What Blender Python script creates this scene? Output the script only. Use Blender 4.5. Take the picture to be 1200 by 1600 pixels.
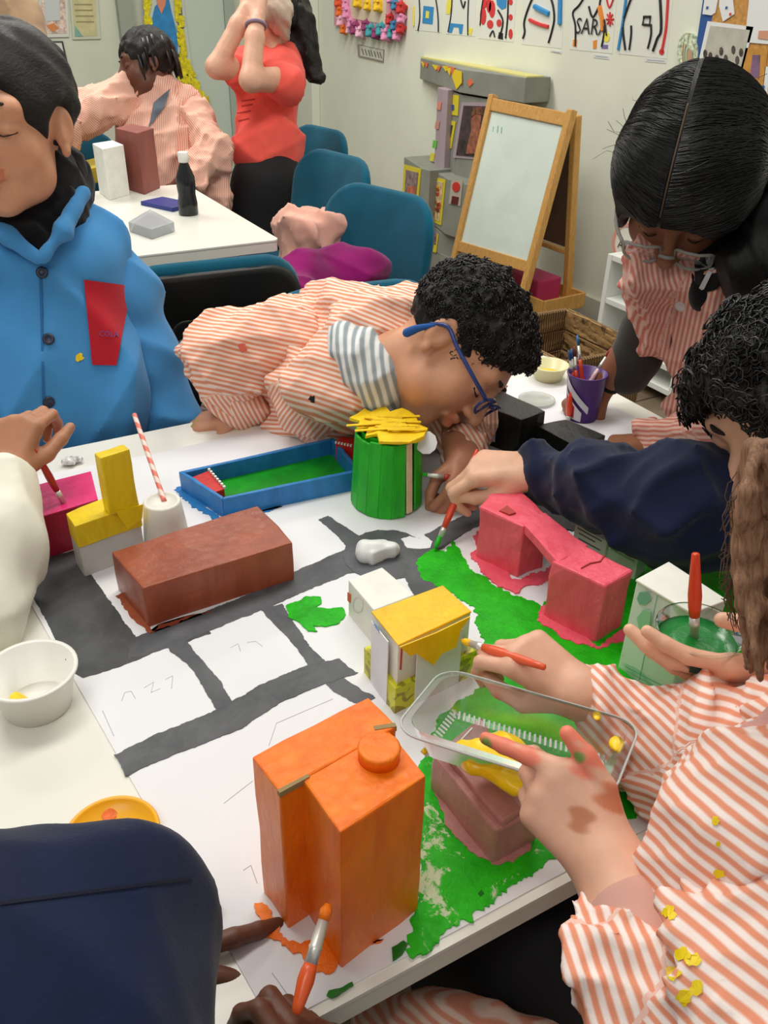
import bpy, bmesh, math, random
import numpy as np
from mathutils import Vector, Matrix, noise as mnoise
from mathutils.bvhtree import BVHTree

for o in list(bpy.data.objects): bpy.data.objects.remove(o)
scene = bpy.context.scene
COL = scene.collection
random.seed(7); RNG = np.random.default_rng(7)
PI = math.pi
A3 = lambda *v: np.array(v, dtype=float)

# ------------------------------------------------------------------ camera
FPX = 1335.0; PITCH = math.radians(31.84); YAW = math.radians(29.8); ROLL = math.radians(1.37)
CAMH = 1.32; T = 0.72                      # eye height and table-top height
CAM = A3(0, 0, CAMH)
_fh = A3(math.sin(YAW), math.cos(YAW), 0); _r = A3(math.cos(YAW), -math.sin(YAW), 0); _u = A3(0, 0, 1)
FW = _fh*math.cos(PITCH) - _u*math.sin(PITCH); _c0 = _fh*math.sin(PITCH) + _u*math.cos(PITCH)
RT = _r*math.cos(ROLL) + _c0*math.sin(ROLL); UP = -_r*math.sin(ROLL) + _c0*math.cos(ROLL)
cam_d = bpy.data.cameras.new('camera'); cam = bpy.data.objects.new('camera', cam_d); COL.objects.link(cam)
cam.matrix_world = Matrix(((RT[0], UP[0], -FW[0], 0), (RT[1], UP[1], -FW[1], 0), (RT[2], UP[2], -FW[2], CAMH), (0, 0, 0, 1)))
cam_d.sensor_fit = 'VERTICAL'; cam_d.sensor_height = 36.0; cam_d.lens = 36.0*FPX/1600.0
cam_d.clip_start = 0.02; cam_d.clip_end = 60
scene.camera = cam

# ------------------------------------------------------------------ light
w = bpy.data.worlds.new('world'); scene.world = w; w.use_nodes = True
w.node_tree.nodes['Background'].inputs[0].default_value = (1.0, 0.985, 0.94, 1)
w.node_tree.nodes['Background'].inputs[1].default_value = 0.40
def area(name, loc, rot, sx, sy, power, col=(1, 0.97, 0.9)):
    l = bpy.data.lights.new(name, 'AREA'); l.shape = 'RECTANGLE'; l.size = sx; l.size_y = sy; l.energy = power; l.color = col
    o = bpy.data.objects.new(name, l); COL.objects.link(o); o.location = loc; o.rotation_euler = rot
    return o
# fluorescent ceiling panels of the classroom
area('ceiling_lamp', (0.1, 1.35, 2.75), (0, 0, 0), 1.2, 0.5, 21)
area('ceiling_lamp', (1.5, 1.6, 2.75), (0, 0, 0), 1.2, 0.5, 23)
area('ceiling_lamp', (0.2, 3.9, 2.75), (0, 0, 0), 1.2, 0.5, 34)
area('ceiling_lamp', (1.6, 4.1, 2.75), (0, 0, 0), 1.2, 0.5, 30)
area('ceiling_lamp', (-0.9, -0.3, 2.75), (0, 0, 0), 1.2, 0.5, 14)
scene.view_settings.view_transform = 'Standard'; scene.view_settings.look = 'None'
scene.view_settings.exposure = 0.0; scene.view_settings.gamma = 1.0
scene.view_settings.use_curve_mapping = False

# ------------------------------------------------------------------ photo geometry helpers
def ray(x, y): return FW + RT*((x-600)/FPX) + UP*((800-y)/FPX)
def onz(x, y, z=T): d = ray(x, y); return CAM + d*((z-CAMH)/d[2])
def onX(x, y, X): d = ray(x, y); return CAM + d*(X/d[0])
def onY(x, y, Y): d = ray(x, y); return CAM + d*(Y/d[1])
def at(x, y, d): return CAM + ray(x, y)*d
def onpl(x, y, P, N): d = ray(x, y); return CAM + d*(np.dot(P-CAM, N)/np.dot(d, N))
def zat(P, y):
    """height above P (x,y) at which the vertical through P shows at picture row y"""
    lo, hi = -1.0, 2.5
    for _ in range(40):
        m = (lo+hi)/2; d = A3(P[0], P[1], m)-CAM; v = 800-FPX*np.dot(d, UP)/np.dot(d, FW)
        if v > y: lo = m
        else: hi = m
    return m
def cv(r, i, k):
    """camera-frame direction (right, up, toward viewer) to world, unit"""
    v = RT*r + UP*i - FW*k; return v/np.linalg.norm(v)
def proj_x(P): d = P-CAM; return 600+FPX*np.dot(d, RT)/np.dot(d, FW)
def nrm(v): v = np.asarray(v, float); return v/max(1e-9, np.linalg.norm(v))

# ------------------------------------------------------------------ object helpers
WL = {}
def link(o, parent=None, loc=(0, 0, 0)):
    COL.objects.link(o)
    if parent is not None:
        o.parent = parent; pl = WL[parent.name]
    else: pl = (0, 0, 0)
    o.location = tuple(np.array(loc)-np.array(pl)); WL[o.name] = np.array(loc, float)
    return o
def tag(o, label, cat, group=None):
    o['label'] = label; o['category'] = cat
    if group: o['group'] = group
    return o
def thing(name, label, cat, loc, group=None):
    o = bpy.data.objects.new(name, None); o.empty_display_size = 0.05
    link(o, None, loc); return tag(o, label, cat, group)
def mk(name, V, F, mat, parent=None, smooth=False, loc=None, attrs=None, mats=None, fmat=None):
    """one mesh object from world-space vertices"""
    V = np.asarray(V, float).reshape(-1, 3)
    if loc is None:
        loc = WL[parent.name] if parent is not None else A3((V[:, 0].min()+V[:, 0].max())/2, (V[:, 1].min()+V[:, 1].max())/2, V[:, 2].min())
    me = bpy.data.meshes.new(name)
    me.from_pydata((V-loc).tolist(), [], [list(map(int, f)) for f in F] if not isinstance(F, np.ndarray) else F.tolist())
    if smooth: me.polygons.foreach_set('use_smooth', [True]*len(me.polygons))
    for m in (mats or [mat]): me.materials.append(m)
    if fmat is not None: me.polygons.foreach_set('material_index', list(fmat))
    if attrs:
        for k, a in attrs.items():
            a = np.asarray(a, float)
            if a.ndim == 1:
                at_ = me.attributes.new(k, 'FLOAT', 'POINT'); at_.data.foreach_set('value', a.astype(np.float32))
            else:
                at_ = me.attributes.new(k, 'FLOAT_VECTOR', 'POINT'); at_.data.foreach_set('vector', a.astype(np.float32).ravel())
    me.update()
    return link(bpy.data.objects.new(name, me), parent, loc)
def struct(o): o['kind'] = 'structure'; return o

class G:
    """collects simple shapes into one mesh"""
    def __init__(s): s.V = []; s.F = []; s.M = []
    def add(s, V, F, m=0):
        n = len(s.V); s.V += [tuple(v) for v in V]; s.F += [tuple(i+n for i in f) for f in F]; s.M += [m]*len(F); return s
    def box(s, c, h, R=None, m=0):
        c = np.array(c, float); R = np.eye(3) if R is None else R
        V = [c + R @ A3(x*h[0], y*h[1], z*h[2]) for x in (-1, 1) for y in (-1, 1) for z in (-1, 1)]
        return s.add(V, [(0, 1, 3, 2), (4, 6, 7, 5), (0, 4, 5, 1), (2, 3, 7, 6), (0, 2, 6, 4), (1, 5, 7, 3)], m)
    def bar(s, a, b, wx, wy, up=(0, 0, 1), m=0):
        a = np.array(a, float); b = np.array(b, float); z = nrm(b-a); x = np.cross(np.array(up, float), z)
        if np.linalg.norm(x) < 1e-4: x = np.cross(A3(1, 0, 0), z)
        x = nrm(x); y = np.cross(z, x); R = np.stack([x, y, z], 1)
        return s.box((a+b)/2, (wx/2, wy/2, np.linalg.norm(b-a)/2), R, m)
    def tube(s, P, r, n=8, m=0, closed=False, cap=True):
        P = [np.array(p, float) for p in P]; k = len(P); rr = r if hasattr(r, '__len__') else [r]*k
        base = len(s.V); up = None
        for i in range(k):
            a = P[(i-1) % k] if (closed or i > 0) else P[i]; b = P[(i+1) % k] if (closed or i < k-1) else P[i]
            t = nrm(b-a)
            if up is None:
                up = A3(0, 0, 1) if abs(t[2]) < .9 else A3(1, 0, 0)
            x = nrm(np.cross(up, t)); y = np.cross(t, x); up = y
            for j in range(n):
                an = 2*PI*j/n; s.V.append(tuple(P[i]+(x*math.cos(an)+y*math.sin(an))*rr[i]))
        for i in range(k if closed else k-1):
            for j in range(n):
                a = base+i*n+j; b = base+i*n+(j+1) % n; c = base+((i+1) % k)*n+(j+1) % n; d = base+((i+1) % k)*n+j
                s.F.append((a, b, c, d)); s.M.append(m)
        if cap and not closed:
            s.F.append(tuple(base+j for j in range(n))[::-1]); s.M.append(m)
            s.F.append(tuple(base+(k-1)*n+j for j in range(n))); s.M.append(m)
        return s
    def lathe(s, c, prof, n=32, m=0, R=None, sy=1.0):
        """prof: (r, z) list around local z through c"""
        c = np.array(c, float); R = np.eye(3) if R is None else R; base = len(s.V)
        for (r, z) in prof:
            for j in range(n):
                an = 2*PI*j/n; s.V.append(tuple(c+R @ A3(r*math.cos(an), sy*r*math.sin(an), z)))
        for i in range(len(prof)-1):
            for j in range(n):
                s.F.append((base+i*n+j, base+i*n+(j+1) % n, base+(i+1)*n+(j+1) % n, base+(i+1)*n+j)); s.M.append(m)
        return s
    def prism(s, P, z0, z1, m=0, shift=(0, 0)):
        n = len(P)
        V = [(p[0], p[1], z0) for p in P] + [(p[0]+shift[0], p[1]+shift[1], z1) for p in P]
        return s.add(V, [tuple(range(n))[::-1], tuple(range(n, 2*n))] + [(i, (i+1) % n, n+(i+1) % n, n+i) for i in range(n)], m)
    def slab(s, P, N, th, m=0):
        """polygon P (3-D points) thickened along N"""
        n = len(P); N = nrm(N); V = [np.array(p, float) for p in P] + [np.array(p, float)+N*th for p in P]
        return s.add(V, [tuple(range(n))[::-1], tuple(range(n, 2*n))] + [(i, (i+1) % n, n+(i+1) % n, n+i) for i in range(n)], m)
    def obj(s, name, mat, parent=None, smooth=False, bevel=0, mats=None, seg=2, sub=0, wob=0, wsc=30, loc=None):
        V, F, M = s.V, s.F, s.M
        if bevel or sub or wob:
            bm = bmesh.new(); vs = [bm.verts.new(v) for v in V]; bm.verts.ensure_lookup_table()
            for f, mi in zip(F, M):
                try: fc = bm.faces.new([vs[i] for i in f]); fc.material_index = mi
                except ValueError: pass
            bmesh.ops.recalc_face_normals(bm, faces=bm.faces[:])
            if bevel:
                ed = [e for e in bm.edges if len(e.link_faces) == 2 and e.calc_face_angle(0) > 0.5]
                bmesh.ops.bevel(bm, geom=ed, offset=bevel, segments=seg, profile=0.5, affect='EDGES', clamp_overlap=True)
            if sub:
                bmesh.ops.subdivide_edges(bm, edges=[e for e in bm.edges if e.calc_length() > bevel*3], cuts=sub, use_grid_fill=True)
            if wob:
                bm.normal_update()
                for v in bm.verts:
                    v.co += v.normal*(mnoise.noise(v.co*wsc)*wob)
            bm.verts.index_update()
            V = [tuple(v.co) for v in bm.verts]; F = [tuple(v.index for v in f.verts) for f in bm.faces]; M = [f.material_index for f in bm.faces]; bm.free()
        o = mk(name, V, F, mat, parent, smooth, loc, mats=mats, fmat=M if mats else None)
        if bevel and smooth is False:
            pass
        return o
def ragged(P, step=.006, amp=.002, seed=0):
    """refine a 2-D outline and make its edge uneven"""
    rr = np.random.default_rng(seed); out = []; nrmls = []; n = len(P); step *= .6
    for i in range(n):
        a = np.array(P[i][:2]); b = np.array(P[(i+1) % n][:2]); k = max(1, int(np.linalg.norm(b-a)/step))
        d = b-a; nn = A3(-d[1], d[0])[:2] if False else np.array([-d[1], d[0]])/max(1e-9, np.linalg.norm(d))
        for j in range(k): out.append(a+d*(j/k)); nrmls.append(nn)
    m = len(out); raw = rr.normal(size=m); lowf = np.zeros(m)
    for w_ in (3, 7):
        ker = np.ones(w_)/w_; ext = np.concatenate([np.resize(raw[::-1], w_)[::-1], raw, np.resize(raw, w_)]); lowf += np.convolve(ext, ker, 'same')[w_:-w_]*math.sqrt(w_)*.55; raw = rr.normal(size=m)
    o2 = lowf*amp+rr.normal(size=m)*amp*.25
    return [p_+n_*v for p_, n_, v in zip(out, nrmls, o2)]
def smoothcurve(P, n=8, closed=False):
    """Catmull-Rom through points"""
    P = [np.array(p, float) for p in P]; k = len(P); out = []
    for i in range(k if closed else k-1):
        p0 = P[i-1] if (closed or i > 0) else P[i]; p1 = P[i]; p2 = P[(i+1) % k]; p3 = P[(i+2) % k] if (closed or i+2 < k) else p2
        for j in range(n):
            t = j/n; out.append(.5*((2*p1)+(-p0+p2)*t+(2*p0-5*p1+4*p2-p3)*t*t+(-p0+3*p1-3*p2+p3)*t**3))
    if not closed: out.append(P[-1])
    return out
def text_mesh(s, size, align='CENTER'):
    cu = bpy.data.curves.new('t', 'FONT'); cu.body = s; cu.size = size; cu.align_x = align; cu.align_y = 'CENTER'; cu.resolution_u = 2
    o = bpy.data.objects.new('t', cu); me = bpy.data.meshes.new_from_object(o)
    V = np.array([tuple(v.co) for v in me.vertices]); F = [tuple(p.vertices) for p in me.polygons]
    bpy.data.objects.remove(o); bpy.data.curves.remove(cu); bpy.data.meshes.remove(me)
    return V, F

# ------------------------------------------------------------------ materials
def L(c):
    """sRGB 0-255 to linear"""
    return tuple(((v/255)/12.92 if v/255 <= .04045 else ((v/255+.055)/1.055)**2.4) for v in c[:3]) + (1.0,)
def newmat(name):
    m = bpy.data.materials.new(name); m.use_nodes = True; nt = m.node_tree; b = nt.nodes['Principled BSDF']; return m, nt, b
def N_(nt, t, **kw):
    n = nt.nodes.new(t)
    for k, v in kw.items():
        if k.startswith('i_'): n.inputs[k[2:].replace('_', ' ')].default_value = v
        else: setattr(n, k, v)
    return n
def noise_(nt, vec, scale, detail=3, rough=.55, dist=0):
    n = N_(nt, 'ShaderNodeTexNoise'); n.inputs['Scale'].default_value = scale; n.inputs['Detail'].default_value = detail
    n.inputs['Roughness'].default_value = rough; n.inputs['Distortion'].default_value = dist
    if vec is not None: nt.links.new(vec, n.inputs['Vector'])
    return n.outputs['Fac']
def ramp_(nt, fac, stops, interp='LINEAR'):
    r = nt.nodes.new('ShaderNodeValToRGB'); r.color_ramp.interpolation = interp; e = r.color_ramp.elements
    while len(e) > 1: e.remove(e[-1])
    e[0].position = stops[0][0]; e[0].color = stops[0][1]
    for p, c in stops[1:]:
        k = e.new(p); k.color = c
    nt.links.new(fac, r.inputs['Fac']); return r.outputs['Color']
def mix_(nt, fac, a, b, mode='MIX'):
    m = nt.nodes.new('ShaderNodeMix'); m.data_type = 'RGBA'; m.blend_type = mode
    for s, v in (('Factor', fac), ('A', a), ('B', b)):
        i = [x for x in m.inputs if x.name == s and (x.type == 'RGBA' or s == 'Factor')][0]
        if isinstance(v, bpy.types.NodeSocket): nt.links.new(v, i)
        else: i.default_value = v
    return [x for x in m.outputs if x.type == 'RGBA'][0]
def bump_(nt, b, h, strength=.3, dist=.002):
    n = nt.nodes.new('ShaderNodeBump'); n.inputs['Strength'].default_value = strength; n.inputs['Distance'].default_value = dist
    nt.links.new(h, n.inputs['Height']); nt.links.new(n.outputs['Normal'], b.inputs['Normal'])
def coord(nt, kind='Object'): return nt.nodes.new('ShaderNodeTexCoord').outputs[kind]
def sc(c, k): return tuple(min(255, max(0, v*k)) for v in c)
def flat(name, c, rough=.6, metal=0, spec=.5, var=0, vs=20, bump=0, bs=200, alpha=1, trans=0, ior=1.45):
    m, nt, b = newmat(name); b.inputs['Base Color'].default_value = L(c); b.inputs['Roughness'].default_value = rough
    b.inputs['Metallic'].default_value = metal; b.inputs['Specular IOR Level'].default_value = spec
    co = coord(nt)
    if var:
        nt.links.new(ramp_(nt, noise_(nt, co, vs, 4), [(.3, L(sc(c, 1-var))), (.7, L(sc(c, 1+var)))]), b.inputs['Base Color'])
    if bump: bump_(nt, b, noise_(nt, co, bs, 3), bump, .001)
    if trans: b.inputs['Transmission Weight'].default_value = trans; b.inputs['IOR'].default_value = ior
    return m
def paint(name, c, c2=None, rough=.35, scale=45, bump=.5, worn=None, wornamt=.0):
    """thick poster paint on cardboard: streaky colour, wet gloss, ridges"""
    m, nt, b = newmat(name); co = coord(nt); c2 = c2 or sc(c, .78)
    mp = N_(nt, 'ShaderNodeMapping'); mp.inputs['Scale'].default_value = (1, 1, .35); nt.links.new(co, mp.inputs['Vector'])
    col = ramp_(nt, noise_(nt, mp.outputs[0], scale, 5, .65, .6), [(.25, L(c2)), (.6, L(c)), (.8, L(sc(c, 1.08)))])
    if worn is not None:
        col = mix_(nt, ramp_(nt, noise_(nt, co, 60, 6, .7), [(1-wornamt-.05, (0, 0, 0, 1)), (1-wornamt+.03, (1, 1, 1, 1))]), col, L(worn))
    nt.links.new(col, b.inputs['Base Color'])
    b.inputs['Roughness'].default_value = rough
    b.inputs['Specular IOR Level'].default_value = .3
    h = noise_(nt, mp.outputs[0], scale*3.2, 5, .7, .8); bump_(nt, b, h, bump, .0025)
    h2 = noise_(nt, co, 420, 3, .7, .5); bn = nt.nodes.new('ShaderNodeBump'); bn.inputs['Strength'].default_value = .9; bn.inputs['Distance'].default_value = .0018
    nt.links.new(h2, bn.inputs['Height']); nt.links.new(bn.outputs['Normal'], b.inputs['Coat Normal'])
    b.inputs['Coat Weight'].default_value = .22; b.inputs['Coat Roughness'].default_value = .1
    return m
def cloth(name, c, var=.1, rough=.85, weave=900):
    m, nt, b = newmat(name); co = coord(nt)
    nt.links.new(ramp_(nt, noise_(nt, co, 9, 3), [(.3, L(sc(c, 1-var))), (.7, L(sc(c, 1+var)))]), b.inputs['Base Color'])
    b.inputs['Roughness'].default_value = rough; b.inputs['Specular IOR Level'].default_value = .2
    b.inputs['Sheen Weight'].default_value = .15
    bump_(nt, b, noise_(nt, co, weave, 2), .35, .0006); return m
def striped(name, c1, c2, period, duty=.5, spots=None, spotamt=.0, rough=.8):
    m, nt, b = newmat(name); a = N_(nt, 'ShaderNodeAttribute', attribute_name='st'); co = coord(nt)
    k = N_(nt, 'ShaderNodeMath', operation='MULTIPLY'); nt.links.new(a.outputs['Fac'], k.inputs[0]); k.inputs[1].default_value = 2*PI/period
    s = N_(nt, 'ShaderNodeMath', operation='SINE'); nt.links.new(k.outputs[0], s.inputs[0])
    mr = N_(nt, 'ShaderNodeMapRange'); mr.inputs['From Min'].default_value = -.55; mr.inputs['From Max'].default_value = .55
    nt.links.new(s.outputs[0], mr.inputs['Value'])
    col = mix_(nt, mr.outputs[0], L(c1), L(c2))
    if spots is not None:
        col = mix_(nt, ramp_(nt, noise_(nt, co, 11, 4, .6), [(1-spotamt, (0, 0, 0, 1)), (1-spotamt+.02, (1, 1, 1, 1))]), col, L(spots))
    nt.links.new(col, b.inputs['Base Color']); b.inputs['Roughness'].default_value = rough
    b.inputs['Specular IOR Level'].default_value = .2
    bump_(nt, b, noise_(nt, co, 45, 4), .25, .004); return m
def skin(name, c, rough=.45):
    m, nt, b = newmat(name); co = coord(nt); a = N_(nt, 'ShaderNodeAttribute', attribute_name='tint')
    base = ramp_(nt, noise_(nt, co, 30, 4), [(.3, L(sc(c, .95))), (.7, L(sc(c, 1.04)))])
    nt.links.new(mix_(nt, 1.0, base, a.outputs['Color'], 'MULTIPLY'), b.inputs['Base Color'])
    b.inputs['Roughness'].default_value = rough; b.inputs['Specular IOR Level'].default_value = .35
    b.inputs['Subsurface Weight'].default_value = .12; b.inputs['Subsurface Radius'].default_value = (.012, .005, .003); b.inputs['Subsurface Scale'].default_value = .5
    bump_(nt, b, noise_(nt, co, 350, 3), .15, .0008); return m
def hairmat(name, c, c2, rough=.42, bump=.6, sc_=1.0, spec=.3):
    m, nt, b = newmat(name); a = N_(nt, 'ShaderNodeAttribute', attribute_name='hv')
    f = noise_(nt, a.outputs['Vector'], sc_, 6, .7)
    nt.links.new(ramp_(nt, f, [(.35, L(c)), (.7, L(c2))]), b.inputs['Base Color'])
    b.inputs['Roughness'].default_value = rough; b.inputs['Specular IOR Level'].default_value = spec
    bump_(nt, b, f, bump, .003); return m

# ------------------------------------------------------------------ implicit surfaces (smoothly blended organic shapes)
class S:
    """list of blended shapes -> one continuous mesh by surface nets"""
    def __init__(s): s.p = []
    def cone(s, a, b, ra, rb, k=.01, op='u', sd=None, tag_=0): s.p.append(dict(t='c', a=np.array(a, float), b=np.array(b, float), ra=ra, rb=rb, k=k, op=op, sd=sd, tag=tag_)); return s
    def chain(s, P, R, k=.01, op='u', sd=None, tag_=0):
        for i in range(len(P)-1): s.cone(P[i], P[i+1], R[i], R[i+1], k, op, sd, tag_)
        return s
    def ell(s, c, r, R=None, k=.01, op='u', sd=None, tag_=0): s.p.append(dict(t='e', c=np.array(c, float), r=np.array(r, float), R=np.eye(3) if R is None else R, k=k, op=op, sd=sd, tag=tag_)); return s
    def box(s, c, h, R=None, rr=.005, k=.01, op='u', sd=None, tag_=0): s.p.append(dict(t='b', c=np.array(c, float), h=np.array(h, float), R=np.eye(3) if R is None else R, rr=rr, k=k, op=op, sd=sd, tag=tag_)); return s
    @staticmethod
    def bounds(q):
        if q['t'] == 'c': r = max(q['ra'], q['rb']); return np.minimum(q['a'], q['b'])-r, np.maximum(q['a'], q['b'])+r
        h = q['r'] if q['t'] == 'e' else q['h']; e = np.abs(q['R']) @ h; return q['c']-e, q['c']+e
    @staticmethod
    def dist(q, X, Y, Z):
        if q['t'] == 'c':
            ba = q['b']-q['a']; px, py, pz = X-q['a'][0], Y-q['a'][1], Z-q['a'][2]
            t = np.clip((px*ba[0]+py*ba[1]+pz*ba[2])/max(1e-12, ba@ba), 0, 1)
            return np.sqrt((px-t*ba[0])**2+(py-t*ba[1])**2+(pz-t*ba[2])**2) - (q['ra']+t*(q['rb']-q['ra']))
        px, py, pz = X-q['c'][0], Y-q['c'][1], Z-q['c'][2]; R = q['R']
        u = px*R[0, 0]+py*R[1, 0]+pz*R[2, 0]; v = px*R[0, 1]+py*R[1, 1]+pz*R[2, 1]; w_ = px*R[0, 2]+py*R[1, 2]+pz*R[2, 2]
        if q['t'] == 'e':
            r = q['r']; k0 = np.sqrt((u/r[0])**2+(v/r[1])**2+(w_/r[2])**2); k1 = np.sqrt((u/r[0]**2)**2+(v/r[1]**2)**2+(w_/r[2]**2)**2)
            return k0*(k0-1)/np.maximum(k1, 1e-9)
        h = q['h']-q['rr']; a, b, c = np.abs(u)-h[0], np.abs(v)-h[1], np.abs(w_)-h[2]
        return np.sqrt(np.maximum(a, 0)**2+np.maximum(b, 0)**2+np.maximum(c, 0)**2)+np.minimum(np.maximum(a, np.maximum(b, c)), 0)-q['rr']
    def mesh(s, res, disp=None, lo=None, hi=None):
        bs = [s.bounds(q) for q in s.p if q['op'] == 'u']
        l = np.min([b[0] for b in bs], 0)-res*3-.006; h = np.max([b[1] for b in bs], 0)+res*3+.006
        if lo is not None: l = np.maximum(l, lo)
        if hi is not None: h = np.minimum(h, hi)
        n = np.ceil((h-l)/res).astype(int)+1
        ax = [l[i]+np.arange(n[i])*res for i in range(3)]
        D = np.full(n, .08, np.float32)
        for q in s.p:
            a, b = s.bounds(q); pad = q['k']*1.6+res*3+.012
            i0 = np.clip(np.floor((a-pad-l)/res).astype(int), 0, n); i1 = np.clip(np.ceil((b+pad-l)/res).astype(int)+1, 0, n)
            if np.any(i1 <= i0): continue
            sl = tuple(slice(i0[j], i1[j]) for j in range(3))
            X, Y, Z = np.meshgrid(*[ax[j][i0[j]:i1[j]].astype(np.float32) for j in range(3)], indexing='ij', sparse=True)
            d = s.dist(q, X, Y, Z); o = D[sl]; k = max(q['k'], 1e-5)
            if q['op'] == 'u':
                hh = np.clip(.5+.5*(d-o)/k, 0, 1); D[sl] = d*(1-hh)+o*hh-k*hh*(1-hh)
            else:
                hh = np.clip(.5-.5*(o+d)/k, 0, 1); D[sl] = o*(1-hh)-d*hh+k*hh*(1-hh)
        if disp is not None:
            m = np.abs(D) < .03; I = np.argwhere(m)
            P = l+I*res; D[m] += disp(P).astype(np.float32)
        ins = D < 0
        c = np.zeros(np.array(n)-1, np.int8)
        for dx in (0, 1):
            for dy in (0, 1):
                for dz in (0, 1): c += ins[dx:n[0]-1+dx, dy:n[1]-1+dy, dz:n[2]-1+dz]
        act = np.argwhere((c > 0) & (c < 8)); idx = np.full(c.shape, -1, np.int64); idx[tuple(act.T)] = np.arange(len(act))
        pos = np.zeros((len(act), 3)); cnt = np.zeros(len(act))
        offs = [(0, 0, 0), (1, 0, 0), (0, 1, 0), (1, 1, 0), (0, 0, 1), (1, 0, 1), (0, 1, 1), (1, 1, 1)]
        for a in range(8):
            for b in range(a+1, 8):
                oa, ob = np.array(offs[a]), np.array(offs[b])
                if np.abs(oa-ob).sum() != 1: continue
                va = D[tuple((act+oa).T)]; vb = D[tuple((act+ob).T)]; mm = (va < 0) != (vb < 0)
                t = np.where(mm, va/np.where(mm, va-vb, 1), 0)[:, None]
                pos += np.where(mm[:, None], oa+(ob-oa)*t, 0); cnt += mm
        V = l+(act+pos/np.maximum(cnt, 1)[:, None])*res
        F = []
        for axn in range(3):
            sa = [slice(0, n[j]) for j in range(3)]; sb = list(sa); sa[axn] = slice(0, n[axn]-1); sb[axn] = slice(1, n[axn])
            A = ins[tuple(sa)]; B = ins[tuple(sb)]; E = np.argwhere(A != B); u, v = [(1, 2), (2, 0), (0, 1)][axn]
            E = E[(E[:, u] > 0) & (E[:, v] > 0) & (E[:, u] < n[u]-1) & (E[:, v] < n[v]-1)]
            eu = np.zeros(3, int); eu[u] = 1; ev = np.zeros(3, int); ev[v] = 1
            q = np.stack([idx[tuple((E-eu-ev).T)], idx[tuple((E-ev).T)], idx[tuple(E.T)], idx[tuple((E-eu).T)]], 1)
            sgn = A[tuple(E.T)]; q[~sgn] = q[~sgn][:, ::-1]; F.append(q[(q >= 0).all(1)])
        return V, np.concatenate(F)
    def nearest(s, V):
        """index of the closest positive shape per vertex"""
        P = [q for q in s.p if q['op'] == 'u']; D = np.stack([s.dist(q, V[:, 0], V[:, 1], V[:, 2]) for q in P], 1)
        return P, D.argmin(1), D
    def stripes(s, V):
        P, ix, _ = s.nearest(V); st = np.zeros(len(V))
        for i, q in enumerate(P):
            m = ix == i
            if not m.any(): continue
            d = q['sd'] if q['sd'] is not None else A3(1, 0, 0)
            st[m] = V[m] @ nrm(d)
        return st
def folds(amp, w, seed=0, dirs=None):
    """cloth wrinkles: warped ridges"""
    r = np.random.default_rng(seed); D = [nrm(r.normal(size=3)) for _ in range(4)] if dirs is None else [nrm(d) for d in dirs]
    ph = r.uniform(0, 6, 12)
    def f(P):
        o = 0
        for i, d in enumerate(D):
            e = nrm(np.cross(d, A3(.3, .5, .8))); g = nrm(np.cross(d, e))
            a = P@d*w*(1+.35*i)+ph[i]+1.7*np.sin(P@e*w*.45+ph[i+4])+1.1*np.sin(P@g*w*.6+ph[i+8])
            o = o-((1-np.abs(np.sin(a)))**1.7-.25)*amp*1.5/(1+.4*i)
        return o
    return f
def lumps(amp, w, seed=0):
    r = np.random.default_rng(seed); D = [nrm(r.normal(size=3)) for _ in range(7)]; ph = r.uniform(0, 6, 7)
    return lambda P: amp*sum(np.sin(P@d*w*(.7+.12*i)+ph[i]+1.3*np.sin(P@np.roll(d, 1)*w*.7)) for i, d in enumerate(D))/3.
def addf(*fs): return lambda P: sum(f(P) for f in fs)

# ================================================================== THE SETTING
XW = 2.75; YW = 6.5
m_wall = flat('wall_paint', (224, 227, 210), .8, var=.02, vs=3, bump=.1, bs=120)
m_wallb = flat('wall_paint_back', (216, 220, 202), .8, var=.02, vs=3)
m_white = flat('white_laminate', (231, 230, 220), .3, spec=.5, var=.012, vs=6)
m_tedge = flat('table_edge', (222, 219, 205), .4)
m_steel = flat('grey_steel', (150, 152, 150), .35, metal=.8)
m_black = flat('black_plastic', (22, 23, 22), .45)
m_dark = flat('dark_cloth', (14, 14, 17), .85)

def tile_mat():
    m, nt, b = newmat('floor_tile'); co = coord(nt)
    nt.links.new(ramp_(nt, noise_(nt, co, 5, 5, .6), [(.3, L((96, 82, 66))), (.7, L((128, 112, 92)))]), b.inputs['Base Color'])
    b.inputs['Roughness'].default_value = .45; return m
m_tile = tile_mat(); m_grout = flat('grout', (52, 46, 40), .9)
fl = struct(mk('floor', [(-3.5, -2.5, -.012), (XW, -2.5, -.012), (XW, YW, -.012), (-3.5, YW, -.012)], [(0, 1, 2, 3)], m_grout))
tg = G().box((0, 0, -.006), (.1965, .1965, .006)); t0 = tg.obj('tile', m_tile, None, bevel=.003, seg=1, loc=A3(0, 0, 0)); t0.parent = fl
first = True
for i in range(16):
    for j in range(16):
        x, y = -1.3+.4*i*.75, .3+.4*j
        x = -1.2+.4*i
        if x > XW-.15 or y > YW-.15: continue
        o = t0 if first else t0.copy()
        if not first: COL.objects.link(o); o.parent = fl
        first = False
        o.location = tuple(A3(x, y, 0)-WL['floor'])
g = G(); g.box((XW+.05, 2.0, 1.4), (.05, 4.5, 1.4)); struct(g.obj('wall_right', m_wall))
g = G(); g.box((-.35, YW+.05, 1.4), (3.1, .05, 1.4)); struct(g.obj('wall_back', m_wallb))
g = G(); g.box((XW-.008, 2.0, .05), (.008, 4.5, .05)); struct(g.obj('baseboard_right', flat('baseboard', (190, 188, 172), .6)))
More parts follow.
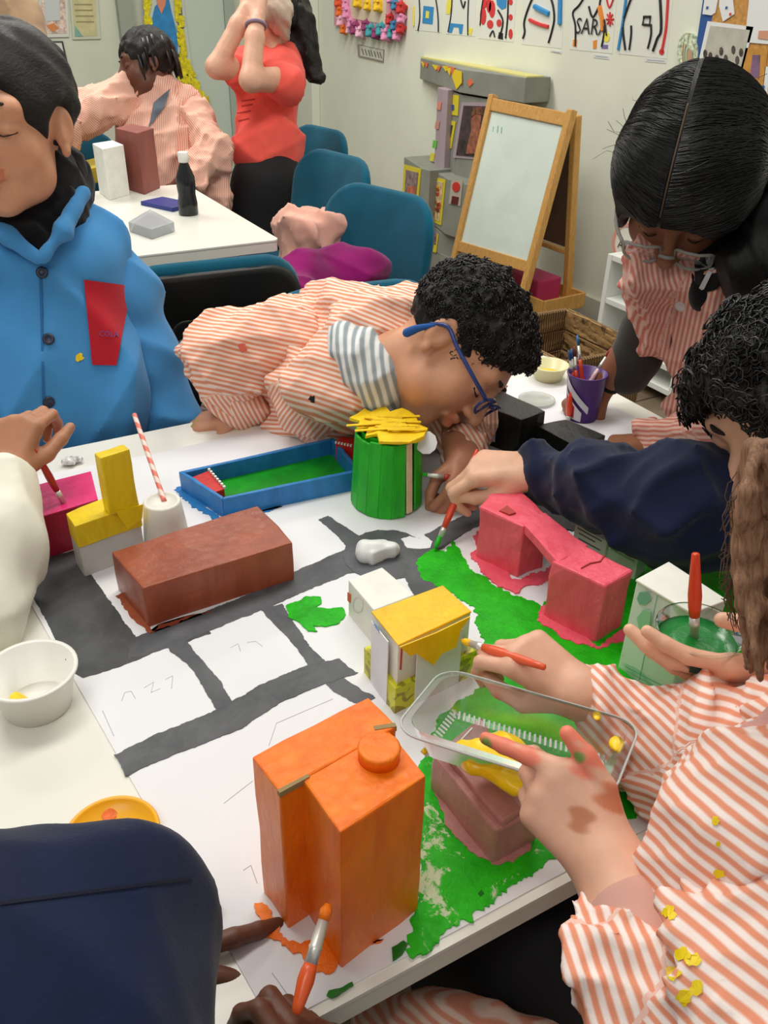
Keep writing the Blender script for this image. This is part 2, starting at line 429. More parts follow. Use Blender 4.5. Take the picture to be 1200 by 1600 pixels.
# door recess on the back wall: grey post, pale door leaf with frame
def onback(x, y, off=0): return onY(x, y, YW-off)
def wallquad(name, px, off, th, mat, parent=None, bevel=0):
    P = [onback(x, y, off) for x, y in px]; return G().slab(P, (0, -1, 0), th).obj(name, mat, parent, bevel=bevel)
a = onback(192, 100); b = onback(216, 100)
g = G().box(((a[0]+b[0])/2, YW-.03, 1.4), ((b[0]-a[0])/2, .03, 1.4)); struct(g.obj('trim_1', flat('grey_post', (158, 166, 152), .7)))
a = onback(288, 100)[0]; b = onback(352, 100)[0]
d1 = struct(G().box(((a+b)/2, YW-.025, 1.02), ((b-a)/2, .02, 1.02)).obj('door_1', flat('door_leaf', (202, 214, 203), .5), bevel=.004))
struct(G().box((b+.035, YW-.03, 1.06), (.035, .035, 1.06)).obj('trim_2', flat('door_frame', (170, 182, 168), .6), bevel=.004))
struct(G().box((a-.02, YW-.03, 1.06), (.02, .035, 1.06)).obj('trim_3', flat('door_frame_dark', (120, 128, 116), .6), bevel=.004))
# white pipe cover on the right wall by the corner
pc = onX(488, 120, XW)
tr = struct(G().box((XW-.03, pc[1], 1.4), (.03, .12, 1.4)).obj('trim_4', flat('pipe_cover', (222, 224, 208), .7), bevel=.006))

# ================================================================== MAIN TABLE
tb = thing('craft_table', 'long white laminate craft table covered with a painted model city', 'table', (0.1, .75, 0))
def rrect(x0, x1, y0, y1, r, n=5):
    out = []
    for cx, cy, a0 in ((x1-r, y1-r, 0), (x0+r, y1-r, 90), (x0+r, y0+r, 180), (x1-r, y0+r, 270)):
        for i in range(n+1): a = math.radians(a0+90*i/n); out.append((cx+r*math.cos(a), cy+r*math.sin(a)))
    return out
G().prism(rrect(-.95, 1.03, .289, 1.212, .035), T-.004, T).obj('tabletop', m_white, tb)
G().prism(rrect(-.949, 1.029, .29, 1.211, .035), T-.026, T-.004).obj('edge_band', m_tedge, tb)
for x in (-.85, .95):
    for y in (.36, 1.14): G().tube([(x, y, 0), (x, y, T-.027)], .018, 12).obj('leg', m_steel, tb, smooth=True)
for y in (.36, 1.14): G().box((.05, y, T-.05), (.88, .012, .02)).obj('apron', m_steel, tb)

# big paper sheet with painted streets and lawn
m_paper = flat('paper', (229, 230, 233), .75, var=.012, vs=5, bump=.05, bs=40)
m_road = paint('road_paint', (92, 94, 98), (64, 66, 70), .6, 18, .15)
m_road2 = paint('road_paint_dark', (78, 80, 82), (46, 48, 50), .5, 14, .25)
def lawn(name, c, c2, pale, amt):
    m, nt, b = newmat(name); co = coord(nt)
    col = ramp_(nt, noise_(nt, co, 40, 5, .65, .5), [(.3, L(c2)), (.65, L(c))])
    wh = ramp_(nt, noise_(nt, co, 26, 6, .75, .8), [(amt, (0, 0, 0, 1)), (amt+.05, (1, 1, 1, 1))])
    nt.links.new(mix_(nt, wh, col, L(pale)), b.inputs['Base Color']); b.inputs['Roughness'].default_value = .4; b.inputs['Specular IOR Level'].default_value = .22
    bump_(nt, b, noise_(nt, co, 150, 5, .7, .6), .5, .003); return m
m_lawn = lawn('lawn_paint', (34, 190, 14), (16, 154, 6), (150, 200, 120), .66)
m_lawn2 = lawn('lawn_paint_thin', (42, 192, 20), (22, 160, 10), (200, 216, 176), .535)
paper = thing('paper_sheet', 'large white paper sheet painted with grey streets and green lawn on the craft table', 'paper', (.5, .7, T))
ZP = T+.0012
pp = [onz(424, 1600)[:2]+np.array([0, .0]), np.array((.98, .296)), np.array((.99, 1.12)), onz(368, 681)[:2], onz(247, 708.5)[:2], np.array((-.005, 1.15)), onz(40, 930)[:2]]
pp[0][1] = .297
G().prism(ragged(pp, .12, .0006, 3), T+.0001, ZP).obj('sheet', m_paper, paper)
_k = [0]
def painted(px, name, mat, th=.0006, step=.004, amp=.0007, parent=None):
    _k[0] += 1; z = ZP+.00012*_k[0]
    P = ragged([onz(x, y, ZP)[:2] for x, y in px], step, amp, _k[0])
    A = sum(P[i][0]*P[(i+1) % len(P)][1]-P[(i+1) % len(P)][0]*P[i][1] for i in range(len(P)))
    if A < 0: P = P[::-1]
    return G().prism(P, ZP-.0003, z+th*.2).obj(name, mat, parent or paper)
painted([(22, 890), (60, 870), (118, 860), (130, 880), (165, 930), (212, 995), (300, 966), (330, 990), (240, 1020), (180, 1045), (130, 1060), (112, 1050), (80, 985), (50, 930)], 'road', m_road2)
painted([(205, 997), (300, 965), (385, 930), (460, 893), (540, 858), (575, 846), (625, 850), (620, 884), (545, 897), (470, 927), (410, 954), (330, 985), (250, 1018), (200, 1030)], 'road', m_road)
painted([(497, 812), (513, 806), (540, 824), (568, 843), (545, 856), (525, 836)], 'road', m_road)
painted([(408, 954), (440, 944), (490, 1018), (545, 1066), (585, 1090), (566, 1104), (520, 1080), (486, 1042), (452, 1000)], 'road', m_road)
painted([(262, 1012), (290, 1000), (318, 1035), (345, 1065), (366, 1102), (340, 1112), (302, 1048)], 'road', m_road)
painted([(178, 1180), (240, 1150), (330, 1114), (420, 1064), (480, 1040), (530, 1030), (560, 1052), (500, 1072), (445, 1094), (375, 1140), (280, 1176), (198, 1212)], 'road', m_road)
el = [(602+66*math.cos(a*PI/9), 868+40*math.sin(a*PI/9)) for a in range(18)]
painted(el, 'road', m_road)
painted([(622, 884), (655, 868), (672, 905), (700, 935), (650, 935)], 'road', m_road)
painted([(640, 850), (690, 822), (756, 792), (790, 785), (800, 800), (740, 825), (690, 858), (652, 872)], 'road', m_road)
painted([(646, 882), (676, 858), (696, 864), (706, 846), (720, 862), (735, 890), (775, 915), (850, 950), (880, 900), (960, 880), (1010, 868), (1075, 852), (1150, 858), (1230, 880), (1260, 1000), (1200, 1110), (1090, 1190),
         (1010, 1260), (930, 1310), (870, 1345), (800, 1385), (740, 1420), (700, 1450), (660, 1492), (640, 1470), (650, 1420), (655, 1330), (650, 1220), (690, 1120), (760, 1060), (752, 1000), (738, 950), (700, 925), (660, 905)], 'lawn', m_lawn, amp=.0022)
painted([(668, 1250), (700, 1300), (745, 1355), (800, 1350), (850, 1330), (820, 1370), (740, 1425), (705, 1445), (672, 1490), (636, 1485), (650, 1440), (655, 1360)], 'lawn', m_lawn2, amp=.003)
painted([(446, 948), (470, 938), (478, 932), (500, 934), (502, 944), (492, 950), (510, 952), (535, 950), (541, 962), (530, 975), (510, 980), (488, 978), (496, 988), (480, 988), (470, 975), (452, 965)], 'grass_patch', m_lawn, amp=.0008)
m_green = paint('green_paint_drop', (12, 120, 20), (6, 92, 14), .2, 60, .2)
for px in ([(612, 1482), (630, 1472), (636, 1476), (628, 1492), (614, 1503)], [(514, 1550), (524, 1546), (535, 1543), (550, 1536), (552, 1540), (540, 1547), (528, 1556), (518, 1560), (511, 1557)], [(746, 1398), (752, 1392), (756, 1398), (750, 1403)]):
    painted(px, 'paint_drop', m_green, amp=.0003)
m_pencil = flat('pencil', (196, 198, 204), .8)
for ln in ([(190, 1095), (195, 1082), (205, 1080), (212, 1092)], [(225, 1075), (240, 1066), (236, 1082), (250, 1076)], [(258, 1062), (270, 1056), (268, 1076)], [(360, 1012), (372, 1006), (376, 1018)], [(386, 1004), (400, 1002), (410, 1010)], [(160, 1110), (178, 1150)],
           [(420, 1165), (432, 1130), (520, 1092)], [(350, 1255), (395, 1220)], [(380, 1360), (392, 1352), (402, 1380)], [(425, 1520), (475, 1590)]):
    G().tube([onz(x, y, ZP+.0001) for x, y in ln], .0004, 4).obj('pencil_line', m_pencil, paper)

# ================================================================== MODEL BUILDINGS
def topbox(g, px, zt, z0=T, m=0, shift=(0, 0)):
    P = [onz(x, y, zt)[:2] for x, y in px]
    A = sum(P[i][0]*P[(i+1) % len(P)][1]-P[(i+1) % len(P)][0]*P[i][1] for i in range(len(P)))
    if A < 0: P = P[::-1]
    return g.prism(P, z0, zt, m, shift)
def splash(px, z, name, mat, parent, seed=1, amp=.002):
    P = ragged([onz(x, y, z)[:2] for x, y in px], .004, amp, seed)
    A = sum(P[i][0]*P[(i+1) % len(P)][1]-P[(i+1) % len(P)][0]*P[i][1] for i in range(len(P)))
    if A < 0: P = P[::-1]
    return G().prism(P, ZP-.0004, z).obj(name, mat, parent)
# orange block of flats
m_or = paint('orange_paint', (250, 128, 14), (234, 100, 6), .34, 40, .55)
m_or2 = paint('orange_side_paint', (214, 92, 26), (190, 70, 16), .42, 30, .4)
m_card = flat('raw_card', (150, 128, 84), .8)
Pn = onz(435, 1452); zo = zat(Pn, 1238)
ob = thing('orange_model_building', 'tall orange painted cardboard tower block with a round cap on its roof', 'model building', onz(510, 1420))
topbox(G(), [(393, 1182), (576, 1087), (619, 1135), (437, 1238)], zo).obj('slab', m_or, ob, bevel=.0015, sub=3, wob=.0016)
topbox(G(), [(470, 1213), (607, 1140), (668, 1211), (531, 1302)], zo-.001).obj('block', m_or, ob, bevel=.0018, sub=3, wob=.0016)
cc = onz(592, 1182, zo)
g = G().lathe(cc, [(.0, -.001), (.0145, -.001), (.0142, .006), (.0148, .0085), (.0135, .0100), (.011, .0094), (.0, .0094)], 28); g.obj('cap', m_or, ob, smooth=True)
gg = G(); topbox(gg, [(433, 1234), (437, 1239), (484, 1213), (481, 1209)], zo+.0006, zo-.004); gg.obj('card_edge', m_card, ob)
gg = G(); topbox(gg, [(586, 1140), (620, 1135), (617, 1129), (584, 1134)], zo+.0006, zo-.004); gg.obj('card_edge', m_card, ob)
splash([(398, 1410), (420, 1420), (436, 1455), (445, 1470), (470, 1470), (535, 1465), (600, 1470), (560, 1475), (530, 1500), (515, 1520), (490, 1515), (470, 1490), (445, 1478), (425, 1462), (402, 1452)], ZP+.0016, 'paint_splash', m_or, ob, 4)
# brown box
m_br = paint('brown_paint', (158, 80, 52), (132, 60, 38), .3, 30, .45)
Pn = onz(232, 981); zb = zat(Pn, 919)
bb = thing('brown_model_building', 'long low reddish brown painted box building beside the grey street', 'model building', onz(320, 930))
topbox(G(), [(173, 862), (403, 789), (458, 847), (223, 919)], zb).obj('body', m_br, bb, bevel=.002, sub=4, wob=.0022, wsc=22)
splash([(180, 930), (200, 925), (240, 985), (330, 955), (300, 962), (250, 975), (235, 990), (215, 975), (190, 945)], ZP+.0012, 'paint_splash', m_br, bb, 5, .0016)
# pink bridge building
m_pk = paint('pink_paint', (244, 98, 116), (228, 72, 94), .36, 40, .6)
m_pkd = paint('pink_red_paint', (176, 58, 50), (150, 44, 40), .5, 30, .4)
z1 = zat(onz(807, 904), 822); z2 = zat(onz(932, 1006), 916)
pb = thing('pink_model_building', 'coral pink painted gateway building of two blocks joined by a bridge', 'model building', onz(850, 920))
topbox(G(), [(750, 792), (766, 771), (815, 768), (858, 806), (818, 823)], z1).obj('block', m_pk, pb, bevel=.002, sub=3, wob=.003, wsc=40)
topbox(G(), [(861, 876), (905, 848), (988, 892), (946, 916)], z2).obj('block', m_pk, pb, bevel=.002, sub=3, wob=.0022, wsc=40)
a = [onz(x, y, z1) for x, y in ((812, 812), (852, 800))]; b = [onz(x, y, z2) for x, y in ((918, 852), (872, 878))]
G().slab([a[0], a[1], b[0], b[1]], (0, 0, -1), .012).obj('bridge', m_pk, pb, bevel=.0015, sub=3, wob=.002, wsc=50)
cr = [onz(x, y, z1+.0008) for x, y in ((780, 800), (792, 792), (806, 803), (796, 806))]; G().slab(cr, (0, 0, 1), .0022).obj('torn_flap', m_pkd, pb)
g = G().tube([onz(x, y, z2+.0006) for x, y in ((908, 888), (922, 880), (938, 877), (945, 868))], .0009, 5); g.obj('crack', m_pkd, pb)
splash([(742, 838), (755, 830), (800, 905), (850, 890), (868, 878), (862, 905), (840, 912), (805, 925), (775, 915), (738, 872)], ZP+.0022, 'paint_splash', m_pk, pb, 6, .0025)
splash([(845, 950), (855, 940), (935, 1010), (985, 975), (982, 1000), (935, 1015), (880, 998), (838, 970)], ZP+.0022, 'paint_splash', m_pk, pb, 7, .002)
# white carton with green print
def carton_mat(name, base, prt, amt, scale):
    m, nt, b = newmat(name); co = coord(nt)
    f = ramp_(nt, noise_(nt, co, scale, 2, .4, 1.2), [(amt, (0, 0, 0, 1)), (amt+.06, (1, 1, 1, 1))])
    nt.links.new(mix_(nt, f, L(base), L(prt)), b.inputs['Base Color']); b.inputs['Roughness'].default_value = .4; return m
m_ctn = carton_mat('carton_print', (222, 230, 220), (176, 214, 180), .55, 28)
m_cw = flat('carton_white', (232, 231, 222), .55, var=.03, vs=30)
z3 = zat(onz(1054, 1102), 957)
ct = thing('white_carton', 'tall white drink carton with pale green print standing on the green lawn', 'carton', onz(1060, 1060))
topbox(G(), [(995, 905), (1045, 878), (1136, 937), (1082, 957)], z3-.0015).obj('body', m_ctn, ct, bevel=.0015)
topbox(G(), [(993, 905), (1045, 877), (1137, 937), (1082, 958)], z3, z3-.003).obj('top', m_cw, ct, bevel=.001)
Nf = nrm(np.cross(onz(1082, 957, z3)-onz(995, 905, z3), A3(0, 0, 1))); P0 = onz(995, 905, z3)
Nf = Nf if np.dot(Nf, CAM-P0) > 0 else -Nf
m_leaf = flat('leaf_print', (150, 206, 160), .5); m_leaf2 = flat('leaf_print_dark', (120, 176, 150), .5)
def face_poly(name, px, P, Nn, mat, parent, th=.0008, off=.0002):
    return G().slab([onpl(x, y, P, Nn)+Nn*off for x, y in px], Nn, th).obj(name, mat, parent)
face_poly('print', [(996, 965), (1006, 952), (1018, 955), (1016, 975), (1004, 1000), (994, 1005), (1000, 985)], P0, Nf, m_leaf, ct)
face_poly('print', [(996, 935), (1000, 925), (1012, 924), (1018, 936), (1010, 944), (1000, 944)], P0, Nf, m_leaf2, ct)
for k in range(4):
    y0 = 1040+k*7; face_poly('print', [(978+k, y0), (1046, y0+36), (1046, y0+37.5), (978+k, y0+1.5)], P0, Nf, m_leaf2, ct, th=.0004)
face_poly('print', [(1027, 930), (1028, 931), (1000, 1062), (999, 1061)], P0, Nf, m_leaf2, ct, th=.0004)
# yellow topped carton
m_yl = paint('yellow_paint', (250, 200, 14), (238, 176, 8), .35, 30, .4)
m_yg = carton_mat('yellow_print', (206, 206, 40), (150, 142, 30), .52, 70)
z4 = zat(onz(621, 1110), 1006)
yc = thing('yellow_roof_carton', 'milk carton house with wet yellow painted roof beside the grey street', 'model building', onz(650, 1060))
topbox(G(), [(581, 956), (692, 915), (736, 956), (622, 1007)], z4-.002).obj('body', m_cw, yc, bevel=.0012)
topbox(G(), [(580, 955), (692, 914), (737, 955), (622, 1008)], z4, z4-.0025).obj('roof', m_yl, yc, bevel=.001, sub=2, wob=.0008)
zl = T+(z4-T)*.40
Pa, Pb_, Pc, Pd = [onz(x, y, z4) for x, y in ((581, 956), (692, 915), (736, 956), (622, 1007))]
eX = nrm(Pc-Pd); eY = nrm(Pa-Pd); o8 = .0035
q = [Pd-eX*o8-eY*o8, Pc+eX*.012-eY*o8, Pb_+eX*.012+eY*.006, Pa-eX*o8+eY*.010]
G().prism([v[:2] for v in q], T, zl).obj('base_wrap', m_yg, yc, bevel=.001)
wv = np.linalg.norm(Pa-Pd)
q2 = [Pd-eX*.0046+eY*wv*.22, Pd-eX*.0036+eY*wv*.22, Pd-eX*.0036+eY*wv*.86, Pd-eX*.0046+eY*wv*.86]
G().prism([v[:2] for v in q2], T, z4-.004).obj('paper_strip', m_paper, yc)
q3 = [Pd-eY*.0046+eX*.020, Pc-eY*.0046-eX*.012, Pc-eY*.0036-eX*.012, Pd-eY*.0036+eX*.020]
G().prism([v[:2] for v in q3], T, z4-.012).obj('paper_strip', m_paper, yc)
Nf2 = -eY; P0b = Pd-eY*.0048
face_poly('wet_paint', [(624, 1010), (680, 988), (734, 962), (718, 985), (712, 1010), (690, 1020), (676, 1038), (664, 1030), (650, 1020), (640, 1024)], P0b, Nf2, m_yl, yc, .0012)
m_redline = flat('red_print', (190, 60, 70), .6); m_bluep = flat('blue_print', (120, 160, 210), .6)
face_poly('print', [(626, 1012), (629, 1011), (627, 1046), (624, 1046)], P0b, Nf2, m_redline, yc, .0005)
for k in range(3): face_poly('print', [(583+2*k, 970+4*k), (592+k, 980+4*k), (592+k, 981.5+4*k), (583+2*k, 971.5+4*k)], Pd-eX*.001, -eX, m_bluep, yc, .0004)
# white lying carton behind it
z5 = zat(onz(548, 962), 907)
wc = thing('small_white_carton', 'plain white carton lying right behind the yellow roofed carton', 'carton', onz(590, 960))
topbox(G(), [(544, 906), (597, 886), (648, 929), (584, 953)], z5).obj('body', m_cw, wc, bevel=.0012)
P0c = onz(544, 906, z5); Nc = nrm(np.cross(onz(584, 953, z5)-P0c, A3(0, 0, 1))); Nc = Nc if np.dot(Nc, CAM-P0c) > 0 else -Nc
face_poly('print', [(544, 925), (549, 929), (548, 942), (544, 938)], P0c, Nc, flat('orange_print', (206, 90, 60), .6), wc)
cx_ = [(560+8*math.cos(t*PI/8), 945+12*math.sin(t*PI/8)) for t in range(16)]
gg = G().tube([onpl(x, y, P0c, Nc)+Nc*.0004 for x, y in cx_], .0005, 4, closed=True); gg.obj('print', flat('grey_print', (196, 190, 190), .6), wc)
# mauve box under the tray
m_mv = paint('mauve_paint', (186, 132, 126), (166, 112, 106), .45, 40, .5)
z6 = zat(onz(770, 1336), 1297)+.012
mv = thing('mauve_model_building', 'dusty mauve painted box lying under the clear plastic tray', 'model building', onz(760, 1280))
topbox(G(), [(676, 1180), (752, 1122), (846, 1262), (776, 1298)], z6).obj('body', m_mv, mv, bevel=.002, sub=3, wob=.002, wsc=40)
topbox(G(), [(690, 1170), (730, 1140), (815, 1265), (785, 1283)], z6+.007, z6-.002).obj('roof_ridge', m_mv, mv, bevel=.002, sub=2, wob=.0015, wsc=40)
splash([(678, 1228), (690, 1216), (735, 1285), (775, 1335), (830, 1310), (828, 1328), (800, 1345), (768, 1354), (735, 1330), (700, 1290)], ZP+.0022, 'paint_splash', m_mv, mv, 9, .0015)
# green tower with yellow roof
m_gt = paint('tower_green', (30, 184, 30), (16, 148, 18), .4, 50, .6)
m_stick = flat('raw_wood_stick', (222, 196, 158), .6, var=.06, vs=60)
m_yr = paint('roof_yellow', (250, 212, 10), (236, 186, 8), .4, 60, .5)
cb = onz(603, 812)[:2] + _fh[:2]*.047; cb = A3(cb[0], cb[1], T); hz = zat(cb, 668)-T
tw = thing('green_model_tower', 'green painted stick tower with a ragged yellow roof', 'model building', cb)
g = G().lathe(cb, [(.038, .001), (.035, hz)], 24); g.obj('core', m_gt, tw, smooth=True)
camd = math.atan2(-cb[1], -cb[0])
for i in range(17):
    a = 2*PI*i/17+.1; da = (a-camd+PI) % (2*PI)-PI
    r0, r1 = .0465+random.uniform(-.001, .001), .041
    tx = A3(-math.sin(a), math.cos(a), 0); rd = A3(math.cos(a), math.sin(a), 0)
    b0 = cb+rd*r0+A3(0, 0, .001+random.uniform(0, .004)); b1 = cb+rd*r1+A3(0, 0, hz-random.uniform(0, .006))
    raw = 0.62 < da < .95; b1 = b1+tx*random.uniform(-.003, .003); b0 = b0+rd*random.uniform(-.0012, .0016)
    G().bar(b0, b1, .0036, .0178 if not raw else .010, up=tx).obj('stick', m_stick if raw else m_gt, tw, bevel=.0012, seg=1, sub=2, wob=.0009, wsc=60)
zr = T+hz
rp = [(545, 655), (562, 660), (556, 672), (575, 670), (570, 684), (590, 680), (592, 692), (612, 693), (640, 693), (662, 684), (668, 672), (652, 660), (648, 648), (628, 640), (610, 645), (602, 636), (580, 645), (570, 641)]
rp = [(x, y-3) for x, y in rp]
P = [onz(x, y, zr+.004)[:2] for x, y in rp]; A = sum(P[i][0]*P[(i+1) % len(P)][1]-P[(i+1) % len(P)][0]*P[i][1] for i in range(len(P)))
G().prism(P if A > 0 else P[::-1], zr-.001, zr+.004).obj('roof', m_yr, tw, bevel=.001, sub=1, wob=.003, wsc=60)
for i in range(22):
    a = random.uniform(0, 2*PI); c = cb+A3(math.cos(a), math.sin(a), 0)*random.uniform(.004, .030); ll = random.uniform(.016, .026); b_ = math.radians(152)+random.uniform(-.16, .16)
    v = A3(math.cos(b_), math.sin(b_), random.uniform(-.06, .06))*ll
    G().bar(c+A3(0, 0, hz+.0065)-v, c+A3(0, 0, hz+.0065)+v, .0045, .0018).obj('roof_stick', m_yr, tw, bevel=.0006, seg=1)
dd = onz(666, 692, zr-.012); Nn = cv(.2, .35, 1)
G().slab([dd+(RT*math.cos(t*PI/5)*.014+UP*math.sin(t*PI/5)*.015) for t in range(10)], Nn, .0012).obj('paper_petal', m_paper, tw)
# stadium
m_bl = paint('stadium_blue', (44, 128, 196), (30, 104, 170), .45, 40, .4)
m_pitch = paint('pitch_green', (22, 156, 22), (10, 120, 14), .4, 25, .3)
m_red = paint('goal_red', (206, 40, 34), (176, 28, 26), .4, 60, .3)
Ps = onz(347, 810); zs = zat(Ps, 779)
stn = thing('stadium_model', 'blue walled stadium box with green pitch and red goals', 'model building', onz(420, 760))
top = [onz(x, y, zs) for x, y in ((279, 737), (347, 780), (565, 735), (521, 683))]
def inset(P, k):
    c = sum(P)/len(P); n = len(P); out = []
    for i in range(n):
        a = nrm(P[i]-P[i-1]); b = nrm(P[(i+1) % n]-P[i]); out.append(P[i]+(-a+b)*k)
    return out
inn = inset(top, .006)
for i in range(4):
    j = (i+1) % 4; q = [top[i], top[j], inn[j], inn[i]]; A = sum(q[k][0]*q[(k+1) % 4][1]-q[(k+1) % 4][0]*q[k][1] for k in range(4))
    G().prism([v[:2] for v in (q if A > 0 else q[::-1])], T, zs).obj('wall_panel', m_bl, stn, bevel=.0012, sub=3, wob=.0012, wsc=50)
A = sum(inn[k][0]*inn[(k+1) % 4][1]-inn[(k+1) % 4][0]*inn[k][1] for k in range(4))
G().prism([v[:2] for v in (inn if A > 0 else inn[::-1])], ZP, T+.006).obj('pitch', m_pitch, stn)
def goal(px, z0, z1):
    g = G(); topbox(g, px, z1, z0); o = g.obj('goal', m_red, stn, bevel=.001); return o
go = goal([(298, 746), (326, 735), (351, 764), (334, 769)], T+.006, zs-.002)
m_wst = flat('white_stripe', (236, 232, 226), .6)
a_ = onz(326, 733, zs+.0002); b_ = onz(353, 764, zs+.0002); up_ = A3(0, 0, .0022)
for k in range(8):
    p = a_+(b_-a_)*k/8; q = a_+(b_-a_)*(k+.5)/8; G().bar(p, q, .003, .003).obj('stripe', m_wst, go)
go2 = goal([(524, 691), (533, 681), (556, 684), (552, 697)], T+.006, zs+.006)
a_ = onz(524, 691, zs+.006); b_ = onz(552, 697, zs+.006)
for k in range(6):
    p = a_+(b_-a_)*k/6; q = a_+(b_-a_)*(k+.5)/6; G().bar(p, q, .003, .003).obj('stripe', m_wst, go2)
splash([(272, 765), (282, 760), (350, 812), (440, 790), (360, 818), (345, 816), (300, 790)], ZP+.0012, 'paint_splash', m_bl, stn, 12, .002)
# magenta box
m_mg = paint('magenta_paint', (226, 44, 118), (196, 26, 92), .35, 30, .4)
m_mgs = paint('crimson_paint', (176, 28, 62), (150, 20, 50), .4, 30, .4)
z7 = zat(onz(52, 873), 808)
mg = thing('magenta_model_building', 'magenta pink painted box building by the left edge', 'model building', onz(90, 830))
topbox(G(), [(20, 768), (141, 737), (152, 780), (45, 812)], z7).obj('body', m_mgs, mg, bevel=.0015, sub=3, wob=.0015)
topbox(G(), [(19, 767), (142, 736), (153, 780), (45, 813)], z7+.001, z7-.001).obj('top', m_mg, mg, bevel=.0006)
splash([(40, 862), (120, 840), (125, 846), (100, 857), (60, 870), (40, 874)], ZP+.0014, 'paint_splash', m_mgs, mg, 14, .0012)
# yellow L-shaped building
m_ye = paint('lemon_paint', (238, 208, 14), (214, 180, 8), .38, 35, .4)
m_lgc = flat('silver_card', (196, 197, 192), .45, var=.05, vs=15)
z8 = zat(onz(136, 902), 821)
yb = thing('yellow_model_building', 'lemon yellow painted carton building with an upright slab on top', 'model building', onz(170, 880))
gb = G(); topbox(gb, [(103, 802), (186, 768), (216, 788), (117, 822)], z8-.0005); gb.V = [(v[0], v[1], min(v[2], z8-.004)) for v in gb.V]; gb.obj('base', m_lgc, yb, bevel=.0012)
topbox(G(), [(102.2, 802), (187.5, 766.5), (217.5, 788), (116.2, 822.5)], z8, T+(z8-T)*.58).obj('roof', m_ye, yb, bevel=.0015, sub=3, wob=.0016)
q0 = onz(172, 806, z8); z9 = zat(q0, 716); vq = onz(217, 790, z8)-q0; bq = A3(-vq[1], vq[0], 0); bq = nrm(bq)*.017; bq = bq if np.dot(bq, _fh) > 0 else -bq
G().prism([(q0)[:2], (q0+vq)[:2], (q0+vq+bq)[:2], (q0+bq)[:2]], z8-.001, z9).obj('upright_slab', m_ye, yb, bevel=.002, sub=3, wob=.0018)
G().slab([q0+vq*.2+A3(0, 0, .003)-bq*.05, q0+vq*1.12+A3(0, 0, .001)-bq*.05, q0+vq*1.0+A3(0, 0, -.016)-bq*.15, q0+vq*.45+A3(0, 0, -.024)-bq*.15], -bq, .0015).obj('flap', m_ye, yb)
# white cup with a straw
cpb = onz(262, 850); zc = zat(cpb, 782)-T
cu_ = thing('white_paper_cup', 'upturned white paper cup behind the brown box', 'cup', cpb)
G().lathe(cpb, [(.0, .0), (.029, 0), (.0225, zc-.002), (.021, zc), (.0185, zc), (.018, zc-.002), (0, zc-.002)], 32).obj('body', m_cw, cu_, smooth=True)
m_straw = None
def spiral_mat():
    m, nt, b = newmat('straw_stripe'); a = N_(nt, 'ShaderNodeAttribute', attribute_name='st')
    s = N_(nt, 'ShaderNodeMath', operation='SINE'); nt.links.new(a.outputs['Fac'], s.inputs[0])
    mr = N_(nt, 'ShaderNodeMapRange'); mr.inputs['From Min'].default_value = -.3; mr.inputs['From Max'].default_value = .3; nt.links.new(s.outputs[0], mr.inputs['Value'])
    nt.links.new(mix_(nt, mr.outputs[0], L((238, 214, 204)), L((226, 122, 106))), b.inputs['Base Color']); b.inputs['Roughness'].default_value = .5; return m
p0 = cpb+A3(.003, .0, zc-.002); p1 = at(210, 648, 1.15)
g = G().tube([p0+(p1-p0)*t for t in np.linspace(0, 1, 40)], .0032, 12)
st = np.array([(i//12)*1.15+(i % 12)*2*PI/12 for i in range(len(g.V))])
tag(mk('drinking_straw', g.V, g.F, spiral_mat(), None, True, attrs={'st': st}), 'pink and white striped paper straw standing up from the white cup', 'straw')
# crumpled tub, scraps
m_tub = flat('tub_white', (226, 228, 226), .4, var=.03)
c_ = onz(592, 872); s_ = S().cone(c_+A3(-.014, .004, .011), c_+A3(.014, -.002, .010), .014, .011, .004).box(c_+A3(0, 0, .010), (.017, .012, .010), rr=.003, k=.004)
V, F = s_.mesh(.0015, lumps(.0018, 160, 3)); tag(mk('yogurt_tub', V, F, m_tub, None, True), 'small crushed white tub lying on the roundabout', 'tub')
P = [onz(x, y, T+.003)[:2] for x, y in ((626, 842), (640, 838), (655, 842), (662, 836), (676, 846), (672, 856), (650, 858), (636, 856))]
A = sum(P[i][0]*P[(i+1) % len(P)][1]-P[(i+1) % len(P)][0]*P[i][1] for i in range(len(P)))
tag(G().prism(ragged(P if A > 0 else P[::-1], .003, .0006), T+.0018, T+.0034).obj('paper_scrap', m_paper, None), 'torn white paper scrap beside the roundabout', 'paper scrap')
c_ = onz(112, 726); s_ = S().ell(c_+A3(0, 0, .006), (.014, .009, .006)); V, F = s_.mesh(.0012, lumps(.003, 260, 5))
tag(mk('crumpled_wrapper', V, F, flat('wrapper', (204, 202, 190), .5, var=.35, vs=160), None, True), 'crumpled grey and white wrapper near the blue smock', 'wrapper')
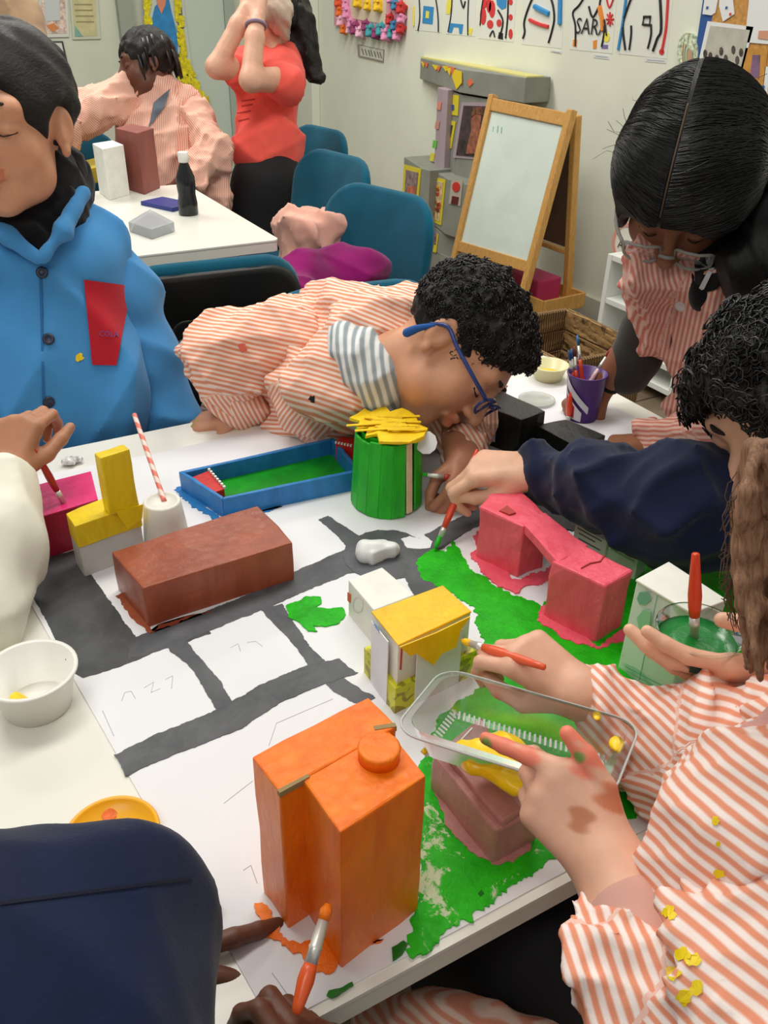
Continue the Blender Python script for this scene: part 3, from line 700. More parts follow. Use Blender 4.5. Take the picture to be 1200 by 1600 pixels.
# black boxes
m_bk = paint('black_paint', (26, 28, 25), (12, 13, 12), .3, 50, .6)
zb1 = T+.062
b1 = thing('black_model_building', 'taller glossy black painted box building with a white paper tab', 'model building', onz(800, 700))
topbox(G(), [(747, 630), (782, 610), (853, 642), (815, 656)], zb1).obj('body', m_bk, b1, bevel=.0018, sub=3, wob=.002, wsc=45)
Pz = onz(747, 630, zb1); Nz = nrm(np.cross(onz(815, 656, zb1)-Pz, A3(0, 0, 1))); Nz = Nz if np.dot(Nz, CAM-Pz) > 0 else -Nz
face_poly('paper_tab', [(752, 646), (760, 650), (768, 646), (777, 658), (774, 690), (752, 684)], Pz, Nz, m_paper, b1, .0012, .0012)
zb2 = T+.042
b2 = thing('black_model_building', 'lower glossy black painted box building beside the purple cup', 'model building', onz(890, 720))
topbox(G(), [(838, 664), (884, 654), (947, 680), (906, 700)], zb2).obj('body', m_bk, b2, bevel=.0018, sub=3, wob=.002, wsc=45)
splash([(770, 740), (800, 700), (900, 720), (960, 770), (905, 800), (895, 828), (860, 815), (830, 795), (800, 780)], ZP+.002, 'paint_splash', m_bk, b2, 21, .003)
# cartons under the navy sleeve
zc1 = zat(onz(945, 888), 846); m_cg = flat('carton_mint', (206, 222, 206), .5, var=.04)
k1 = thing('mint_carton', 'pale mint printed carton under the navy sleeve, nearer the bridge', 'carton', onz(930, 870))
topbox(G(), [(899, 818), (926, 806), (972, 832), (949, 846)], zc1).obj('body', m_cg, k1, bevel=.001)
P9 = onz(899, 818, zc1); N9 = nrm(np.cross(onz(949, 846, zc1)-P9, A3(0, 0, 1))); N9 = N9 if np.dot(N9, CAM-P9) > 0 else -N9
for yy, x0, x1 in ((824, 903, 940), (832, 905, 930), (840, 904, 938)): face_poly('print', [(x0, yy), (x1, yy+(x1-x0)*.55), (x1, yy+2+(x1-x0)*.55), (x0, yy+2)], P9, N9, flat('print_dark', (84, 104, 96), .6), k1, .0004)
k2 = thing('mint_carton', 'pale mint printed carton under the navy sleeve, nearer the white carton', 'carton', onz(985, 890))
topbox(G(), [(951, 848), (975, 834), (1014, 858), (998, 870)], zc1-.004).obj('body', m_cg, k2, bevel=.001)
P9 = onz(951, 848, zc1-.004); N9 = nrm(np.cross(onz(998, 870, zc1-.004)-P9, A3(0, 0, 1))); N9 = N9 if np.dot(N9, CAM-P9) > 0 else -N9
face_poly('print', [(955, 856), (992, 876), (992, 879), (955, 859)], P9, N9, flat('print_green', (130, 180, 130), .6), k2, .0004)
# tiny paper plant behind the hand
c_ = onz(742, 705)
pl = thing('paper_plant', 'tiny green and red paper plant beside the black box', 'model tree', c_)
V, F = S().ell(c_+A3(0, 0, .03), (.013, .013, .02)).mesh(.0015, lumps(.004, 220, 2)); mk('leaves', V, F, m_gt, pl, True)
V, F = S().ell(c_+A3(.004, .004, .058), (.006, .006, .008)).mesh(.001, lumps(.002, 300, 2)); mk('flower', V, F, m_red, pl, True)
# ------------------------------------------------ bowls, plates, cup, brushes
def bowl(name, label, c, r0, r1, h, mat, group=None, rim=.003, th=.0016):
    t = thing(name, label, 'bowl', c, group)
    G().lathe(c, [(0, .001), (r0, .001), (r1, h), (r1+rim, h+.0005), (r1+rim, h+.0022), (r1-th, h+.002), (r0-th, .003), (0, .003)], 40).obj('shell', mat, t, smooth=True)
    return t
m_pl = flat('white_plastic', (232, 231, 224), .4)
cw = onz(46, 1046, T+.045); cw[2] = T
bw = bowl('plastic_bowl', 'white plastic bowl with a yellow paint remnant by the left edge', cw, .031, .0405, .043, m_pl)
V, F = S().ell(cw+A3(-.016, -.004, .006), (.014, .012, .005)).ell(cw+A3(-.018, .004, .010), (.005, .007, .006)).mesh(.001, lumps(.0015, 200, 3)); mk('paint', V, F, m_ye, bw, True)
g = G().tube([cw+A3(.033, .014, .022), cw+A3(.034, .013, .034)], .0006, 4); g.obj('paint_streak', flat('teal_streak', (60, 100, 100), .5), bw)
cy = onz(174, 1303, T+.01); cy[2] = T
ym = flat('orange_plastic', (246, 178, 20), .35)
yp = thing('orange_plate', 'round orange yellow paint lid peeking out behind the navy sleeve', 'plate', cy)
G().lathe(cy, [(0, .001), (.034, .001), (.0375, .009), (.0385, .010), (.037, .0115), (.0345, .0095), (.032, .004), (0, .004)], 44).obj('dish', ym, yp, smooth=True)
G().prism(ragged([(cy[0]+.006*math.cos(a*PI/5)+.004, cy[1]+.007*math.sin(a*PI/5)+.024) for a in range(10)], .003, .0005), cy[2]+.004, cy[2]+.0048).obj('paint', paint('orange_red_drop', (236, 106, 24), None, .3), yp)
c_ = onz(856, 592); m_yb = flat('lemon_dish', (226, 222, 176), .3)
b3 = bowl('plastic_bowl', 'pale plastic bowl of yellow paint behind the leaning boy', c_, .024, .032, .026, m_yb)
G().lathe(c_+A3(0, 0, .006), [(0, .004), (.026, .004), (.0262, .003)], 32).obj('paint', m_ye, b3)
m_clear = flat('clear_plastic', (250, 250, 250), .08, trans=1.0, ior=1.2)
c_ = onz(838, 628); tag(G().lathe(c_, [(0, .0015), (.026, .0015), (.029, .004), (.031, .005), (.031, .006), (.028, .0052), (.026, .0026), (0, .0026)], 40).obj('clear_cover', flat('frosted_plastic', (232, 234, 228), .2, trans=.6, ior=1.2), None, smooth=True), 'round clear plastic lid lying behind the black boxes', 'lid')
m_purple = flat('purple_plastic', (76, 30, 116), .35)
c_ = onz(911, 661)[:2]+_fh[:2]*.02; c_ = A3(c_[0], c_[1], T); hc = zat(c_, 584)-T
cp = thing('purple_cup', 'purple plastic cup holding paintbrushes, with silver and red print', 'cup', c_)
G().lathe(c_, [(0, .001), (.025, .001), (.0315, hc), (.0325, hc), (.0325, hc+.002), (.030, hc+.002), (.024, .004), (0, .004)], 40).obj('shell', m_purple, cp, smooth=True)
def band(name, c, h, a0, a1, zl0, zl1, zu0, zu1, mat, parent, off=.0006, n=10):
    V = []
    for i in range(n+1):
        t = i/n; a = a0+(a1-a0)*t
        for z in (zl0+(zl1-zl0)*t, zu0+(zu1-zu0)*t):
            r = .025+(.0315-.025)*z/h+off; V.append((c[0]+r*math.cos(a), c[1]+r*math.sin(a), c[2]+z))
    return mk(name, V, [(2*i, 2*i+2, 2*i+3, 2*i+1) for i in range(n)], mat, parent, True)
ca = math.atan2(-c_[1], -c_[0])
band('print', c_, hc, ca-1.2, ca+.35, .060, .018, .075, .030, flat('silver_print', (190, 188, 194), .35, metal=.4), cp)
band('print', c_, hc, ca-1.2, ca+.0, .010, .004, .052, .020, flat('silver_print_b', (206, 200, 206), .35), cp, .0008)
band('print', c_, hc, ca-1.15, ca-.45, .014, .008, .046, .028, flat('red_logo', (176, 28, 50), .4), cp, .0011)
# paint brushes
m_bh = flat('brush_handle_red', (206, 66, 34), .25); m_fer = flat('brush_ferrule', (214, 214, 208), .38, metal=.55)
m_bh2 = flat('brush_handle_crimson', (168, 40, 30), .3)
def brush(label, tip, tail, mh=m_bh, tipmat=None, r=.0034, bl=.016, fl_=.022, group='paintbrushes'):
    tip = np.array(tip, float); tail = np.array(tail, float); d = nrm(tail-tip); LN = np.linalg.norm(tail-tip)
    t = thing('paintbrush', label, 'paintbrush', (tip+tail)/2, group)
    G().tube([tip, tip+d*bl*.4, tip+d*bl], [r*.45, r*1.0, r*.9], 10).obj('bristles', tipmat or m_fer, t, smooth=True)
    G().tube([tip+d*bl, tip+d*(bl+fl_*.6), tip+d*(bl+fl_*.62), tip+d*(bl+fl_*.7), tip+d*(bl+fl_)], [r*.85, r, r*1.12, r, r*1.02], 12).obj('ferrule', m_fer, t, smooth=True)
    q = bl+fl_; pts = [q, q+(LN-q)*.15, q+(LN-q)*.35, q+(LN-q)*.8, LN-.001, LN]
    G().tube([tip+d*v for v in pts], [r*1.02, r*1.25, r*1.35, r*.95, r*.75, r*.3], 12).obj('handle', mh, t, smooth=True)
    return t
topc = c_+A3(0, 0, hc)
tips = [((893, 545), (-.005, .012), (60, 110, 160)), ((897, 541), (-.008, -.004), (120, 50, 60)), ((902, 524), (0, -.012), (50, 120, 170)), ((888, 548), (.004, .010), (50, 90, 130))]
bl_ = ['paintbrush in the purple cup, tall one with bright blue bristles', 'paintbrush in the purple cup with maroon bristles', 'paintbrush in the purple cup with dark blue bristles, middle', 'paintbrush in the purple cup with navy bristles, leftmost']
for (px, of, cc_), lb in zip(tips, (bl_[2], bl_[1], bl_[0], bl_[3])):
    dpt = np.dot(topc-CAM, FW); tip = at(px[0], px[1], dpt-.005); foot = c_+A3(of[0], of[1], .008)
    brush(lb, tip, foot, m_bh, flat('bristle_col', cc_, .5), .0026)
dpt = np.dot(topc-CAM, FW); brush('paintbrush leaning out of the purple cup with crimson bristles', at(956, 544, dpt+.01), c_+A3(-.012, .012, .008), flat('brush_pink', (226, 190, 186), .3), flat('bristle_crim', (150, 24, 44), .5), .003)

# ================================================================== BACKGROUND
t2 = thing('work_table', 'white work table at the back with bottle and boxes on it', 'table', (.3, 2.6, 0))
G().prism(rrect(-.95, .909, 2.19, 3.0, .02), T-.004, T).obj('tabletop', m_white, t2)
G().prism(rrect(-.949, .908, 2.191, 2.999, .02), T-.03, T-.004).obj('edge_band', m_tedge, t2)
for x in (-.8, .82):
    for y in (2.27, 2.92): G().tube([(x, y, 0), (x, y, T-.03)], .018, 12).obj('leg', m_steel, t2, smooth=True)
G().box((0, 2.27, T-.055), (.82, .012, .024)).obj('apron', flat('grey_apron', (160, 164, 160), .5), t2)
c_ = onz(295, 335); hb = zat(c_, 237)-T
bt = thing('bottle', 'black plastic bottle with white cap on the back work table', 'bottle', c_)
k = hb/.21
G().lathe(c_, [(0, 0), (.026, 0), (.029, .004), (.0285, .04*k), (.025, .07*k), (.0275, .10*k), (.0265, .13*k), (.013, .172*k), (.013, .180*k), (0, .180*k)], 32).obj('body', flat('black_paint_bottle', (26, 28, 30), .2), bt, smooth=True)
G().lathe(c_, [(.0135, .176*k), (.0155, .178*k), (.0155, .207*k), (.014, .21*k), (0, .21*k)], 28).obj('cap', m_pl, bt, smooth=True)
m_rb = paint('red_brown_box', (150, 86, 76), (130, 70, 62), .6, 20, .2)
def tbox(name, label, cat, px, zt, mat, z0=T, bevel=.002):
    g = G(); topbox(g, px, zt, z0); return tag(g.obj(name, mat, None, bevel=bevel), label, cat)
c_ = onz(222, 302); zz = zat(c_, 206)
tbox('painted_box', 'tall reddish brown painted box on the back work table', 'box', [(180, 200), (204, 193), (240, 200), (214, 208)], zz, m_rb)
c_ = onz(178, 312); zz = zat(c_, 232)
tbox('white_box', 'white paper box stack on the back work table beside the brown box', 'box', [(144, 224), (176, 219), (193, 226), (160, 233)], zz, m_cw)
c_ = onz(150, 262); tbox('yellow_packet', 'small yellow packet on the back table behind the white boxes', 'packet', [(120, 254), (150, 246), (160, 258), (132, 266)], T+.05, flat('yellow_pack', (206, 184, 60), .5, var=.15))
bx = thing('plastic_box', 'clear plastic box on the back work table near the blue smock', 'box', onz(240, 350))
zz = T+.06; m_fr = flat('frost', (224, 228, 232), .25, trans=.5, ior=1.2)
zz = T+.028; topbox(G(), [(200, 346), (234, 326), (272, 346), (236, 358)], zz).obj('lid_box', m_fr, bx, bevel=.003)
c_ = onz(262, 322); tag(G().box(c_+A3(0, 0, .006), (.045, .07, .006), np.array([[.9, -.43, 0], [.43, .9, 0], [0, 0, 1]])).obj('folder', flat('blue_folder', (28, 46, 130), .4), None, bevel=.001), 'dark blue folder lying under the bottle on the back table', 'folder')

# ---- chairs
m_teal = cloth('teal_upholstery', (6, 84, 108), .06, .9); m_teald = cloth('teal_dark', (5, 66, 88), .06, .9)
def chair(loc, ang, label, shell_big=False, hb=.80, w=.40):
    """upholstered stacking chair, backrest at loc, facing direction ang"""
    t = thing('upholstered_chair', label, 'chair', (loc[0], loc[1], 0), 'teal upholstered chairs')
    f = A3(math.cos(ang), math.sin(ang), 0); s = A3(-math.sin(ang), math.cos(ang), 0); z = A3(0, 0, 1); o = A3(loc[0], loc[1], 0)
    tl = nrm(z-f*.16); nn = nrm(np.cross(s, tl)); R = np.stack([s, tl, np.cross(s, tl)], 1)
    cz = hb-.17
    bend = lambda P: -((P-o)@s)**2*.35*0
    c0 = o+z*cz
    def curved(cen, h, rr, res=.009):
        V, F = S().box((0, 0, 0), h, rr=rr, k=.01).mesh(res)
        taper = 1-.10*(V[:, 1]/h[1]).clip(-1, 1)**2
        V[:, 0] *= taper; V[:, 2] += (V[:, 0]**2)*1.1*1.0
        return (R @ V.T).T+cen, F
    N = R[:, 2]
    sg = 1 if np.dot(N, f) > 0 else -1
    # corners rounded in the plane of the back
    def pad(cen, hw, hh, th, r, bul):
        n = 7; out = []
        for cx, cy, a0 in ((hw-r, hh-r, 0), (-hw+r, hh-r, 90), (-hw+r, -hh+r, 180), (hw-r, -hh+r, 270)):
            for i in range(n): a = math.radians(a0+90*i/(n-1)); out.append((cx+r*math.cos(a), cy+r*math.sin(a)))
        V = []; F = []; rings = [(0.0, 1), (.12, 1.06), (.5, 1.09), (.88, 1.06), (1.0, 1), (1.0+bul, .6), (1.0+bul*1.25, .25)]
        rings = [(-bul*1.25, .25), (-bul, .6)]+rings
        for (u, k) in rings:
            for (x, y) in out:
                p = A3(x*k, y*k, 0); V.append(cen+s*p[0]+tl*p[1]+N*sg*((u-.5)*th+.9*p[0]**2))
        m_ = len(out)
        for i in range(len(rings)-1):
            for j in range(m_): F.append((i*m_+j, i*m_+(j+1) % m_, (i+1)*m_+(j+1) % m_, (i+1)*m_+j))
        F.append(tuple(range(m_))[::-1]); F.append(tuple(range((len(rings)-1)*m_, len(rings)*m_)))
        return V, F
    V, F = pad(c0, w/2*.92, .16, .035, .11, .25); mk('backrest', V, F, m_teal, t, True)
    if shell_big:
        V, F = pad(c0-N*sg*.026-tl*.012, w/2*.90, .157, .016, .10, .1); mk('back_shell', V, F, m_black, t, True)
        V, F = pad(c0-N*sg*.036-tl*.03, w/2*.45, .08, .004, .03, .1); mk('back_panel', V, F, flat('black_plastic_b', (28, 29, 28), .5), t, True)
    # seat
    cs = o+f*.24+z*.42
    R2 = np.stack([f, s, z], 1); V, F = S().box((0, 0, 0), (.21, .21, .03), rr=.029, k=.01).mesh(.012); mk('seat', (R2 @ V.T).T+cs, F, m_teal, t, True)
    G().box(cs-z*.035, (.19, .19, .008), R2).obj('seat_shell', m_black, t, bevel=.004)
    for k_ in (-1, 1):
        G().tube([cs+f*.18+s*.19*k_-z*.04, cs+f*.2+s*.2*k_-z*.42], .012, 8).obj('leg', m_black, t, smooth=True)
        G().tube([cs-f*.18+s*.19*k_-z*.04, cs-f*.22+s*.2*k_-z*.42], .012, 8).obj('leg', m_black, t, smooth=True)
        G().tube([cs-f*.16+s*.12*k_-z*.04, cs-f*.23+s*.12*k_-z*.0, c0+s*.12*k_-tl*.10-N*sg*.02], .01, 8).obj('back_bracket', m_black, t, smooth=True)
    return t
c3 = at(600, 372, 2.62); c2 = at(527, 312, 3.08); c1 = at(502, 262, 3.6)
chair(c3, math.radians(196), 'teal chair standing nearest of the row, behind the magenta cloth', hb=.79, w=.46)
chair(c2, math.radians(190), 'teal chair in the middle of the row, with pink coats on its seat', hb=.80, w=.44)
chair(c1, math.radians(190), 'teal chair farthest in the row beside the wall', hb=.80, w=.42)
c4 = at(552, 470, 1.75); chair(c4, math.radians(-96), 'teal chair right behind the leaning boy in striped smock', hb=.79, w=.44)
c5 = at(335, 480, 1.95); chair(c5, math.radians(86), 'teal chair seen from behind with a black plastic back shell', True, hb=.79, w=.44)
c6 = at(112, 225, 3.3); chair(c6, math.radians(-60), 'teal chair partly hidden behind the girl with braids', hb=.80, w=.42)
# cloths on the chairs
m_mag = cloth('magenta_fleece', (128, 12, 92), .14, .95, 500); m_pink = cloth('pink_coat', (222, 168, 150), .08, .9)
p = at(505, 440, 2.35)
V, F = S().ell(at(520, 425, 2.45), (.15, .13, .06), k=.04).ell(at(470, 445, 2.35), (.10, .09, .08), k=.04).ell(at(555, 415, 2.45), (.10, .08, .055), k=.04).ell(at(460, 470, 2.25), (.09, .08, .07), k=.04).mesh(.006, addf(folds(.010, 14, 4), lumps(.006, 30, 2)))
tag(mk('fleece_blanket', V, F, m_mag, None, True), 'magenta fleece heaped on the nearest teal chair', 'blanket')
V, F = S().box(at(490, 382, 2.75), (.10, .09, .10), rr=.03, k=.03).ell(at(500, 358, 2.8), (.08, .06, .04), k=.03).mesh(.009, folds(.012, 30, 9))
tag(mk('folded_coat', V, F, m_pink, None, True), 'pale pink coat folded on the middle teal chair', 'coat')

# ---- easel
m_wood = None
def woodmat(name, c, c2, sx=(1, 1, 12)):
    m, nt, b = newmat(name); co = coord(nt); mp = N_(nt, 'ShaderNodeMapping'); mp.inputs['Scale'].default_value = sx; nt.links.new(co, mp.inputs['Vector'])
    nt.links.new(ramp_(nt, noise_(nt, mp.outputs[0], 14, 4, .6, 1), [(.3, L(c2)), (.7, L(c))]), b.inputs['Base Color']); b.inputs['Roughness'].default_value = .5; return m
m_wood = woodmat('pine_wood', (214, 166, 92), (186, 134, 66), (12, 12, 1.5)); m_wboard = flat('whiteboard', (214, 226, 216), .25, var=.03, vs=4)
es = thing('easel', 'wooden child easel with whiteboard standing by the drawings wall', 'easel', onz(800, 520, 0))
tr_ = onX(893, 176, 2.40); tl_ = onX(770, 152, 2.40)
fr = onz(795, 545, 0); fl2 = onz(690, 495, 0)
eu = nrm(fr-tr_); ev = nrm(tl_-tr_); en = nrm(np.cross(eu, ev)); en = en if np.dot(en, CAM-tr_) > 0 else -en
def leg(a, b, nm='leg'): G().bar(a, b, .032, .032, up=en).obj(nm, m_wood, es, bevel=.004)
leg(tr_-eu*.01, fr); leg(tl_-eu*.01, fl2)
rr_ = onz(884, 508, 0); rl_ = rr_+(fl2-fr)
btr = onX(901, 180, 2.46); btl = btr+(tl_-tr_)
leg(btr, rr_, 'rear_leg'); leg(btl, rl_, 'rear_leg')
def lerp(a, b, t): return a+(b-a)*t
def rowpt(px, a, b):   # point on leg a-b at picture row
    lo, hi = 0., 1.
    for _ in range(30):
        m = (lo+hi)/2; P = lerp(a, b, m); d = P-CAM; v = 800-FPX*np.dot(d, UP)/np.dot(d, FW)
        if v < px: lo = m
        else: hi = m
    return lerp(a, b, m)
ta = rowpt(163, tl_, fl2); tb_ = rowpt(188, tr_, fr)
ba_ = rowpt(384, tl_, fl2); bb_ = rowpt(418, tr_, fr)
G().bar(ta, tb_, .05, .022, up=en).obj('rail', m_wood, es, bevel=.003)
G().bar(ba_, bb_, .045, .022, up=en).obj('rail', m_wood, es, bevel=.003)
G().slab([ta-en*.006, tb_-en*.006, bb_-en*.006, ba_-en*.006], en, .008).obj('whiteboard', m_wboard, es)
m_mark = flat('marker_trace', (120, 176, 160), .6)
for ln in ([(767, 250), (770, 256), (766, 261)], [(772, 198), (771, 206)], [(779, 197), (778, 207)], [(785, 199), (784, 208)]):
    G().tube([onpl(x, y, ta, en)+en*.003 for x, y in ln], .002, 5).obj('marker_trace', m_mark, es)
ca_ = lerp(btr, rr_, .62); cb_ = lerp(btl, rl_, .62); G().bar(ca_, cb_, .03, .02).obj('rail', m_wood, es, bevel=.003)
lerpA = lerp(tr_, fr, .78)
ta1 = lerp(btr, rr_, .86); tb1 = lerp(btl, rl_, .86); fwv = nrm(A3(fr[0]-rr_[0], fr[1]-rr_[1], 0))
td = thing('tray_shelf', 'x', 'x', ta1) if False else None
cen = (ta1+tb1)/2+fwv*.12; hw = np.linalg.norm(ta1-tb1)/2+.07; sv = nrm(ta1-tb1); sv[2] = 0; sv = nrm(sv); Rt = np.stack([sv, A3(-sv[1], sv[0], 0), A3(0, 0, 1)], 1)
G().box(cen, (hw, .12, .006), Rt).obj('tray', m_wood, es, bevel=.002)
for sgn in (-1, 1):
    G().box(cen+Rt[:, 1]*.12*sgn+A3(0, 0, .025), (hw, .007, .032), Rt).obj('tray_side', m_wood, es, bevel=.002)
    G().box(cen+Rt[:, 0]*hw*sgn+A3(0, 0, .025), (.007, .12, .032), Rt).obj('tray_side', m_wood, es, bevel=.002)
bkN = nrm(np.cross(rr_-btr, btl-btr)); G().slab([lerp(btr, rr_, .05), lerp(btl, rl_, .05), lerp(btl, rl_, .6), lerp(btr, rr_, .6)], bkN, .005).obj('back_board', flat('brown_board', (88, 62, 44), .6, var=.1), es)
for k_, (nm, lb, cc_, h_, off) in enumerate((('craft_box', 'pink plastic box in the easel tray', (176, 44, 92), (.11, .07, .05), .10), ('craft_box', 'dark brown craft box in the easel tray', (70, 48, 40), (.07, .06, .06), -.12))):
    tag(G().box(cen+Rt[:, 0]*off+A3(0, 0, .008+h_[2]), h_, Rt).obj(nm, flat('craft_%d' % k_, cc_, .5), None, bevel=.006), lb, 'box', 'boxes in the easel tray')

# ---- cardboard sculpture of stacked printed boxes
m_gc = flat('grey_card', (136, 138, 128), .7, var=.06, vs=8); m_yf = flat('yellow_card', (222, 206, 40), .6); m_lil = flat('lilac_card', (168, 150, 158), .7)
sp = thing('cardboard_sculpture', 'grey cardboard column of stacked boxes with pictures, beside the easel', 'sculpture', onz(720, 470, 0)*A3(1, 1, 0))
hd1 = A3(math.sin(YAW-math.radians(35.5)), math.cos(YAW-math.radians(35.5)), 0); hd2 = A3(math.sin(YAW-math.radians(15.3)), math.cos(YAW-math.radians(15.3)), 0)
n1 = A3(-hd1[1], hd1[0], 0); n2 = A3(-hd2[1], hd2[0], 0)
def colbox(pA, pB, pC, yb, XC, parent=sp, mat=m_gc, nm='box', hdr=hd1, hdl=hd2):
    """box with visible faces A-B (left) and B-C (right); top edge pixels, bottom row of edge B"""
    nr = A3(-hdr[1], hdr[0], 0); nl = A3(-hdl[1], hdl[0], 0)
    C_ = onX(*pC, XC); B_ = onpl(*pB, C_, nr); A_ = onpl(*pA, B_, nl); z1_ = B_[2]
    lo = zat(B_, yb); bk = A3(.22, 0, 0)
    P = [A_, B_, C_, C_+bk, A_+bk]; P = [p_[:2] for p_ in P]
    P = [np.array((min(p_[0], XW-.01), p_[1])) for p_ in P]
    Aa = sum(P[i][0]*P[(i+1) % 5][1]-P[(i+1) % 5][0]*P[i][1] for i in range(5))
    G().prism(P if Aa > 0 else P[::-1], lo, z1_).obj(nm, mat, parent, bevel=.003)
    return A_, B_, C_, nl, nr
A_, B_, C_, nl, nr = colbox((657, 93), (721, 108), (822, 121), 145, 2.60)
G().prism([A_[:2]+.004, C_[:2]+np.array([.004, 0]), C_[:2]+np.array([.10, .0]), A_[:2]+np.array([.09, 0])][::-1], B_[2], B_[2]+.006).obj('top_sheet', flat('pale_yellow_card', (214, 206, 130), .6), sp)
tow = lambda n_, P_: n_ if np.dot(n_, CAM-P_) > 0 else -n_
def pic(px, P_, n_, mat, nm='picture', th=.003): 
    n_ = tow(n_, P_); return G().slab([onpl(x, y, P_, n_)+n_*.0008 for x, y in px], n_, th).obj(nm, mat, sp)
m_fy = flat('flame_yellow', (236, 206, 30), .6); m_fo = flat('flame_orange', (226, 112, 70), .6)
pic([(706, 107), (722, 112), (722, 130), (714, 140), (708, 122)], B_, nl, m_fy, 'flame')
for px in ([(659, 96), (664, 100), (663, 106)], [(692, 103), (698, 112), (702, 104)], [(698, 106), (704, 118), (706, 106)], [(676, 101), (682, 110), (686, 103)]): pic(px, B_, nl, m_fy, 'flame', .004)
for px in ([(680, 102), (686, 112), (690, 104)], [(662, 97), (668, 106), (670, 99)], [(700, 103), (708, 117), (712, 106)]): pic(px, B_, nl, m_fo, 'flame', .0035)
pic([(731, 128), (736, 122), (740, 130), (734, 136)], B_, nr, m_fo, 'flame')
# shaft
A_, B_, C_, nl, nr = colbox((690, 138), (720, 148), (790, 152), 300, 2.60)
shaft = (B_, nl, nr)
pic([(697, 147), (718, 149), (716, 181), (694, 177)], B_, nl, m_yf); pic([(704, 162), (711, 164), (711, 172), (704, 173), (701, 168)], B_, nl, flat('blue_dot', (60, 86, 150), .6), 'picture_detail', .005)
pic([(692, 186), (713, 190), (706, 232), (686, 228)], B_, nl, m_yf)
pic([(695, 193), (709, 196), (703, 226), (690, 223)], B_, nl, flat('portrait_dark', (70, 66, 52), .6, var=.3, vs=30), 'picture_detail', .005); pic([(698, 200), (705, 203), (702, 224), (694, 221)], B_, nl, flat('portrait_warm', (206, 122, 100), .6), 'picture_detail', .007)
pic([(690, 234), (697, 232), (697, 244), (690, 245)], B_, nl, m_fy, 'paint_mark'); pic([(698, 242), (703, 248), (699, 262), (696, 256)], B_, nl, flat('lime_mark', (110, 196, 70), .6), 'paint_mark')
cpx = [(695+3.5*math.cos(k_*PI/5), 269+5*math.sin(k_*PI/5)) for k_ in range(10)]; pic(cpx, B_, nl, m_pl, 'paint_mark')
pic([(722, 160), (765, 160), (752, 250), (708, 246)], B_, nr, m_lil)
pic([(726, 165), (760, 166), (748, 245), (714, 242)], B_, nr, flat('portrait_bg', (62, 50, 50), .5, var=.35, vs=25), 'picture_detail', .006)
pic([(738, 185), (744, 176), (754, 180), (752, 200), (756, 215), (750, 240), (730, 240), (734, 220), (738, 205)], B_, nr, flat('portrait_skin', (150, 92, 70), .5, var=.2, vs=40), 'picture_detail', .008)
pic([(738, 184), (742, 168), (756, 166), (757, 180), (746, 177)], B_, nr, flat('portrait_hair', (104, 66, 46), .5, var=.4, vs=60), 'picture_detail', .010)
# side strip of the shaft
A2, B2, C2, nl2, nr2 = colbox((684, 136), (692, 139), (700, 142), 272, 2.56, mat=m_lil)
for k_, (x, y, cc_) in enumerate(((687, 165, (222, 140, 120)), (684, 195, (206, 140, 130)), (680, 225, (110, 190, 80)), (676, 245, (226, 210, 60)))):
    pic([(x-2, y-6), (x+4, y-5), (x+2, y+7), (x-4, y+6)], B2, nl2, flat('strip_mark_%d' % k_, cc_, .6), 'paint_mark')
# wide middle box
A_, B_, C_, nl, nr = colbox((660, 262), (700, 280), (760, 283), 366, 2.50)
pic([(670, 274), (697, 281), (690, 352), (667, 342)], B_, nl, m_yf)
pic([(673, 280), (694, 285), (688, 346), (670, 338)], B_, nl, flat('flower_picture', (222, 178, 130), .6, var=.3, vs=40), 'picture_detail', .006)
for k_ in range(14):
    x, y = 675+random.random()*14, 290+random.random()*40; pic([(x-2.5, y-2), (x+2, y-3), (x+2.5, y+2), (x-2, y+3)], B_, nl, flat('petal_%d' % (k_ % 3), [(176, 70, 46), (150, 84, 40), (232, 160, 30)][k_ % 3], .6) if k_ < 3 else bpy.data.materials['petal_%d' % (k_ % 3)], 'picture_detail', .008)
pic([(706, 283), (724, 281), (720, 322), (702, 318)], B_, nr, flat('print_card', (186, 176, 160), .6))
pic([(714+6*math.cos(k_*PI/6), 292+8*math.sin(k_*PI/6)) for k_ in range(12)], B_, nr, flat('red_dot', (204, 52, 36), .6), 'picture_detail', .006)
pic([(708, 306), (718, 308), (716, 320), (706, 318)], B_, nr, flat('dark_red_print', (96, 30, 30), .6), 'picture_detail', .006)
A3b, B3b, C3b, nl3, nr3 = colbox((631, 256), (659, 263), (672, 262), 330, 2.46)
pic([(632, 257), (659, 264), (653, 325), (629, 318)], B3b, nl3, m_yf); pic([(636, 265), (655, 270), (650, 322), (633, 315)], B3b, nl3, flat('landscape_print', (130, 110, 110), .6, var=.35, vs=30), 'picture_detail', .006)
pic([(640, 290), (652, 292), (650, 318), (637, 314)], B3b, nl3, flat('rose_print', (196, 110, 80), .6, var=.2), 'picture_detail', .008)
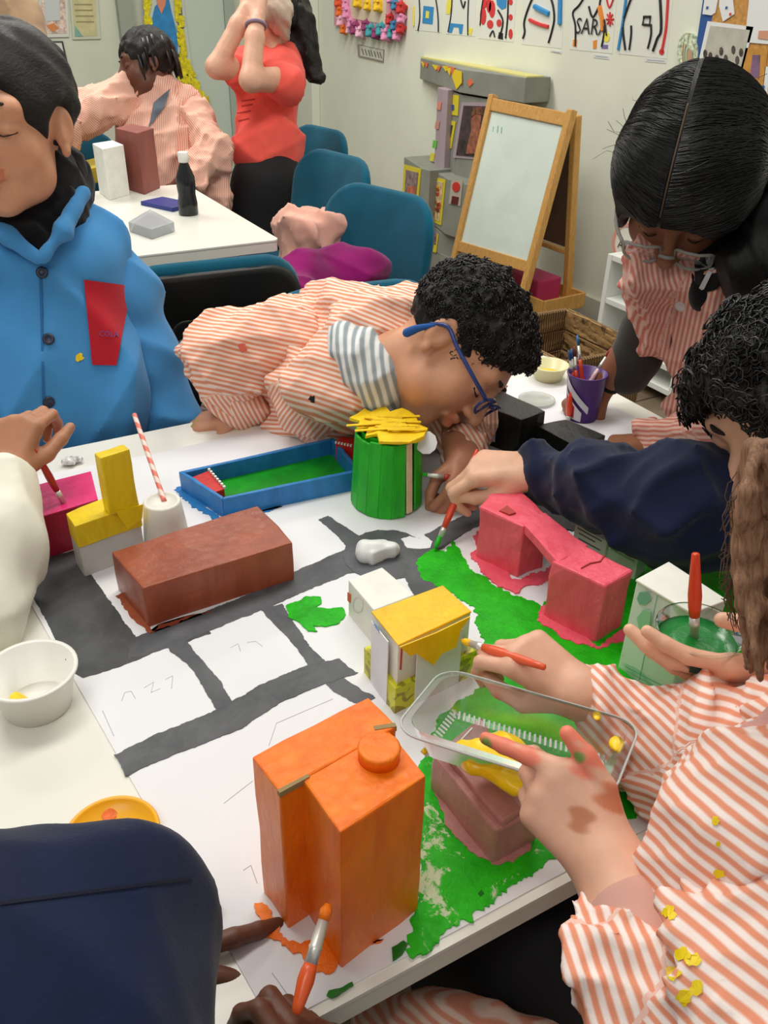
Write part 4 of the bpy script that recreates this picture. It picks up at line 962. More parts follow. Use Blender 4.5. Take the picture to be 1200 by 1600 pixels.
# foot boxes
A_, B_, C_, nl, nr = colbox((660, 352), (688, 362), (745, 366), 398, 2.52)
pic([(662, 358), (686, 366), (682, 395), (658, 386)], B_, nl, m_yf); pic([(668, 358), (684, 364), (682, 382), (665, 376)], B_, nl, flat('mixed_print', (120, 90, 110), .6, var=.5, vs=30), 'picture_detail', .006)
A_, B_, C_, nl, nr = colbox((652, 388), (688, 396), (745, 398), 470, 2.52)
fc = onpl(669, 416, B_, tow(nl, B_))
ntw = tow(nl, B_); hx = hd2; 
for k_ in range(12):
    a = 2*PI*k_/12; d_ = hx*math.cos(a)*.8+A3(0, 0, 1)*math.sin(a); e_ = hx*-math.sin(a)*.8+A3(0, 0, 1)*math.cos(a)
    G().slab([fc+d_*.018+ntw*.006, fc+d_*.034+e_*.012+ntw*.004, fc+d_*.058+ntw*.004, fc+d_*.034-e_*.012+ntw*.004], ntw, .003).obj('petal', m_fy, sp)
G().slab([fc+(hx*math.cos(k_*PI/8)*.8+A3(0, 0, 1)*math.sin(k_*PI/8))*.022+ntw*.008 for k_ in range(16)], ntw, .004).obj('flower_centre', flat('flower_brown', (52, 30, 20), .8), sp)
pic([(694, 408), (706, 408), (704, 432), (692, 431)], B_, nr, m_lil)

# ---- white shelf, basket
sh = thing('white_shelf', 'white open shelf unit against the wall behind the leaning girl', 'shelf', onz(960, 620, 0))
q0 = onX(950, 396, 2.35); fz = q0[2]; y0, y1 = q0[1]-.42, q0[1]
m_shelf = flat('shelf_white', (232, 234, 228), .5)
for y in (y0, y1): G().box((2.54, y-.011, fz/2), (.19, .011, fz/2)).obj('side_panel', m_shelf, sh, bevel=.002)
for z in (fz-.011, fz*.62, fz*.30, .05): G().box((2.54, (y0+y1)/2-.011, z), (.188, (y1-y0)/2-.012, .011)).obj('shelf_board', m_shelf, sh, bevel=.002)
G().box((2.735, (y0+y1)/2-.011, fz/2), (.006, (y1-y0)/2, fz/2)).obj('back_panel', flat('shelf_back', (206, 210, 196), .6), sh)
sg = thing('round_sign', 'round cardboard sign with the letters ATE on top of the white shelf', 'sign', (2.42, q0[1]-.12, fz))
cs_ = onX(980, 380, 2.43); rs = .075
G().lathe(cs_, [(0, 0), (rs*.8, 0), (rs*.8, .006), (0, .006)], 32, R=np.array([[0, 0, -1.], [1, 0, 0], [0, -1, 0]]) @ np.eye(3)).obj('disc', flat('sign_white', (226, 222, 210), .7), sg)
G().lathe(cs_, [(rs*.8, 0), (rs, 0), (rs, .008), (rs*.8, .008), (rs*.8, 0)], 32, R=np.array([[0, 0, -1.], [1, 0, 0], [0, -1, 0]])).obj('ring', flat('sign_ring', (214, 150, 130), .7), sg)
V, F = text_mesh('ATE', .045); V = cs_+np.outer(V[:, 0], A3(0, -1, 0))+np.outer(V[:, 1], A3(0, 0, 1))+A3(-.0095, 0, -.01)
mk('lettering', V, F, flat('sign_ink', (40, 42, 40), .8), sg)
m_grc = flat('grey_panel', (196, 198, 196), .7)
tag(G().slab([A3(2.52, q0[1]-.02, fz), A3(2.52, q0[1]-.16, fz), A3(2.52, q0[1]-.16, fz+.16), A3(2.52, q0[1]-.02, fz+.14)], (-1, 0, 0), .006).obj('display_card', m_grc, None), 'grey display card standing on the white shelf', 'card')
def wicker():
    m, nt, b = newmat('wicker'); co = coord(nt); wv_ = N_(nt, 'ShaderNodeTexWave'); wv_.inputs['Scale'].default_value = 40; wv_.inputs['Distortion'].default_value = 3; nt.links.new(co, wv_.inputs['Vector'])
    nt.links.new(ramp_(nt, wv_.outputs['Fac'], [(.2, L((96, 70, 40))), (.8, L((164, 128, 80)))]), b.inputs['Base Color']); bump_(nt, b, wv_.outputs['Fac'], .8, .006); b.inputs['Roughness'].default_value = .8; return m
m_wk = wicker()
bk_ = thing('wicker_basket', 'open brown wicker basket on the floor between table and white shelf', 'basket', onz(880, 590, 0))
bc = at(878, 560, 2.2); bc = A3(bc[0], bc[1], 0); hB = zat(bc, 520)
bx_, by_ = .13, .15
for k_, (sx_, sy_) in enumerate(((-1, 0), (1, 0), (0, -1), (0, 1))):
    for r_ in range(10):
        z_ = hB*(r_+.5)/10; c_ = bc+A3(bx_*sx_, by_*sy_, z_); h_ = (.007, by_, hB/20*.98) if sx_ else (bx_, .007, hB/20*.98)
        G().box(c_, h_).obj('woven_strip', m_wk, bk_, bevel=.003, seg=1, sub=3, wob=.006, wsc=40)
G().box(bc+A3(0, 0, .006), (bx_, by_, .006)).obj('bottom', m_wk, bk_)

# ---- wall decorations on the drawings wall
NW = A3(-1, 0, 0); m_sheet = flat('drawing_paper', (224, 226, 216), .8); m_ink = flat('black_ink', (30, 30, 32), .7); m_blu = flat('blue_gouache', (52, 140, 198), .7); m_rd = flat('red_gouache', (212, 56, 56), .7); m_yw = flat('yellow_gouache', (236, 222, 80), .7); m_orn = flat('orange_gouache', (232, 140, 50), .7)
def wp(x, y, off=0): return onX(x, y, XW-off)
def stroke(parent, px, wd, mat, off=.004, nm='stroke'):
    P = [wp(x, y, off) for x, y in smoothcurve([(a, b) for a, b in px], 4)] if len(px) > 2 else [wp(x, y, off) for x, y in px]
    return G().tube(P, wd*.72, 5).obj(nm, mat, parent)
def patch(parent, px, mat, off=.002, th=.0015, nm='colour_patch'): return G().slab([wp(x, y, off) for x, y in px], NW, th).obj(nm, mat, parent)
def drawing(px, label):
    t = thing('child_drawing', label, 'drawing', wp(*px[0]), 'drawings in a row on the wall'); patch(t, px, m_sheet, 0, .0015, 'sheet'); return t
d = drawing([(649, -45), (694, -40), (690, 51), (648, 47)], 'drawing with a blue square around a yellow patch, leftmost of the row')
stroke(d, [(653, 48), (656, 25), (654, -20)], .006, m_ink); stroke(d, [(685, 50), (684, 20), (678, -20)], .006, m_ink); patch(d, [(662, 9), (678, 11), (676, 38), (660, 36)], m_blu); patch(d, [(666, 17), (671, 18), (670, 29), (665, 28)], m_yw, .004); stroke(d, [(646, 40), (647, 10)], .008, m_yw)
d = drawing([(699, -40), (746, -35), (742, 57), (697, 53)], 'drawing with a blue arch and yellow corner patches')
stroke(d, [(700, 50), (705, 20), (707, -20)], .005, m_ink); stroke(d, [(731, 55), (731, 25), (733, -20)], .005, m_ink); patch(d, [(703, 36), (724, 38), (722, 53), (718, 53), (717, 43), (709, 42), (706, 51), (701, 51)], m_blu); patch(d, [(699, 0), (707, 0), (703, 22), (697, 22)], m_yw); patch(d, [(733, 43), (739, 45), (736, 56), (732, 52)], m_yw); stroke(d, [(720, 0), (724, 12), (727, 2)], .006, m_ink)
d = drawing([(752, -35), (808, -30), (803, 66), (748, 60)], 'drawing filled with red blots and a row of red dots')
for x, y, w_, h_ in ((755, 25, 5, 14), (764, 8, 4, 12), (769, 14, 5, 14), (766, 38, 5, 7), (780, 36, 4, 6), (757, 5, 4, 8)): patch(d, [(x+w_*math.cos(k_*PI/5), y+h_*math.sin(k_*PI/5)) for k_ in range(10)], m_rd)
for y in (3, 27, 53): patch(d, [(798+3.2*math.cos(k_*PI/5), y+(5 if y < 50 else 8)*math.sin(k_*PI/5)) for k_ in range(10)], m_rd)
patch(d, [(775, -6), (792, -4), (791, 12), (784, 15), (777, 8)], m_blu); stroke(d, [(794, 0), (793, 30), (790, 60)], .006, m_ink); stroke(d, [(778, 16), (786, 34), (780, 60)], .006, m_ink); stroke(d, [(765, 57), (770, 48), (773, 58)], .005, m_ink); stroke(d, [(750, 40), (753, 10), (757, -10)], .005, m_ink); patch(d, [(780, 50), (786, 52), (786, 62), (778, 60)], m_ink)
d = drawing([(817, -30), (884, -24), (878, 76), (815, 69)], 'drawing with a bold blue bar above a red bar')
stroke(d, [(817, 60), (820, 50), (819, 35), (825, 14), (835, -10)], .007, m_ink); stroke(d, [(857, 67), (862, 50), (866, 30), (864, 8), (858, -10)], .007, m_ink); stroke(d, [(835, 10), (846, 16), (858, 22)], .016, m_blu); stroke(d, [(827, 31), (842, 38), (857, 42)], .011, m_rd); stroke(d, [(876, -20), (875, 38)], .017, m_blu)
d = drawing([(892, -24), (965, -17), (957, 84), (890, 77)], 'drawing lettered SARA with an orange stripe and a red star')
stroke(d, [(899, 72), (899, 40), (895, 20), (905, 8), (915, -8)], .006, m_ink); stroke(d, [(940, 73), (944, 50), (941, 30), (937, 10), (940, -10)], .006, m_ink); stroke(d, [(937, 10), (941, 30), (942, 48)], .014, m_orn); stroke(d, [(934, 12), (939, 32), (940, 45)], .005, m_rd); stroke(d, [(920, 10), (926, 27), (935, 12)], .006, m_ink)
patch(d, [(948+5*math.cos(k_*PI/5), 58+8*math.sin(k_*PI/5)) for k_ in range(10)], m_yw)
for a in range(4): stroke(d, [(953+6*math.cos(a*PI/4), 30+11*math.sin(a*PI/4)), (953-6*math.cos(a*PI/4), 30-11*math.sin(a*PI/4))], .005, m_rd)
stroke(d, [(947, -6), (952, 12), (959, -4)], .005, m_rd); patch(d, [(896, 62), (902, 62), (901, 73), (895, 72)], m_orn); patch(d, [(927, 64), (933, 62), (932, 76), (927, 76)], m_orn); patch(d, [(940, 70), (950, 70), (950, 76), (940, 76)], flat('violet_gouache', (120, 110, 160), .7))
V, F = text_mesh('SARA', .085); cS = wp(924, 43, .006); ex_ = nrm(wp(940, 41)-wp(908, 39)); ex_[0] = 0; ex_ = nrm(ex_); ez_ = np.cross(ex_, NW); ez_ = ez_ if ez_[2] > 0 else -ez_
mk('lettering', cS+np.outer(V[:, 0], ex_)+np.outer(V[:, 1], ez_), F, m_ink, d)
d = drawing([(968, -16), (1052, -8), (1042, 92), (966, 84)], 'drawing of a big black outlined figure with a small square, rightmost of the row')
stroke(d, [(979, -10), (974, 30), (966, 78)], .009, m_blu); stroke(d, [(988, -8), (978, 20), (973, 42), (977, 78)], .007, m_ink); stroke(d, [(1031, -8), (1033, 45), (1027, 60), (1020, 80)], .008, m_ink); stroke(d, [(986, 40), (986, 55), (983, 78)], .006, m_ink); stroke(d, [(1017, 38), (1017, 55), (1012, 76)], .006, m_ink); stroke(d, [(1044, -8), (1041, 40), (1038, 60), (1034, 80)], .008, m_rd)
G().tube([wp(x, y, .005) for x, y in ((1006, 26), (1016, 26), (1015, 39), (1004, 38))], .005, 5, closed=True).obj('stroke', m_ink, d)
patch(d, [(1034+4*math.cos(k_*PI/5), 81+5*math.sin(k_*PI/5)) for k_ in range(10)], m_rd)
m_lab = flat('label_paper', (214, 218, 214), .8)
for x0, y0_, x1, y1_, lb in ((860, 77, 878, 84, 'small caption strip below the blue and red bar drawing'), (928, 84, 952, 93, 'small caption strip below the SARA drawing'), (1008, 90, 1041, 99, 'small caption strip below the rightmost drawing')):
    t = thing('caption_strip', lb, 'label', wp(x0, y0_), 'caption strips under the drawings'); patch(t, [(x0, y0_), (x1, y0_+3), (x1, y1_), (x0, y1_-3)], m_lab, .0, .002, 'strip')
    patch(t, [(x0+3, y0_+3), (x1-3, y0_+5), (x1-3, y0_+6.2), (x0+3, y0_+4.2)], flat('caption_ink', (160, 166, 176), .8), .002, .0006, 'print_line')
# flower frame and plaque
ff = thing('flower_frame', 'picture framed with colourful paper flowers high on the wall', 'picture', wp(575, 20)); patch(ff, [(528, -60), (632, -45), (626, 52), (526, 40)], flat('pink_frame_back', (222, 160, 176), .8), 0, .02, 'frame'); patch(ff, [(548, -40), (606, -32), (603, 38), (546, 28)], flat('frame_picture', (220, 204, 178), .8), .02, .003, 'picture')
cols = [(226, 90, 50), (240, 196, 40), (60, 130, 170), (230, 150, 190), (150, 60, 110), (236, 120, 40), (90, 70, 140), (236, 214, 60), (200, 50, 50), (70, 160, 170), (240, 190, 210)]
fmats = [flat('paper_flower_%d' % i, c, .8) for i, c in enumerate(cols)]
fsph = S().ell((0, 0, 0), (.032, .032, .032)); Vf, Ff = fsph.mesh(.009, lumps(.012, 150, 4))
spots = [(530, 2), (531, 18), (533, 33), (537, 46), (546, 46), (556, 44), (563, 50), (572, 40), (580, 48), (588, 52), (596, 46), (604, 54), (612, 52), (620, 55), (626, 44), (627, 28), (627, 12), (618, 8), (610, 30), (616, 40), (543, 20), (541, 6), (549, 36), (612, -4), (592, 8), (575, 8), (560, 2)]
for i, (x, y) in enumerate(spots): mk('paper_flower', Vf*random.uniform(.75, 1.15)+wp(x, y, .03), Ff, fmats[(i*5+i//3) % len(fmats)] if i < 20 else fmats[3 if i < 24 else 1], ff, True)
pq = thing('wall_plaque', 'small pale name plaque below the flower frame', 'sign', wp(580, 82)); patch(pq, [(560, 69), (601, 78), (600, 97), (561, 88)], flat('plaque_edge', (150, 146, 136), .6), 0, .008, 'backing'); patch(pq, [(562, 71), (599, 79), (598, 95), (563, 87)], flat('plaque_face', (206, 206, 194), .6), .008, .002, 'face')
for k_, x in enumerate((567, 572, 577, 581, 586, 591, 595)): stroke(pq, [(x-1.5, 76+(x-566)*.2), (x+1.2, 85+(x-566)*.2)], .004, flat('plaque_ink', (90, 90, 84), .7) if k_ == 0 else bpy.data.materials['plaque_ink'], .012, 'print_mark')
# cork board corner
cbd = thing('cork_board', 'blue edged cork board full of photographs at the upper right', 'notice board', wp(1150, 60)); m_cork = flat('cork', (190, 140, 74), .9, var=.12, vs=60); m_bf = flat('blue_frame', (40, 84, 150), .5)
patch(cbd, [(1112, -60), (1290, -40), (1262, 160), (1082, 140)], m_bf, 0, .015, 'frame'); patch(cbd, [(1126, -50), (1275, -40), (1250, 140), (1098, 122)], m_cork, .0152, .002, 'cork')
def photo(nm, px, mat, inner, imat, parts, label):
    t = thing(nm, label, 'photograph', wp(*px[0], .02), 'photographs on the cork board'); patch(t, px, mat, .019, .002, 'print')
    if inner: patch(t, inner, imat, .0215, .0008, 'picture')
    for q_, cc_ in parts: patch(t, q_, cc_, .023, .0008, 'picture_detail')
m_ph = flat('photo_white', (226, 228, 226), .5); m_phi = flat('photo_room', (186, 184, 170), .5, var=.06, vs=20); pd1 = flat('photo_dark', (70, 62, 58), .5, var=.4, vs=50); pd2 = flat('photo_mixed', (150, 130, 106), .5, var=.5, vs=60); pd3 = flat('photo_green', (44, 82, 60), .5)
photo('classroom_photo', [(1106, 33), (1178, 42), (1150, 150), (1082, 140)], m_ph, [(1110, 40), (1172, 47), (1148, 146), (1088, 136)], m_phi,
      [([(x_+3.2*math.cos(q_*PI/4), y_+7*math.sin(q_*PI/4)) for q_ in range(8)], pd1) for x_, y_ in ((1102, 84), (1110, 88), (1120, 92), (1127, 80), (1134, 92), (1146, 78), (1158, 82), (1152, 94))]+[([(1094, 100), (1120, 98), (1152, 104), (1146, 146), (1090, 134)], pd2), ([(1142, 104), (1152, 106), (1146, 134), (1136, 132)], pd3)], 'big photo of a crowded classroom pinned on the cork board')
photo('art_photo', [(1160, 74), (1200, 78), (1192, 150), (1150, 144)], flat('art_ochre', (196, 140, 60), .6, var=.1, vs=30), [(1176, 86), (1188, 86), (1186, 122), (1172, 120)], flat('art_figure', (120, 90, 120), .6, var=.2), [([(1154, 130), (1195, 134), (1193, 146), (1152, 142)], m_bf)], 'ochre picture of a small figure on the cork board')
photo('paper_note', [(1172, -10), (1240, -5), (1236, 72), (1164, 66)], m_ph, None, None, [([(1186, 48), (1200, 48), (1200, 62), (1184, 60)], flat('note_print', (206, 150, 120), .6))], 'white paper note at the top of the cork board')
photo('paper_cutout', [(1104, -20), (1124, -10), (1118, 20), (1112, 24), (1098, 22)], m_ph, None, None, [([(1104, 10), (1107, 10), (1106, 14), (1103, 14)], m_bf)], 'white cut paper shape with blue dots on the cork board')
photo('paper_cutout', [(1126, -20), (1144, -16), (1148, 22), (1130, 34), (1124, 10)], m_ph, None, None, [([(1134, 10), (1137, 10), (1136, 14), (1133, 14)], m_bf), ([(1140, 20), (1143, 20), (1142, 24), (1139, 24)], m_rd)], 'white cut paper shape with red dot on the cork board')
photo('photo_strip', [(1196, 104), (1240, 106), (1230, 190), (1188, 184)], m_ph, [(1202, 116), (1236, 118), (1228, 184), (1196, 178)], pd2, [], 'white bordered photo at the right rim of the cork board')
pt = thing('mosaic_plate', 'patterned round paper plate hanging beside the cork board', 'plate', wp(1080, 82)); patch(pt, [(1080+16*math.cos(k_*PI/10), 82+31*math.sin(k_*PI/10)) for k_ in range(20)], flat('mosaic', (178, 188, 160), .7, var=.35, vs=90), .0, .02, 'disc')
for k_ in range(6): patch(pt, [(1068+(3+k_)*math.cos(q_*PI/6)*.5+k_*2, 88+22*math.sin(q_*PI/6)*(1-k_*.1)) for q_ in range(12)], flat('mosaic_%d' % k_, [(150, 110, 90), (210, 190, 120), (90, 130, 140), (200, 200, 180), (130, 160, 90), (190, 150, 120)][k_], .7), .02+k_*.001, .001, 'pattern')

# ---- posters on the back wall
def poster(nm, label, px, mat, inner=None, imat=None, extra=(), th=.012, cat='poster'):
    t = thing(nm, label, cat, onback(*px[2]), 'posters on the back wall'); wallquad('backing', px, .0, th, mat, t, bevel=.003)
    if inner: wallquad('print', inner, th, .002, imat, t)
    for q_, cc_ in extra: wallquad('print_detail', q_, th+.002, .002, cc_, t)
m_pw = flat('poster_white', (222, 222, 214), .6)
poster('floral_poster', 'white poster with a reddish flower border on the back wall', [(58, -30), (104, -30), (108, 58), (64, 59)], m_pw, [(62, -25), (100, -25), (104, 52), (67, 53)], flat('floral_border', (214, 184, 172), .6, var=.25, vs=45), [([(68, -25), (92, -25), (94, 32), (71, 33)], flat('poster_pale', (206, 212, 212), .6)), ([(72, 40), (84, 36), (92, 44), (82, 50)], flat('poster_flower', (220, 140, 80), .6))])
poster('text_poster', 'pale yellow text poster on the back wall', [(106, -30), (152, -30), (157, 61), (113, 62)], flat('poster_mint', (206, 212, 192), .6), [(111, -25), (147, -25), (152, 56), (117, 57)], flat('poster_cream', (206, 200, 150), .6, var=.06), [([(116+k_, 6+k_*9), (144+k_, 6+k_*9), (144+k_, 8+k_*9), (116+k_, 8+k_*9)], flat('poster_text', (160, 150, 110), .7)) for k_ in range(4)]+[([(117, 40), (130, 57), (117, 57)], flat('poster_teal', (130, 178, 166), .6))])
poster('framed_sign', 'framed white sign with a red octagon on the back wall', [(66, 64), (98, 64), (108, 109), (74, 110)], flat('black_frame', (70, 72, 68), .5), [(68, 67), (96, 67), (105, 106), (75, 107)], flat('sign_face', (220, 220, 214), .5), [([(76, 72), (90, 71), (97, 80), (100, 95), (92, 104), (81, 104), (73, 95), (71, 80)], flat('octagon_red', (214, 70, 60), .5))]+[([(76+k_*6, 84), (79+k_*6, 82), (82+k_*6, 92), (79+k_*6, 94)], m_pw) for k_ in range(3)], cat='sign')
poster('round_corner_poster', 'white poster with red and blue fields, lowest on the back wall', [(76, 110), (112, 112), (122, 140), (122, 152), (84, 152)], m_pw, [(76, 112), (108, 114), (116, 148), (84, 150)], flat('poster_grey', (176, 196, 186), .6), [([(77, 112), (88, 113), (91, 132), (80, 132)], flat('poster_blue', (86, 92, 160), .6)), ([(80, 134), (90, 134), (98, 148), (116, 150), (84, 152)], flat('poster_red', (206, 90, 80), .6))])
yc2 = flat('yellow_sheet', (232, 216, 40), .6); poster('yellow_poster', 'bright yellow sheet at the top left of the back wall', [(24, -30), (46, -30), (49, 12), (36, 14)], yc2)
poster('colour_square_poster', 'red and blue collage on the pale door', [(290, -10), (312, -10), (314, 29), (292, 28)], flat('collage_base', (206, 214, 206), .6), None, None, [([(290, -8), (300, -8), (301, 10), (291, 10)], flat('collage_blue', (60, 100, 170), .6)), ([(301, -8), (312, -8), (312, 9), (302, 9)], m_rd), ([(293, 19), (301, 20), (302, 28), (294, 28)], m_rd), ([(301, 10), (308, 10), (309, 28), (303, 28)], bpy.data.materials.get('collage_blue') or m_blu), ([(308, 20), (314, 21), (313, 29), (308, 29)], m_yw)], .03)
poster('colour_square_poster', 'small blue and red card low on the pale door', [(321, 123), (334, 126), (337, 152), (322, 147)], m_blu, None, None, [([(328, 126), (334, 127), (336, 151), (329, 149)], m_rd)], .03)
mf = thing('mosaic_figure', 'tall blue figure panel framed with yellow mosaic scraps on the back wall', 'artwork', onback(270, 150))
MO = .05
wallquad('panel', [(222, -40), (280, -40), (300, 110), (326, 175), (235, 170), (226, 60)], MO, .012, flat('panel_white', (206, 214, 204), .6), mf)
wallquad('robe', [(242, 10), (262, -10), (268, 20), (276, 50), (278, 90), (274, 112), (255, 90), (234, 80), (235, 40)], MO+.012, .006, flat('robe_blue', (46, 134, 196), .6, var=.12, vs=14), mf)
wallquad('face', [(242, -20), (262, -20), (258, 8), (252, 22), (246, 8)], MO+.018, .004, flat('face_orange', (222, 140, 110), .6), mf)
g = G(); rs_ = random.Random(5)
for k_ in range(260):
    t_ = rs_.random()
    if k_ < 60: x, y = 224+rs_.random()*9+t_*3, -20+t_*78
    elif k_ < 130: x, y = 272+rs_.random()*9+t_*10, -20+t_*120
    else: x, y = 276+t_*38+rs_.uniform(-12, 14), 95+t_*72+rs_.uniform(-8, 6)
    if x > 326 or x < 222: continue
    P = [onback(x+a, y+b, MO+.019+rs_.random()*.004) for a, b in ((-3, -4), (2.5, -3.5), (3.5, 4), (-1.5, 4.5))]; g.slab(P, (0, -1, 0), .003)
o = g.obj('mosaic_scraps', flat('mosaic_yellow', (226, 208, 26), .6, var=.16, vs=60), mf); o['kind'] = 'stuff'
wallquad('dark_ground', [(270, 96), (282, 80), (326, 172), (300, 172)], MO+.012, .004, flat('mosaic_ground', (96, 92, 30), .7), mf)

# ================================================================== PEOPLE
def sdir(a, b):
    a = np.array(a); b = np.array(b); ax = nrm(b-a); v = nrm((a+b)/2-CAM); return nrm(np.cross(ax, v))
def frame(F, U):
    """head/body frame: columns = person's right, forward, up"""
    F = nrm(F); U = nrm(np.array(U)-F*np.dot(U, F)); R = np.cross(F, U); return np.stack([R, F, U], 1)
def xf(V, R, loc, s=1.0): return np.array(loc)+s*(np.asarray(V) @ R.T)

class Body:
    def __init__(s): s.V = []; s.F = []; s.T = []; s.n = 0
    def add(s, V, F, tint=None):
        V = np.asarray(V); s.V.append(V); s.F.append(np.asarray(F)+s.n); s.n += len(V)
        s.T.append(np.ones((len(V), 3)) if tint is None else tint); return s
    def obj(s, mat, parent, name='body'):
        V = np.concatenate(s.V); F = np.concatenate(s.F); return mk(name, V, F, mat, parent, True, attrs={'tint': np.concatenate(s.T)})
def head_mesh(res=.0028, open_eyes=False):
    s = S()
    s.ell((0, -.018, .035), (.073, .091, .080), k=.02)
    s.ell((0, .034, -.02), (.058, .054, .085), k=.03)
    s.cone((-.034, .024, -.066), (.034, .024, -.066), .028, .028, k=.03)
    s.ell((0, .058, -.096), (.022, .022, .019), k=.025)
    for q in (-1, 1):
        s.ell((q*.034, .056, -.030), (.025, .022, .026), k=.02)
    s.cone((-.038, .071, .028), (.038, .071, .028), .012, .012, k=.018)
    for q in (-1, 1): s.ell((q*.031, .097, .005), (.019, .013, .0115), k=.014, op='s')
    for q in (-1, 1): s.ell((q*.031, .0705, .003), (.0155, .0145, .0125), k=.003)
    s.cone((0, .086, .014), (0, .107, -.024), .0065, .0115, k=.012)
    for q in (-1, 1): s.ell((q*.011, .095, -.027), (.0085, .010, .0075), k=.006)
    for q in (-1, 1): s.ell((q*.0065, .101, -.036), (.0035, .005, .004), k=.003, op='s')
    s.chain([(-.020, .081, -.0545), (-.006, .0925, -.050), (0, .0918, -.0515), (.006, .0925, -.050), (.020, .081, -.0545)], [.003, .0058, .0055, .0058, .003], k=.006)
    s.chain([(-.018, .081, -.058), (0, .0905, -.0625), (.018, .081, -.058)], [.0035, .0072, .0035], k=.006)
    s.chain([(-.021, .090, -.0558), (0, .1005, -.0565), (.021, .090, -.0558)], [.001, .0018, .001], k=.003, op='s')
    for q in (-1, 1):
        R = np.array([[.96, -q*.28, 0], [q*.28, .96, 0], [0, 0, 1]]); s.ell((q*.072, -.012, -.004), (.009, .019, .029), R, k=.007)
        s.ell((q*.084, -.008, -.002), (.008, .012, .020), R, k=.005, op='s'); s.ell((q*.074, -.006, -.033), (.006, .008, .009), k=.004)
    s.cone((0, -.022, -.05), (0, -.045, -.175), .046, .050, k=.03)
    V, F = s.mesh(res)
    T_ = np.ones((len(V), 3))
    lip = (np.abs(V[:, 0]) < .021) & (V[:, 2] < -.0465) & (V[:, 2] > -.0695) & (V[:, 1] > .080)
    T_[lip] = (.92, .62, .60)
    ck = np.exp(-(((np.abs(V[:, 0])-.036)/.02)**2+((V[:, 2]+.03)/.022)**2))*(V[:, 1] > .04)
    T_ *= 1-ck[:, None]*np.array([0., .08, .08])
    return V, F, T_
HEADM = head_mesh()
def cap_hair(v=.010, front=.05, low=-.045, disp=None, res=.0035, back=0, extra=None, side=0.0):
    s = S(); s.ell((0, -.020, .038), (.074+v, .092+v+back, .081+v), k=.01)
    if extra: extra(s)
    s.ell((0, .125, front-.085), (.080, .078, .095), k=.012, op='s')
    s.box((0, .0, low-.12), (.2, .2, .12), rr=.01, k=.012, op='s')
    for q in (-1, 1): s.ell((q*.090, .004, -.014+side), (.032, .028, .036), k=.01, op='s')
    return s.mesh(res, disp)
def curls(V, R, loc, s, n, rad=.006, tr=.0007, seed=0, pick=None, turns=1.3, out=.004):
    """short springy curls lying on the hair surface"""
    r = np.random.default_rng(seed); idx = np.arange(len(V)) if pick is None else np.where(pick(V))[0]
    g = G(); c = np.array([0, -.02, .03])
    for i in r.choice(idx, n):
        p = V[i]; nn = nrm(p-c); a = nrm(np.cross(nn, r.normal(size=3))); b = np.cross(nn, a); k = rad*r.uniform(.6, 1.3); ph = r.uniform(0, 6)
        P = [p+nn*(out*(t*1.2)-.001)+(a*math.cos(ph+t*turns*2*PI)+b*math.sin(ph+t*turns*2*PI))*k*(1-.3*t) for t in np.linspace(0, 1, 8)]
        g.tube(xf(P, R, loc, s), tr, 3, cap=False)
    return g
def strands(g, P0, P1, n, spread, sag, tr=.0006, seed=0, wav=.0, wf=3, k=12):
    r = np.random.default_rng(seed)
    for i in range(n):
        o = r.normal(size=3)*spread; o2 = r.normal(size=3)*spread*1.3; ph = r.uniform(0, 6); a = nrm(np.cross(P1-P0, r.normal(size=3)))
        g.tube([P0+o+(P1-P0+o2)*t+np.array(sag)*4*t*(1-t)+a*wav*math.sin(ph+t*wf*2*PI) for t in np.linspace(0, 1, k)], tr*r.uniform(.7, 1.3), 3, cap=False)
    return g
def put_head(B, R, loc, s): V, F, T_ = HEADM; B.add(xf(V, R, loc, s), F, T_)
def face_bits(parent, R, loc, s, brow, lash=(40, 26, 20)):
    mb = flat('brow_hair', brow, .8); ml = flat('lash', lash, .7)
    for q in (-1, 1):
        P = smoothcurve([(q*.013, .0855, .030), (q*.028, .0865, .0345), (q*.044, .073, .031)], 4); G().tube(xf(P, R, loc, s), [.0012, .0022, .0026, .0028, .0028, .0026, .0022, .0016, .0008], 6).obj('eyebrow', mb, parent, smooth=True)
        P = smoothcurve([(q*.0165, .0795, -.001), (q*.030, .0850, -.0055), (q*.0455, .0745, -.001)], 5); G().tube(xf(P, R, loc, s), .0011, 5).obj('eyelashes', ml, parent, smooth=True)
def hair_obj(parent, V, F, R, loc, s, mat, hv=None, name='hair'):
    W = xf(V, R, loc, s); hv = V*130 if hv is None else hv; return mk(name, W, F, mat, parent, True, attrs={'hv': hv})
def hand(s, W, f, t, sz=.8, curl=((20, 25, 15),)*4, thumb=None, spread=.06, roll=0):
    """blend a hand into s; W wrist, f to fingers, t thumb side; back normal n = t x f or f x t chosen so palm = -n. Returns grip info"""
    f = nrm(f); t = nrm(np.array(t)-f*np.dot(t, f)); n = np.cross(f, t)*1.0
    return f, t, n
